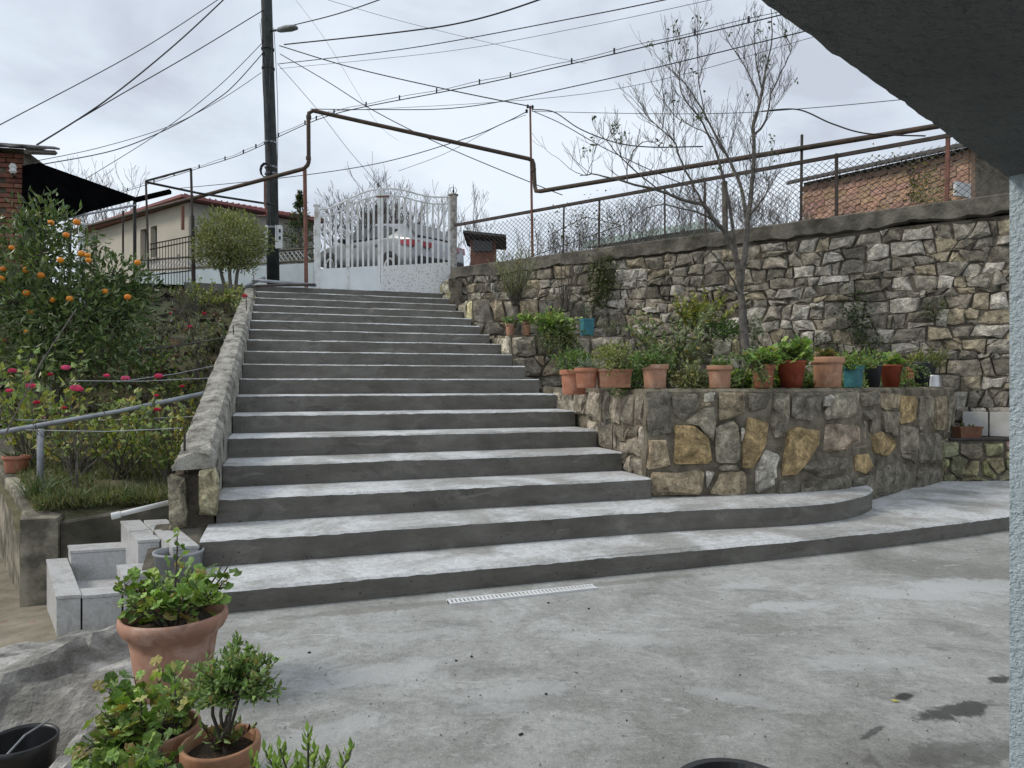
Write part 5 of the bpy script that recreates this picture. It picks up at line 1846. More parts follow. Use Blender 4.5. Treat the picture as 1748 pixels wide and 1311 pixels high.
# ---- round clipped shrub beside the bar fence
rs = thing('round_shrub', at(395, 492, 12.9), 'round olive green clipped shrub left of the utility pole', 'shrub')
ml = MB(); mst = MB()
cc_ = at(395, 413, 12.9)
cloud(ml, cc_, .68, .62, .54, 7000, .07, .03, [(.19, .21, .08), (.27, .29, .12), (.13, .15, .055), (.34, .35, .17)], shell=.30, lump=.30, up=.35, seed=1.5)
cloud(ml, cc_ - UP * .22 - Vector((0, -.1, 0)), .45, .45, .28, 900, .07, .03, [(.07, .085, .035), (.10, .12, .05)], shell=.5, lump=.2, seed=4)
for dx in (-10, 0, 9):
    mst.tube([at(394 + dx * .8, 500, 12.9), at(392 + dx * 1.4, 468, 12.9), at(394 + dx * 2.2, 430, 12.9)], [.035, .03, .015], 6)
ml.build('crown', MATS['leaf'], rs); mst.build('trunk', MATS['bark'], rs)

# ---- rose bushes on the bank
def flower(parent, p, r_, col, name='rose_bloom'):
    mb = MB(); r_ *= .72
    for ring, (n, rr_, tilt) in enumerate(((3, .45, 1.45), (5, .75, 1.1), (6, .95, .7), (6, 1.0, .25))):
        for k in range(n):
            a = 2 * math.pi * (k + R.random() * .4) / n
            d = Vector((math.cos(a) * math.cos(tilt), math.sin(a) * math.cos(tilt), math.sin(tilt))).normalized()
            mb.col = vary(col, .25)
            mb.disc_leaf(p, d, side_of(d), r_ * 1.0 * rr_ + r_ * .25, -.35, False)
    mb.build(name, MATS['petal'], parent)
PINK = (.66, .09, .26); PINK2 = (.70, .14, .36); RED = (.52, .04, .11)
def rose_bush(px, py, Y, h, sp, ns, label, cols, blooms, nl=12, L=.06, W=.042):
    b = at(px, py, Y); b.z = garden_z(b.x, b.y)
    t = thing('rose_bush', b, label, 'rose bush', 'rose bushes on the bank')
    ml = MB(); ms_ = MB()
    for k in range(ns):
        d = Vector((jit(sp), jit(sp), 1)).normalized()
        sprig(ml, ms_, b + Vector((jit(.08), jit(.08), 0)), d, h * R.uniform(.6, 1.15), .008, nl, L, W, cols, 'leaf', .22, .3)
    ml.build('foliage', MATS['leaf'], t); ms_.build('stems', MATS['twig'], t)
    for (fx, fy, fY, r_, c) in blooms:
        flower(t, at(fx, fy, fY), r_, c)
ROS = [(0.196, 0.266, 0.077), (0.266, 0.336, 0.098), (0.14, 0.196, 0.063), (0.336, 0.364, 0.112)]
ROY = [(0.312, 0.286, 0.078), (0.39, 0.312, 0.091), (0.234, 0.26, 0.078)]
rose_bush(60, 790, 6.9, 1.25, .65, 24, 'broad rose bush at the left edge with several pink blooms', ROS, [(21, 634, 6.3, .045, PINK), (112, 629, 6.3, .05, PINK2), (52, 660, 6.3, .05, PINK), (63, 688, 6.4, .04, RED), (16, 668, 6.2, .04, PINK)], 15, .095, .066)
rose_bush(130, 800, 6.6, .95, .8, 20, 'rose bush with the largest pink bloom above the grey pipe', ROS + ROY, [(129, 664, 6.2, .06, PINK2), (135, 666, 6.15, .045, PINK), (110, 697, 6.2, .03, RED)], 15, .085, .058)
rose_bush(215, 800, 6.3, .85, .75, 20, 'rose bush with small pink blooms beside the parapet middle', ROS, [(182, 642, 6.2, .035, PINK), (214, 647, 6.1, .045, PINK2), (271, 643, 6.0, .045, PINK), (268, 700, 5.8, .035, RED), (267, 676, 5.8, .025, RED)], 16, .075, .052)
rose_bush(285, 790, 6.2, .75, .6, 16, 'green rose bush arching over the lower parapet', ROS, [], 20, .07, .05)
rose_bush(300, 700, 7.3, .75, .5, 12, 'rose bush with yellowed autumn leaves near the parapet', ROY, [(311, 660, 6.8, .03, RED)], 12, .06, .042)
rose_bush(345, 600, 9.6, .8, .5, 14, 'sparse rose bush with two red blooms high on the bank', GRY + ROS, [(349, 536, 9.5, .04, RED), (324, 558, 9.4, .04, PINK)], 9, .05, .035)
rose_bush(410, 540, 11.2, .55, .45, 12, 'small rose bush with one red bloom at the parapet top', ROS, [(418, 506, 10.8, .055, (.62, .04, .10))], 10, .055, .04)
rose_bush(270, 600, 9.9, .85, .6, 14, 'nearly bare rose bush in the middle of the bank', GRY, [(290, 535, 9.7, .03, RED)], 6, .05, .03)
rose_bush(170, 700, 7.6, .8, .6, 16, 'leafy rose bush below the mandarin tree', ROS, [(86, 640, 7.0, .035, RED)], 13, .06, .042)

for i, (px, py, Y, h, ns, cols, lab) in enumerate(((300, 560, 9.0, .5, 14, ROS, 'low light green shrub on the bank above the slanting stick'), (370, 545, 10.2, .5, 14, GRY, 'grey green shrub beside the upper parapet'), (250, 560, 9.3, .55, 16, GRN, 'green shrub on the bank right of the mandarin tree'), (330, 510, 11.4, .4, 12, ROS, 'small shrub below the bar fence'), (385, 515, 11.6, .35, 10, YEL, 'yellowish shrub at the head of the bank'), (340, 620, 8.3, .5, 14, ROS, 'leafy shrub leaning on the parapet middle'), (270, 640, 7.9, .45, 12, GRY, 'grey leaved shrub behind the yellowed rose'))):
    b = at(px, py, Y); b.z = garden_z(b.x, b.y)
    t = thing('bank_shrub', b, lab, 'shrub', 'shrubs on the bank')
    ml = MB(); ms_ = MB()
    for k in range(int(ns * 1.7)):
        sprig(ml, ms_, b + Vector((jit(.2), jit(.2), 0)), Vector((jit(.9), jit(.9), 1)), h * R.uniform(.6, 1.5), .006, 17, .062, .042, cols, 'leaf', .25, .25)
    ml.build('foliage', MATS['leaf'], t); ms_.build('stems', MATS['twig'], t)

# bare bramble shrubs on the bank
for i, (px, Y, h, n, lab) in enumerate(((135, 5.7, .65, 3, 'bare branching bush on the grassy bed by the terracotta pot'), (225, 9.2, .7, 5, 'bare twiggy bush behind the yellowed rose'), (330, 10.6, .7, 4, 'bare twiggy bush near the head of the bank'), (290, 7.9, .6, 4, 'bare twiggy bush beside the middle of the parapet'))):
    b = at(px, 655, Y); b.z = garden_z(b.x, b.y)
    mb = MB()
    for k in range(n):
        grow(mb, b, Vector((jit(.5), jit(.5), 1)), h * .45, .011, 4, .6, .1, (2, 3), 3, .2, .0025, 4, .68)
    tag(mb.build('bare_bush', MATS['twig']), lab, 'bush', 'bare bushes on the bank')

# ground cover on the bank: grass and weeds (nobody could count these)
mb = MB()
for k in range(24000):
    v = 1.95 + 7.4 * R.random() ** 1.4; u = -.3 + (u_left(v) + .45) * R.random()
    p = S(u, v); z = garden_z(p.x, p.y)
    dens = nz(p.x * 1.4 + 5, p.y * 1.4)
    if dens < -.25: continue
    big = R.random() < .06
    d = Vector((jit(.7), jit(.7), 1)).normalized()
    mb.col = vary(R.choice([(.13, .17, .055), (.18, .205, .08), (.10, .13, .05), (.22, .21, .11), (.25, .225, .13), (.08, .11, .04)]), .2)
    L = R.uniform(.05, .12) * (1.6 if v < 4 else 1)
    if R.random() < .45: mb.leaf((p.x, p.y, z), d, side_of(d, jit(1.5)), L, .008)
    else: mb.leaf((p.x, p.y, z + R.uniform(0, .07)), (d + rdir() * .9).normalized(), side_of(d, jit(1.5)), R.uniform(.03, .055), R.uniform(.018, .03))
tag(mb.build('grass', MATS['leaf']), 'short grass and weeds covering the bank', 'grass', kind='stuff')
mb = MB()
for k in range(1600):
    x, y = R.uniform(-7.5, -1.3), R.uniform(1.6, 5.2)
for k in range(2600):
    v = 5.4 + 4.2 * R.random(); u = -.3 + (u_left(v) + .4) * R.random()
    p = S(u, v); z = garden_z(p.x, p.y)
    s_ = R.uniform(.02, .09) * (1 if R.random() < .8 else 1.8)
    mb.col = vary(R.choice([(.10, .09, .07), (.07, .062, .05), (.14, .125, .10), (.05, .042, .035), (.12, .07, .045)]), .2)
    pts = [Vector((p.x, p.y, z)) + rdir() * s_ for q in range(4)]
    i_ = [mb.pt(q) for q in pts]
    for f in ((0, 1, 2), (0, 2, 3), (0, 3, 1), (1, 3, 2)): mb.face([i_[q] for q in f])
tag(mb.build('bank_rubble', MATS['stone']), 'dark earth clods and rubble on the upper bank', 'rubble', kind='stuff')

# clumps of strappy grass at the front of the bed
for i, (px, Y, n, h, lab) in enumerate(((70, 5.55, 90, .34, 'strappy grass clump beside the small terracotta pot'), (125, 5.45, 50, .26, 'low grass clump at the bed edge'), (225, 5.55, 40, .22, 'small grass clump near the white pipe'))):
    b = at(px, 655, Y); b.z = garden_z(b.x, b.y)
    mb = MB()
    for k in range(n):
        d = Vector((jit(1), jit(1), R.uniform(.8, 1.6))).normalized(); L = h * R.uniform(.6, 1.2)
        mb.col = vary(R.choice([(.09, .13, .06), (.13, .165, .085), (.07, .10, .045)]), .2)
        p = b + Vector((jit(.07), jit(.07), 0)); s = side_of(d, jit(.5)) * .006
        q1 = p + d * L * .5; q2 = p + d * L * .85 - UP * L * .12 + Vector((d.x, d.y, 0)) * L * .18
        a_ = [mb.pt(p - s), mb.pt(p + s), mb.pt(q1 + s), mb.pt(q1 - s), mb.pt(q2)]
        mb.face((a_[0], a_[1], a_[2], a_[3])); mb.face((a_[3], a_[2], a_[4]))
    tag(mb.build('grass_clump', MATS['leaf']), lab, 'grass clump', 'grass clumps by the retaining wall')

# pipe rail, its post and the strings over the rose bed
gr = thing('pipe_rail', at(68, 800, 6.0), 'grey metal pipe rail on a short post over the rose bed', 'rail')
mb = MB(); mb.tube([at(-120, 767, 5.55), at(0, 738, 5.75), at(200, 703, 6.1), at(366, 668, 6.4)], .021, 8); mb.build('pipe', MATS['grey_pipe'], gr, smooth=True)
pb = at(69, 744, 5.86)
mb = MB(); mb.tube([pb + UP * .06, (pb.x, pb.y, garden_z(pb.x, pb.y) - .1)], .026, 8); mb.build('post', MATS['grey_pipe'], gr, smooth=True)
for i, (a, b, r_, lab) in enumerate((((45, 734, 5.6), (312, 731, 5.7), .004, 'lowest pale string over the rose bed'), ((30, 717, 6.4), (353, 710, 6.6), .004, 'second pale string over the rose bed'), ((120, 650, 7.2), (365, 645, 7.3), .004, 'pale string at the height of the pink roses'), ((200, 652, 7.4), (388, 620, 8.0), .005, 'slanting pale string reaching the parapet'), ((180, 606, 8.8), (420, 570, 9.5), .012, 'weathered grey stick slanting to the upper parapet'), ((0, 760, 5.6), (130, 528, 6.3), .006, 'long thin bent cane rising before the mandarin tree'))):
    P = [at(*a), (at(*a) + at(*b)) / 2 - UP * .02 + (UP * .1 if i == 5 else UP * 0), at(*b)]
    mb = MB(); mb.tube(P, r_, 5)
    tag(mb.build('string' if i < 4 else 'cane', MATS['grey_pipe' if i < 4 else 'bark_grey']), lab, 'string' if i < 4 else 'cane')
# rebar stubs set in the parapet
for i, (px, y0, y1, Y, lab) in enumerate(((316, 860, 740, 4.83, 'tall rusty rebar standing at the front of the parapet'), (323, 865, 775, 4.83, 'short thick rebar beside the tall one'), (399, 592, 555, 8.6, 'thin rebar stub in the middle of the parapet'), (421, 540, 505, 10.3, 'thin rebar stub high on the parapet'), (434, 512, 470, 11.4, 'thin rebar stub near the parapet top'))):
    mb = MB(); mb.tube([at(px, y0, Y), at(px - 1, y1, Y)], .008 if i < 2 else .007, 6)
    tag(mb.build('rebar', MATS['rust_rail']), lab, 'rebar', 'rebar stubs')
wpx = thing('white_pipe', at(240, 870, 4.9), 'white plastic pipe end sticking out over the granite planter', 'pipe')
mb = MB(); mb.tube([at(196, 880, 4.75), at(290, 857, 5.0)], .017, 10); mb.build('tube', MATS['white_plastic'], wpx, smooth=True)
mb = MB(); mb.tube([at(190, 881.5, 4.74), at(205, 878, 4.77)], .023, 10); mb.build('socket', MATS['white_plastic'], wpx)

# ------------------------------------------------------------------ pots
TERRA = (1, 1, 1)
def pot_mesh(parent, c, r, h, col, matname, style='band', n=26, taper=.72):
    mb = MB(); mb.col = col
    if style == 'band':
        prof = [(r * taper, 0), (r * (taper + .02), .02 * h), (r * .86, h * .74), (r * .87, h * .78), (r * .98, h * .80), (r * 1.0, h * .84), (r * 1.0, h * .97), (r * .98, h), (r * .90, h), (r * .87, h * .86), (r * .8, h * .7)]
    elif style == 'wide':
        prof = [(r * .62, 0), (r * .65, .02 * h), (r * .78, h * .62), (r * .775, h * .63), (r * .79, h * .65), (r * .785, h * .66), (r * .80, h * .68), (r * .82, h * .74), (r * .93, h * .80), (r * 1.0, h * .90), (r * .99, h * .97), (r * .95, h), (r * .91, h * .985), (r * .85, h * .86), (r * .78, h * .7)]
    else:
        prof = [(r * taper, 0), (r * .95, h * .93), (r * 1.0, h * .94), (r * 1.0, h), (r * .93, h), (r * .89, h * .84), (r * .86, h * .75)]
    mb.lathe(c, prof, n)
    p = mb.build('pot', MATS[matname], parent, smooth=False)
    for poly in p.data.polygons: poly.use_smooth = len(poly.vertices) == 4
    mb = MB()
    ids = [mb.pt(Vector(c) + Vector((math.cos(a) * r * .86, math.sin(a) * r * .86, h * .83))) for a in [2 * math.pi * k / 16 for k in range(16)]]
    cn = mb.pt(Vector(c) + UP * h * .86)
    for k in range(16): mb.face((ids[k], ids[(k + 1) % 16], cn))
    mb.build('soil', MATS['soil'], p)
    return p

def pl_inset(px, inset):
    "point on the planter wall's top at px, inset from the face"
    best = None
    for i in range(400):
        s = PLEN * i / 399
        q, n = pl_at(s)
        w_ = q - n * inset
        e_ = abs(874 + 1200 * w_.x / w_.y - px)
        if best is None or e_ < best[0]: best = (e_, w_)
    return Vector((best[1].x, best[1].y, PTOP))

def greens(t, c, style, rx, h, n, cols, L=None, seed=0):
    "foliage and stems of a potted plant; c: soil centre"
    ml = MB(); ms_ = MB(); c = Vector(c)
    if style == 'geranium':
        L = L or .055
        for k in range(max(5, n // 14)):
            d = Vector((jit(.75), jit(.75), 1)).normalized()
            ln_ = h * R.uniform(.45, 1.0)
            sprig(ml, ms_, c + Vector((jit(rx * .35), jit(rx * .35), -.02)), Vector((d.x * rx / h * 1.6, d.y * rx / h * 1.6, 1)), ln_, .006, 14, L, L, cols, 'disc', .2, .3)
    elif style == 'fine':
        L = L or .03
        for k in range(max(8, n // 26)):
            d = Vector((jit(1), jit(1), R.uniform(.5, 1.3)))
            d.x *= rx / h * 1.5; d.y *= rx / h * 1.5
            sprig(ml, ms_, c + Vector((jit(rx * .3), jit(rx * .3), -.02)), d, max(h, rx) * R.uniform(.55, 1.1), .004, 30, L, L * .45, cols, 'leaf', .22, .2)
    elif style == 'trail':
        L = L or .03
        for k in range(max(8, n // 24)):
            d = Vector((jit(1), -abs(R.gauss(.5, .5)), R.uniform(.2, .9)))
            sprig(ml, ms_, c + Vector((jit(rx * .4), jit(rx * .3), 0)), d, h * R.uniform(.6, 1.1), .004, 24, L, L * .6, cols, 'leaf', .2, .15, -.28, 8)
    elif style == 'bush':
        L = L or .04
        cloud(ml, c + UP * h * .5, rx, rx, h * .55, n, L, L * .5, cols, shell=.5, lump=.35, seed=seed)
        for k in range(8):
            q = c + Vector((jit(rx * .7), jit(rx * .7), h * R.uniform(.5, .95)))
            ms_.tube([c - UP * .02, c.lerp(q, .5) + rdir() * .03, q], [.007, .005, .003], 4, False)
    if ml.v: ml.build('foliage', MATS['leaf'], t)
    if ms_.v: ms_.build('stems', MATS['twig'], t)

def potted(name, c, r, h, col, mt_, style, plants, label, cat='potted plant', group='pots along the planter wall', taper=.72):
    t = thing(name, c, label, cat, group)
    pot_mesh(t, c, r, h, col, mt_, style, 26, taper)
    for i, pl in enumerate(plants):
        greens(t, Vector(c) + UP * h * .86 + Vector(pl.get('off', (0, 0, 0))), pl['style'], pl['rx'], pl['h'], pl['n'], pl['cols'], pl.get('L'), i * 2.2 + c[0])
    return t

def on_wall(px, wpx, hpx, inset, lift=0.0):
    c = pl_inset(px, inset)
    k = c.y / 1200
    return c + UP * lift, wpx * k / 2, hpx * k
row = [
    (1117, 46, 40, .15, (1.05, 1.0, .95), 'terracotta', 'band', [dict(style='fine', rx=.2, h=.22, n=1100, cols=GRN, L=.04)], 'round terracotta pot second from the wall corner with ringed sides'),
    (1229, 44, 38, .17, (.98, .92, .85), 'terracotta', 'band', [dict(style='fine', rx=.13, h=.14, n=420, cols=GRN, L=.035)], 'terracotta pot with a little greenery standing alone left of the trailing plant'),
    (1302, 40, 40, .18, (.92, .62, .5), 'terracotta', 'band', [dict(style='geranium', rx=.17, h=.22, n=260, cols=GER), dict(style='trail', rx=.13, h=.30, n=420, cols=GRN, off=(-.13, -.06, 0))], 'brown terracotta pot with trailing greenery left of the large red pot'),
    (1350, 50, 46, .19, (.78, .30, .22), 'terracotta', 'smooth', [dict(style='geranium', rx=.20, h=.26, n=340, cols=GER, L=.07)], 'large dark red pot with bright green geranium'),
    (1413, 54, 52, .20, (1.05, .98, .88), 'terracotta', 'band', [dict(style='geranium', rx=.12, h=.13, n=90, cols=[(.2, .15, .07), (.13, .12, .05), (.16, .2, .06)])], 'largest terracotta pot with sparse dry leaves on the planter wall'),
    (1456, 36, 38, .20, (.06, .21, .24), 'plastic_pot', 'band', [dict(style='fine', rx=.25, h=.25, n=1500, cols=GER, L=.035)], 'teal fluted plastic pot with feathery plant'),
    (1490, 30, 40, .20, (.028, .032, .04), 'plastic_pot', 'smooth', [dict(style='fine', rx=.18, h=.24, n=700, cols=GRN, L=.035)], 'black plastic pot right of the teal pot'),
    (1521, 36, 38, .17, (.72, .27, .2), 'terracotta', 'smooth', [dict(style='geranium', rx=.13, h=.17, n=160, cols=GER), dict(style='trail', rx=.1, h=.26, n=300, cols=GRN, off=(.16, -.04, .02))], 'small red plastic pot with geranium between two black pots'),
    (1574, 30, 42, .16, (.024, .028, .038), 'plastic_pot', 'smooth', [dict(style='fine', rx=.14, h=.16, n=200, cols=GRY)], 'tapering black pot left of the metal pan'),
    (1606, 34, 34, .40, (.72, .62, .52), 'terracotta', 'band', [dict(style='bush', rx=.14, h=.2, n=260, cols=YEL)], 'faded brown pot behind the metal pan'),
    (1634, 30, 34, .30, (.03, .03, .03), 'plastic_pot', 'smooth', [dict(style='fine', rx=.26, h=.36, n=1700, cols=[(.16, .21, .05), (.22, .25, .07), (.11, .15, .04)])], 'last black pot by the tall wall with feathery yellow green plant'),
    (980, 50, 42, .6, (1.0, .72, .62), 'terracotta', 'band', [dict(style='bush', rx=.19, h=.22, n=600, cols=GRN, L=.045)], 'pinkish pot at the left end of the planter by the stairs'),
    (1001, 42, 34, .30, (.95, .70, .60), 'terracotta', 'band', [dict(style='fine', rx=.14, h=.14, n=700, cols=[(.28, .33, .26), (.2, .25, .18)])], 'small pinkish pot with silvery plant beside the rectangular planter'),
]
for (px, wp_, hp_, ins_, col, mt_, st_, pls, lab) in row:
    if px < 1010:
        Yq = {980: 6.75, 1001: 6.35}[px]
        c = at(px, 655, Yq); c.z = PTOP if px == 1001 else 1.20
        r_, h_ = wp_ * Yq / 2400, hp_ * Yq / 1200
    else:
        c, r_, h_ = on_wall(px, wp_, hp_, ins_)
    potted('flower_pot', c, r_, h_, col, mt_, st_, pls, lab, taper=.66 if st_ == 'smooth' else .76)

# rectangular terracotta trough
def trough(name, c, L, W, h, ax, col, mt_, label, plants, group=None):
    t = thing(name, c, label, 'planter box', group)
    ax = Vector(ax).normalized(); ay = Vector((-ax.y, ax.x, 0)); c = Vector(c)
    def ring(a, b, z): return [c + ax * (sx * a) + ay * (sy * b) + UP * z for sx, sy in ((-1, -1), (1, -1), (1, 1), (-1, 1))]
    mb = MB(); mb.col = col
    mb.loft([ring(L * .43, W * .40, 0), ring(L * .47, W * .46, h * .88), ring(L * .5, W * .5, h * .88), ring(L * .5, W * .5, h), ring(L * .465, W * .45, h), ring(L * .45, W * .43, h * .8)])
    p = mb.build('box', MATS[mt_], t)
    mb = MB(); mb.poly(ring(L * .455, W * .44, h * .85)); mb.build('soil', MATS['soil'], p)
    for i, pl in enumerate(plants):
        greens(t, c + UP * h * .85 + ax * pl.get('dx', 0), pl['style'], pl['rx'], pl['h'], pl['n'], pl['cols'], pl.get('L'), i)
    return t
c = pl_inset(1048, .0)
c = at(1048, 655, 6.35); c.z = PTOP + .004
trough('planter_trough', c, .31, .19, .165, (.93, .05, 0), (1.05, .88, .75), 'terracotta', 'rectangular terracotta trough with yellowish plant near the wall corner', [dict(style='bush', rx=.19, h=.27, n=1000, cols=[(.22, .25, .08), (.29, .30, .10), (.15, .185, .065)], L=.036)])
c = at(1002, 562, 10.15); c.z = 2.0
trough('planter_trough', c, .17, .16, .24, (.95, .3, 0), (.05, .22, .26), 'plastic_pot', 'teal square plastic planter box on the middle terrace', [dict(style='fine', rx=.04, h=.3, n=30, cols=GRY)])
c = at(1651, 747, 8.42); c.z = .652
trough('planter_trough', c, .30, .16, .14, (.97, .1, 0), (.5, .42, .36), 'terracotta', 'brown trough with a low dry plant on the tiled ledge', [dict(style='fine', rx=.09, h=.1, n=200, cols=OLV)])
pan = thing('metal_pan', pl_inset(1593, .22), 'dented aluminium cooking pan standing upside down between pots', 'pan')
c = pl_inset(1593, .22)
mb = MB(); mb.lathe(c, [(.105, 0), (.105, .012), (.092, .014), (.085, .135), (.078, .148), (.02, .152)], 24); mb.build('body', MATS['aluminium'], pan, smooth=False)
mb = MB(); mb.tube([c + Vector((-.085, -.03, .10)), c + Vector((-.125, -.05, .10)), c + Vector((-.125, -.05, .07)), c + Vector((-.085, -.03, .07))], .006, 5); mb.build('handle', MATS['aluminium'], pan)

# greenery of the bed behind the row of pots
for i, (px, inset, st_, rx, h, n, cols, L, lab) in enumerate(((1085, .45, 'bush', .2, .34, 700, GRN, .045, 'dark leafy plant behind the gap left of the round pot'), (1200, .5, 'fine', .3, .36, 1200, OLV, .05, 'olive weeds left of the lone terracotta pot'), (1265, .42, 'geranium', .22, .30, 420, GER, .055, 'bright geranium behind the trailing plant'), (1325, .45, 'geranium', .24, .36, 420, GER, .06, 'tall geranium behind the red pot'), (1385, .42, 'fine', .2, .32, 900, GRN, .045, 'fine leaved plant left of the largest pot'), (1440, .45, 'fine', .26, .36, 1300, GER, .042, 'feathery green plant behind the teal pot'), (1505, .42, 'bush', .2, .32, 600, GRN, .045, 'green bush behind the small red pot'), (1548, .32, 'trail', .16, .3, 800, GRN, .036, 'green plant trailing between red and black pots'), (1600, .55, 'bush', .2, .34, 500, YEL, .04, 'yellow green bush behind the metal pan'), (1020, .6, 'bush', .2, .26, 600, GRN, .04, 'leafy plant behind the rectangular trough'))):
    b = pl_inset(px, inset); b.z = 1.2
    t = thing('bed_plant', b, lab, 'plant', 'plants in the bed behind the pots')
    greens(t, b + (UP * .08 if st_ == 'trail' else UP * 0), st_, rx, h, n, cols, L, i * 1.7)

# small pots on the middle terrace
for px, y, Y, wd, hp_, col, lab, pl in ((871, 565, 9.95, 17, 20, (1.0, .9, .8), 'tiny terracotta pot on the terrace corner by the stairs', [dict(style='geranium', rx=.14, h=.16, n=120, cols=GRN, L=.04)]), (899, 566, 9.95, 14, 24, (1.05, .95, .85), 'narrow terracotta pot right of the tiny one on the terrace', [dict(style='geranium', rx=.2, h=.2, n=200, cols=GER, L=.045)])):
    c = at(px, y, Y); c.z = 1.985
    potted('flower_pot', c, wd * Y / 2400, hp_ * Y / 1200, col, 'terracotta', 'band', pl, lab, group='small pots on the terrace', taper=.76)

# terracotta pot on the retaining wall at the far left
cw = C0 + ldir * 1.88 + Vector((ldir.y, -ldir.x, 0)) * .115
cw = Vector((cw.x, cw.y, .335))
for i, p_ in enumerate(side_pts[:-1]):
    if (p_ - C0).length > 1.85 > (side_pts[i + 1] - C0).length: cw.z = max(.305, garden_z(p_.x + .3, p_.y + .1) + .05)
cw = at(31, 829, cw.y) if False else cw
potted('flower_pot', cw, .118, .155, (1.0, .72, .65), 'terracotta', 'band', [dict(style='fine', rx=.13, h=.15, n=200, cols=GRY)], 'small faded terracotta pot on the retaining wall at the left', group='left pots', taper=.74)

# ------------------------------------------------------------------ pots in the foreground
c = Vector(((297 - 874) / 1200 * 2.89, 2.89, PATIO))
t = thing('geranium_pot', c, 'big terracotta pot with a leafy geranium in the foreground', 'potted plant', 'foreground pots')
pot_mesh(t, c, .208, .325, (1.02, .98, 1.0), 'terracotta', 'wide', 48)
ml = MB(); ms_ = MB()
top = c + UP * .28
for k in range(30):
    a = R.uniform(0, 2 * math.pi); tl = R.uniform(.15, 1.1)
    d = Vector((math.cos(a) * tl, math.sin(a) * tl, 1))
    sprig(ml, ms_, top + Vector((math.cos(a) * .06, math.sin(a) * .06, 0)), d, R.uniform(.10, .24), .005, 11, .050, .05, GER, 'disc', .15, .3)
sprig(ml, ms_, top + Vector((.0, 0, 0)), Vector((-.03, 0, 1)), .36, .008, 10, .055, .05, GER, 'disc', .05, .45)
for (dx, dy, ln_) in ((.14, -.05, .30), (.12, .0, .26)):
    sprig(ml, ms_, top + Vector((.06, 0, .02)), Vector((dx * 4, dy, .75)), ln_, .007, 0, .05, .05, GER, 'disc', .12)
for k in range(9):
    d = Vector((-.8 + jit(.5), jit(.5), .5 + jit(.3))).normalized(); ml.col = vary((.07, .012, .03), .3)
    ml.leaf(top + Vector((-.13 + jit(.05), -.02 + jit(.06), .10 + jit(.06))), d, side_of(d, jit(1)), .05, .045)
ml.build('foliage', MATS['leaf'], t); ms_.build('stems', MATS['twig'], t)

c = Vector(((268 - 874) / 1200 * 2.15, 2.15, PATIO))
t = thing('geranium_pot', c, 'terracotta pot half hidden under dense geranium leaves below the big pot', 'potted plant', 'foreground pots')
pot_mesh(t, c, .125, .215, (1.05, .95, .9), 'terracotta', 'band', 36)
ml = MB(); ms_ = MB(); top = c + UP * .18
for k in range(30):
    a = R.uniform(0, 2 * math.pi); tl = R.uniform(.05, .55)
    d = Vector((math.cos(a) * tl - .08, math.sin(a) * tl, 1))
    sprig(ml, ms_, top + Vector((math.cos(a) * .06 - .02, math.sin(a) * .06, 0)), d, R.uniform(.07, .20), .004, 10, .040, .04, GER + [(.36, .36, .13)], 'disc', .2, .25)
for k in range(22):
    d = Vector((-.35 + jit(.45), -.7 + jit(.3), .3))
    sprig(ml, ms_, top + Vector((-.05 + jit(.05), -.07, .03)), d, R.uniform(.07, .15), .004, 9, .040, .04, GER, 'disc', .2, .25, -.18)
ml.build('foliage', MATS['leaf'], t); ms_.build('stems', MATS['twig'], t)

c = Vector(((377 - 874) / 1200 * 2.08, 2.08, PATIO))
t = thing('scented_geranium_pot', c, 'terracotta pot with a small tree-like feathery geranium', 'potted plant', 'foreground pots')
pot_mesh(t, c, .112, .205, (1.12, 1.05, .9), 'terracotta', 'band', 36)
ml = MB(); ms_ = MB(); top = c + UP * .17
cen = at(396, 1148, 2.08)
for k in range(5):
    q = cen + Vector((jit(.05), jit(.05), -.03))
    ms_.tube([top + Vector((jit(.02), jit(.02), 0)), top.lerp(q, .5) + rdir() * .02, q], [.006, .005, .004], 5, False)
FER = [(0.174, 0.275, 0.08), (0.232, 0.341, 0.116), (0.131, 0.21, 0.065), (0.29, 0.392, 0.145)]
for k in range(80):
    d = rdir(-.35, 1)
    sprig(ml, ms_, cen - UP * .05, d, R.uniform(.08, .155), .0028, 26, .026, .012, FER, 'leaf', .18, .3)
for k in range(10):
    d = Vector((jit(.8), jit(.8), .8))
    sprig(ml, ms_, top, d, R.uniform(.06, .12), .003, 12, .03, .014, FER + [(.10, .04, .04)], 'leaf', .2, .2)
ml.build('foliage', MATS['leaf'], t); ms_.build('stems', MATS['twig'], t)

c = Vector(((250 - 874) / 1200 * 1.85, 1.85, PATIO))
t = thing('geranium_pot', c, 'low geranium filling the bottom left foreground', 'potted plant', 'foreground pots')
pot_mesh(t, c, .13, .16, (1.05, .95, .9), 'terracotta', 'band', 30)
ml = MB(); ms_ = MB(); top = c + UP * .13
for k in range(36):
    a = R.uniform(0, 2 * math.pi); tl = R.uniform(.2, 1.5)
    sprig(ml, ms_, top, Vector((math.cos(a) * tl * .6, math.sin(a) * tl * .6, 1)), R.uniform(.08, .17), .005, 9, .042, .04, GER, 'disc', .2, .3)
ml.build('foliage', MATS['leaf'], t); ms_.build('stems', MATS['twig'], t)

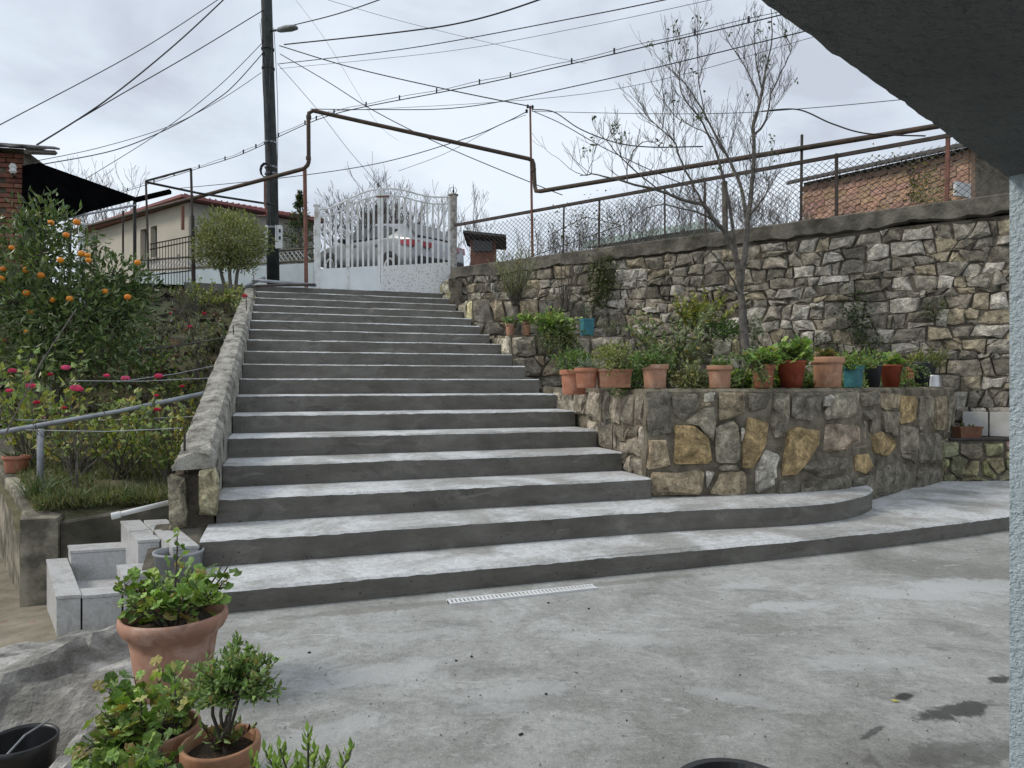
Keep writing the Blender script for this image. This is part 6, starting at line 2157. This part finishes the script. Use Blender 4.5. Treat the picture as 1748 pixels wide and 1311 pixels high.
c = Vector(((500 - 874) / 1200 * 1.75, 1.75, PATIO))
t = thing('laurel_seedling', c, 'young laurel shoots with upright glossy leaves at the bottom edge', 'potted plant', 'foreground pots')
pot_mesh(t, c, .11, .18, (1.05, .98, .9), 'terracotta', 'band', 30)
ml = MB(); ms_ = MB()
LAU = [(0.24, 0.372, 0.072), (0.312, 0.456, 0.108), (0.18, 0.288, 0.06)]
for px, py in ((452, 1282), (478, 1278), (526, 1252), (600, 1280), (560, 1292), (508, 1300), (430, 1295), (538, 1285), (470, 1302)):
    tip = at(px, py, 1.75 + jit(.05))
    b0 = c + UP * .16 + Vector((jit(.05), jit(.05), 0))
    mid = b0.lerp(tip, .55) + Vector((0, 0, -.02)) + rdir() * .01
    ms_.tube([b0, mid, tip], [.005, .004, .002], 4, False)
    for k in range(15):
        f = k / 14
        q = mid.lerp(tip, .2 + .8 * f)
        a = k * 2.4
        d = Vector((math.cos(a) * (.9 - .5 * f), math.sin(a) * (.9 - .5 * f), .55 + .6 * f)).normalized()
        ml.col = vary(R.choice(LAU), .15)
        ml.leaf(q, d, side_of(d, jit(.3)), .042 * (1.1 - .35 * f), .013, .2)
ml.build('foliage', MATS['glossy_leaf'], t); ms_.build('stems', MATS['twig'], t)

# grey tub on the ledge
c = at(305, 936, 4.25); c.z = .06
tub = thing('grey_tub', c, 'shallow grey plastic tub of soil left of the second step', 'tub')
pm = pot_mesh(tub, c, .143, .235, (.33, .345, .37), 'plastic_pot', 'smooth', 32, .8)
# black bucket
c = at(35, 1262, 2.62); c.z -= .235
bk = thing('black_bucket', c, 'black plastic bucket with a wire handle at the lower left corner', 'bucket')
mb = MB()
mb.lathe(c, [(.098, 0), (.116, .20), (.122, .205), (.124, .235), (.118, .24), (.113, .225), (.096, .012), (.02, .01)], 40)
mb.build('body', MATS['black_plastic'], bk, smooth=True)
mb = MB(); mb.tube([c + Vector((.02, -.115, .225)), c + Vector((.03, -.02, .26)), c + Vector((.045, .10, .262))], .004, 5); mb.build('handle', MATS['grey_pipe'], bk)
# round black basin at the bottom edge
c = Vector(((1245 - 874) / 1200 * 1.88, 1.80, PATIO))
bs_ = thing('black_basin', c, 'round black plastic basin cut by the bottom edge', 'basin')
mb = MB(); mb.lathe(c, [(.135, 0), (.15, .19), (.168, .20), (.170, .213), (.15, .213), (.137, .20), (.13, .03), (.02, .02)], 44); mb.build('body', MATS['black_plastic'], bs_, smooth=False)
mb = MB(); mb.lathe(c + UP * .15, [(.128, 0), (.131, .01), (.02, .03)], 24); mb.build('lid', MATS['rubber'], bs_)

# ------------------------------------------------------------------ drain grate
A_, B_ = at(764, 1031, 1), at(1017, 1003, 1)
def onp(px, py):
    Y = 1200 * (EYE - PATIO) / (py - 655.5)
    return Vector(((px - 874) / 1200 * Y, Y, PATIO))
ga, gb_ = onp(765, 1030), onp(1016, 1003)
gd = (gb_ - ga).normalized(); gn = Vector((-gd.y, gd.x, 0)); gl = (gb_ - ga).length
dg_ = thing('drain_grate', (ga + gb_) / 2, 'white slotted drain grate set in the floor before the steps', 'drain grate')
gwid = .085
for off in (-gwid / 2 + .007, gwid / 2 - .007):
    mb = MB(); mb.box((ga + gb_) / 2 + gn * off + UP * .006, gl, .014, .012, ax=gd, ay=gn); mb.build('side_bar', MATS['white_plastic'], dg_)
ns = 38
bar = None
for k in range(ns):
    q = ga + gd * (gl * (k + .5) / ns) + UP * .006
    if bar is None:
        mb = MB(); mb.box(q, .0125, gwid - .028, .010, ax=gd, ay=gn); bar = mb.build('slat', MATS['white_plastic'], dg_); q0 = q
    else:
        o = bar.copy(); COL.objects.link(o); o.parent = dg_; o.location = q - q0
mb = MB(); mb.box((ga + gb_) / 2 + UP * .0015, gl, gwid - .02, .003, ax=gd, ay=gn); mb.build('channel', MATS['rubber'], dg_)

# ------------------------------------------------------------------ litter
o_ = onp(1520, 1196)
lt = MB(); lt.col = (.55, .50, .10)
d = Vector((.6, -.6, .1)).normalized(); lt.leaf(o_ + UP * .006, d, side_of(d), .035, .022, .1)
tag(lt.build('fallen_leaf', MATS['leaf']), 'single yellow fallen leaf on the concrete by the dark stain', 'leaf')
for i, (px, py, lab) in enumerate(((932, 1186, 'dark twig bit near the middle of the floor'), (889, 1255, 'black crumb on the floor near the bottom'), (936, 1030, 'small dark crumb right below the drain grate'), (1005, 1040, 'small dark crumb right of the drain grate'), (528, 1115, 'small dark crumb near the feathery plant'))):
    q = onp(px, py)
    mb = MB(); mb.box(q + UP * .004, R.uniform(.010, .022), .007, .007, ax=(.8, .6, 0), ay=(-.6, .8, 0), bev=.002)
    tag(mb.build('debris', MATS['black_plastic']), lab, 'debris', 'floor litter')
mb = MB()
for k in range(900):
    py = 1311 - 400 * R.random() ** .8; px = R.uniform(200, 1740)
    q = onp(px, max(py, 925))
    if uv_of(q)[1] > -.03 or q.x < -1.2: continue
    s_ = R.uniform(.002, .006) * (1 if R.random() < .93 else 1.8)
    mb.col = vary(R.choice([(.10, .095, .085), (.05, .048, .045), (.35, .345, .33), (.22, .21, .19)]), .2)
    pts = [q + UP * s_ * .4 + rdir() * s_ for e_ in range(4)]
    i_ = [mb.pt(e_) for e_ in pts]
    for f in ((0, 1, 2), (0, 2, 3), (0, 3, 1), (1, 3, 2)): mb.face([i_[e_] for e_ in f])
tag(mb.build('grit', MATS['stone']), 'loose grit scattered over the concrete floor', 'grit', kind='stuff')
for i, (px, py, Y, lab) in enumerate(((51, 1061, 4.15, 'pink fallen petal on the bare earth'), (3, 1061, 4.2, 'pink fallen petal at the left edge'))):
    q = at(px, py, Y); 
    mb = MB(); mb.col = (.5, .06, .10); d = Vector((1, 0, .2)).normalized(); mb.disc_leaf(q, d, Vector((0, 1, 0)), .03, .3, False)
    tag(mb.build('fallen_petal', MATS['petal']), lab, 'petal', 'fallen petals')

# ------------------------------------------------------------------ shrubs of the terraces
def shrub(name, base, h, sp, ns, nl, L, W, cols, label, cat='shrub', start=.25, kind='leaf', bend=.2, r0=.008, grav=0.02, leafmat='leaf'):
    t = thing(name, base, label, cat)
    ml = MB(); ms_ = MB()
    for k in range(ns):
        d = Vector((jit(sp), jit(sp), 1))
        sprig(ml, ms_, Vector(base) + Vector((jit(.06), jit(.06), 0)), d, h * R.uniform(.55, 1.12), r0, nl, L, W, cols, kind, bend, start, grav)
    if nl: ml.build('foliage', MATS[leafmat], t)
    ms_.build('stems', MATS['twig'], t)
    return t
b = at(880, 520, 11.6); b.z = 2.6
shrub('feathery_bush', b, 1.0, .5, 44, 46, .07, .012, [(.24, .26, .13), (.31, .32, .16), (.18, .20, .10)], 'feathery grey green bush at the top terrace near the gate', start=.2)
b = at(965, 500, 11.6); b.z = 2.5
shrub('stem_tuft_bush', b, 1.15, .28, 16, 3, .03, .02, [(.2, .17, .10)], 'tuft of bare upright stems on the upper terrace', 'bush', bend=.1)
b = at(1150, 650, 7.6); b.z = 1.2
t = thing('leafy_rose', b, 'tall leafy grey green rose shrub behind the round pot', 'shrub')
ml = MB(); ms_ = MB()
for k in range(70):
    d = Vector((jit(.72) - .16, jit(.5), 1))
    sprig(ml, ms_, b + Vector((jit(.05), jit(.05), 0)), d, R.uniform(.4, 1.05), .008, 30, .058, .04, [(.17, .215, .09), (.22, .265, .12), (.12, .16, .07), (.28, .31, .16)], 'leaf', .16, .3)
ml.build('foliage', MATS['leaf'], t); ms_.build('stems', MATS['bark'], t)
b = at(1195, 570, 9.9); b.z = 1.93
t = thing('yellow_green_shrub', b, 'yellow green shrub before the tall wall left of the bare tree', 'shrub')
ml = MB(); ms_ = MB()
for k in range(40):
    d = Vector((jit(.8), jit(.5), 1))
    sprig(ml, ms_, b, d, R.uniform(.35, .8), .008, 30, .075, .034, YEL, 'leaf', .15, .4)
ml.build('foliage', MATS['leaf'], t); ms_.build('stems', MATS['bark'], t)
b = at(1235, 572, 9.9); b.z = 1.93
t = thing('green_cushion_plant', b, 'bright green cushion of fine leaves on the middle terrace', 'plant')
greens(t, b, 'bush', .32, .26, 1500, [(.09, .19, .04), (.12, .23, .05), (.06, .13, .03)], .035)
b = at(948, 565, 9.9); b.z = 1.95
t = thing('terrace_geranium', b, 'sprawling geranium spilling over the middle terrace left of the teal box', 'plant')
greens(t, b, 'geranium', .34, .40, 700, GER, .06)
greens(t, b + Vector((-.06, 0, .02)), 'bush', .24, .36, 700, GER, .055)
greens(t, b + Vector((.05, -.22, .0)), 'trail', .25, .5, 1500, [(.09, .13, .04), (.13, .17, .05), (.07, .10, .035)], .045)
b = at(1045, 560, 10.1); b.z = 1.95
shrub('spiky_plant', b, .34, .9, 40, 4, .10, .012, [(.17, .20, .12), (.22, .24, .15)], 'spiky grey leaved plant right of the teal box', 'plant', bend=.12, r0=.004)
b = at(1070, 655, 6.75); b.z = 1.2
t = thing('filler_plant', b, 'dark green weeds between the trough and the round pot', 'plant')
greens(t, b, 'bush', .16, .3, 700, GRN, .035)
b = at(1175, 655, 7.0); b.z = 1.2
t = thing('dry_weeds', b, 'dry brownish weeds behind the lone terracotta pot', 'plant')
greens(t, b, 'fine', .35, .32, 1300, [(.17, .16, .07), (.13, .14, .055), (.21, .19, .09)], .05)
b = at(1265, 655, 6.75); b.z = 1.22
t = thing('trailing_plant', b, 'light green trailing plant hanging over the planter wall edge', 'plant')
greens(t, b + Vector((-.02, -.16, .12)), 'trail', .16, .36, 1100, [(.13, .19, .06), (.17, .23, .08), (.10, .15, .05)], .032)
greens(t, b, 'fine', .2, .26, 600, GRN)
b = at(1290, 545, 9.9); b.z = 1.7
t = thing('variegated_ivy', b, 'white edged ivy climbing beside the bare tree trunk', 'ivy')
ml = MB()
for k in range(150):
    q = at(1292 + jit(9), 565 + jit(32), 9.85 + jit(.08)); d = (rdir() + Vector((0, -.6, 0))).normalized(); ml.col = vary(R.choice([(.42, .43, .36), (.3, .33, .24), (.12, .16, .08)]), .2)
    ml.leaf(q, d, side_of(d, jit(1)), .055, .04)
ml.build('foliage', MATS['leaf'], t)

def creeper(name, spine, n, wd, L, cols, label, off=.10):
    "leaves hugging the tall wall along a pixel spine"
    p0, s0 = wall_at(spine[0][0], off)
    t = thing(name, Vector((p0.x, p0.y, EYE + (655.5 - spine[0][1]) / 1200 * p0.y)), label, 'creeper')
    ml = MB(); ms_ = MB()
    P = []
    for px, py in spine:
        q, s = wall_at(px, off); P.append(Vector((q.x, q.y, EYE + (655.5 - py) / 1200 * q.y)))
    ms_.tube(P, .008, 4, False)
    for k in range(n):
        i = R.randrange(len(P) - 1); f = R.random()
        q = P[i].lerp(P[i + 1], f) + WDIR * R.gauss(0, wd) + UP * R.gauss(0, wd) + WNRM * abs(R.gauss(0, .05))
        d = (rdir() + WNRM * .7 - UP * .2).normalized(); ml.col = vary(R.choice(cols), .2)
        ml.leaf(q, d, side_of(d, jit(1)), L * R.uniform(.6, 1.2), L * .7)
    ml.build('foliage', MATS['leaf'], t); ms_.build('stems', MATS['twig'], t)
creeper('wall_creeper', [(1020, 520), (1030, 480), (1035, 445)], 900, .13, .05, [(.10, .125, .05), (.14, .16, .07), (.07, .09, .035)], 'dark creeper hanging on the tall wall above the teal box')
creeper('wall_ivy', [(1495, 620), (1480, 580), (1462, 540), (1455, 505)], 420, .10, .055, [(.09, .12, .06), (.12, .15, .08), (.06, .085, .04)], 'ivy climbing the tall wall behind the black pots', .09)
creeper('wall_ivy', [(1420, 610), (1408, 580)], 130, .10, .05, [(.10, .12, .06), (.13, .15, .08)], 'small ivy patch low on the tall wall behind the largest pot', .09)
creeper('wall_creeper', [(1595, 540), (1600, 520)], 110, .07, .045, [(.10, .12, .06)], 'faint green moss tuft on the tall wall at right', .08)
creeper('fence_climber', [(940, 400), (1000, 370), (1060, 385), (900, 440)], 320, .22, .05, [(.09, .11, .05), (.12, .13, .06), (.15, .12, .06)], 'sparse climber clinging to the chain link fence', -.08)

# ------------------------------------------------------------------ the bare tree in front of the tall wall
TY = 9.55
bt_ = thing('bare_tree', at(1272, 655, TY) - UP * .1, 'tall leafless grey tree in front of the stone wall', 'tree')
mb = MB()
def limb(pts, r0, r1, twigs, tl=.35, up=.25, rt=.007, depth=2, n=6):
    P = [at(*p) for p in pts]
    Q = []
    for i in range(len(P) - 1):
        p0 = P[max(i - 1, 0)]; p1 = P[i]; p2_ = P[i + 1]; p3 = P[min(i + 2, len(P) - 1)]
        for k in range(4):
            f = k / 4
            Q.append(.5 * (2 * p1 + (p2_ - p0) * f + (2 * p0 - 5 * p1 + 4 * p2_ - p3) * f * f + (3 * p1 - p0 - 3 * p2_ + p3) * f ** 3) + rdir() * .008)
    Q.append(P[-1])
    m = len(Q) - 1
    r0 *= .80; r1 *= .6
    mb.tube(Q, [r0 + (r1 - r0) * (i / m) for i in range(m + 1)], n, False)
    for k in range(twigs):
        i = R.randint(max(1, m // 5), m - 1)
        ax = (Q[i + 1] - Q[i - 1]).normalized()
        d = (ax * .7 + rdir(-.1, .6) * .8 + UP * .35).normalized()
        grow(mb, Q[i], d, tl * R.uniform(.45, 1.1), rt * .75, depth + (1 if k % 3 == 0 else 0), .62, up * .45, (2, 3), 4, .14, .0021, 3, .72, tips)
    tips.append((Q[-1], (Q[-1] - Q[-2]).normalized()))
tips = []
limb([(1273, 672, 9.5), (1273, 600, 9.55), (1268, 545, 9.55), (1264, 490, 9.55)], .085, .068, 0, n=10)
limb([(1264, 492, 9.55), (1256, 440, 9.5), (1240, 400, 9.45), (1215, 372, 9.4), (1200, 350, 9.35), (1170, 342, 9.2), (1125, 325, 9.0), (1070, 312, 8.8), (1020, 298, 8.7), (990, 300, 8.6)], .055, .008, 24, .42)
limb([(1264, 488, 9.55), (1272, 430, 9.6), (1276, 380, 9.6), (1282, 330, 9.6), (1287, 270, 9.6), (1286, 215, 9.6), (1296, 180, 9.6), (1305, 130, 9.6), (1318, 70, 9.6), (1316, 15, 9.6)], .055, .008, 22, .40)
limb([(1276, 385, 9.6), (1265, 320, 9.8), (1240, 265, 9.9), (1205, 200, 10.0), (1175, 150, 10.0), (1140, 115, 9.9)], .034, .006, 22, .42)
limb([(1257, 440, 9.5), (1245, 350, 9.3), (1225, 270, 9.2), (1200, 210, 9.1), (1165, 160, 9.0), (1160, 100, 9.0)], .032, .006, 20, .40)
limb([(1200, 350, 9.35), (1180, 310, 9.3), (1160, 270, 9.3), (1150, 240, 9.3), (1110, 205, 9.3), (1095, 185, 9.3)], .022, .005, 14, .36)
limb([(1288, 230, 9.6), (1308, 205, 9.5), (1316, 160, 9.5), (1340, 110, 9.4), (1355, 75, 9.4)], .022, .005, 16, .34)
limb([(1286, 215, 9.6), (1295, 170, 9.9), (1270, 110, 10.1), (1245, 75, 10.1)], .02, .005, 14, .34)
limb([(1300, 150, 9.6), (1290, 95, 9.5), (1288, 40, 9.5)], .014, .004, 10, .3)
limb([(1205, 205, 10), (1195, 150, 10), (1190, 95, 10), (1192, 45, 10)], .012, .004, 8, .3)
limb([(1150, 240, 9.3), (1148, 160, 9.2), (1138, 60, 9.2)], .010, .003, 6, .28)
limb([(1276, 372, 9.6), (1298, 345, 9.4), (1312, 320, 9.4), (1308, 300, 9.4)], .02, .006, 10, .3)
limb([(1070, 312, 8.8), (1075, 270, 8.8), (1105, 240, 8.9), (1140, 262, 9.0)], .012, .004, 8, .3)
limb([(1125, 325, 9.0), (1060, 270, 8.9), (1030, 235, 8.9), (1012, 265, 8.8)], .012, .004, 9, .3)
limb([(1215, 372, 9.4), (1180, 360, 9.2), (1120, 350, 9.0), (1060, 385, 8.9), (1010, 430, 8.9)], .016, .004, 9, .3)
limb([(1240, 265, 9.9), (1210, 230, 10), (1155, 200, 10.1), (1120, 150, 10.1)], .012, .004, 12, .32)
limb([(1262, 500, 9.5), (1240, 460, 9.3), (1215, 430, 9.2), (1185, 400, 9.1)], .018, .005, 5, .3)
mb.build('trunk', MATS['bark_grey'], bt_)
ml = MB()
for (q, d) in R.sample(tips, min(len(tips), 46)):
    for k in range(R.randint(2, 5)):
        ld = (rdir() - UP * .2).normalized(); ml.col = vary(R.choice([(.08, .11, .05), (.12, .15, .06), (.07, .08, .05)]), .2)
        ml.leaf(q + rdir() * .03, ld, side_of(ld, jit(1)), .055, .03)
for (px, py, Y, n) in ((1155, 47, 9.2, 12), (1108, 68, 9.3, 8), (1050, 218, 8.9, 16), (1055, 235, 8.9, 10), (1192, 38, 10, 5), (1003, 258, 8.8, 7), (1015, 240, 8.8, 7), (1318, 235, 9.4, 9), (1322, 265, 9.4, 7)):
    for k in range(n):
        q = at(px + jit(6), py + jit(9), Y); ld = (rdir() - UP * .5).normalized(); ml.col = vary(R.choice([(.09, .13, .05), (.13, .17, .06)]), .2)
        ml.leaf(q, ld, side_of(ld, jit(1)), .06, .03)
ml.build('leaves', MATS['leaf'], bt_)

# ------------------------------------------------------------------ bare trees and thicket behind
def bare(name, px, Y, z, h, r, depth, label, cat='tree', n=1, spread=.5, kids=(2, 3), m='twig_far', rmin=.006, lean=0.0):
    b = at(px, 655, Y); b.z = z
    mb = MB()
    for k in range(n):
        grow(mb, b + Vector((jit(.1), jit(.1), 0)) * (n > 1), Vector((jit(.35) * (n > 1) + lean, jit(.3) * (n > 1), 1)), h * .33, r, depth, spread, .10, kids, 4, .12, rmin, 5, .74)
    return tag(mb.build(name, MATS[m]), label, cat, 'bare trees behind')
bare('bare_tree_behind', 610, 23, 3.6, 4.3, .08, 6, 'spreading bare tree behind the left leaf of the gate', n=7, spread=.8, kids=(2, 3), m='twig', rmin=.006)
bare('bare_tree_behind', 690, 24, 3.6, 4.5, .08, 6, 'bare tree behind the right leaf of the gate', n=6, spread=.75, m='twig_far', rmin=.006)
bare('bare_tree_behind', 765, 26, 3.6, 4.6, .06, 6, 'smaller bare tree showing right of the gate post', n=2, spread=.5)
bare('bare_tree_behind', 205, 30, 3.2, 7.2, .09, 6, 'distant pale bare tree above the black awning', n=6, spread=.7, rmin=.006)
for i, (px, Y, h, lab) in enumerate(((940, 15.5, 1.9, 'bare thicket bush left of the thin wire post'), (1010, 15.2, 2.0, 'bare thicket bush behind the fence left of the turquoise roofs'), (1080, 14.4, 2.2, 'bare thicket bush before the left turquoise roof'), (1150, 13.8, 2.3, 'bare thicket bush before the right turquoise roof'), (1230, 13.2, 2.2, 'bare thicket bush behind the bare tree crown'), (1310, 12.6, 2.0, 'bare thicket bush left of the orange house'), (1345, 12.4, 1.6, 'bare bush at the corner of the orange house'), (870, 16.5, 1.5, 'low bare bush beside the brick hut'), (1480, 11.5, 1.1, 'thin bare bush in front of the orange house'))):
    bare('bare_bush_behind', px, Y, 3.0, h, .022, 5, lab, 'bush', 5, .6, (2, 3), 'twig_far', .003)
# green creeper on the orange house and conifer by the gate
t = thing('house_creeper', at(1540, 350, 13.6), 'green and yellow creeper over the orange house wall', 'creeper')
ml = MB()
for k in range(900):
    px = R.gauss(1530, 35); py = 345 - abs(R.gauss(0, 32))
    q = at(px, py, 14.2); 
    f = (q.x - oa.x) / (ob.x - oa.x); yy = oa.y + (ob.y - oa.y) * f
    q = at(px, py, yy - .35 + jit(.1)); d = (rdir() + Vector((0, -.5, 0))).normalized(); ml.col = vary(R.choice([(.13, .15, .05), (.19, .18, .06), (.09, .11, .04), (.26, .20, .07)]), .2)
    ml.leaf(q, d, side_of(d, jit(1)), .08, .05)
ml.build('foliage', MATS['leaf'], t)
cn_ = thing('conifer', at(505, 450, 19), 'dark conifer behind the orange pipe post', 'tree')
ml = MB(); ms_ = MB()
bcn = at(512, 470, 19); ms_.tube([bcn, at(512, 330, 19)], [.09, .02], 6)
for k in range(240):
    z = R.random(); a = R.uniform(0, 2 * math.pi); L = .75 * (1.05 - z)
    q = bcn.lerp(at(512, 328, 19), z)
    d = Vector((math.cos(a), math.sin(a), -.05 + .2 * z))
    sprig(ml, None, q, d, L, .01, 14, .10, .03, [(.045, .075, .03), (.07, .10, .04), (.035, .055, .025)], 'leaf', .1, .2)
ml.build('crown', MATS['leaf'], cn_); ms_.build('trunk', MATS['bark'], cn_)
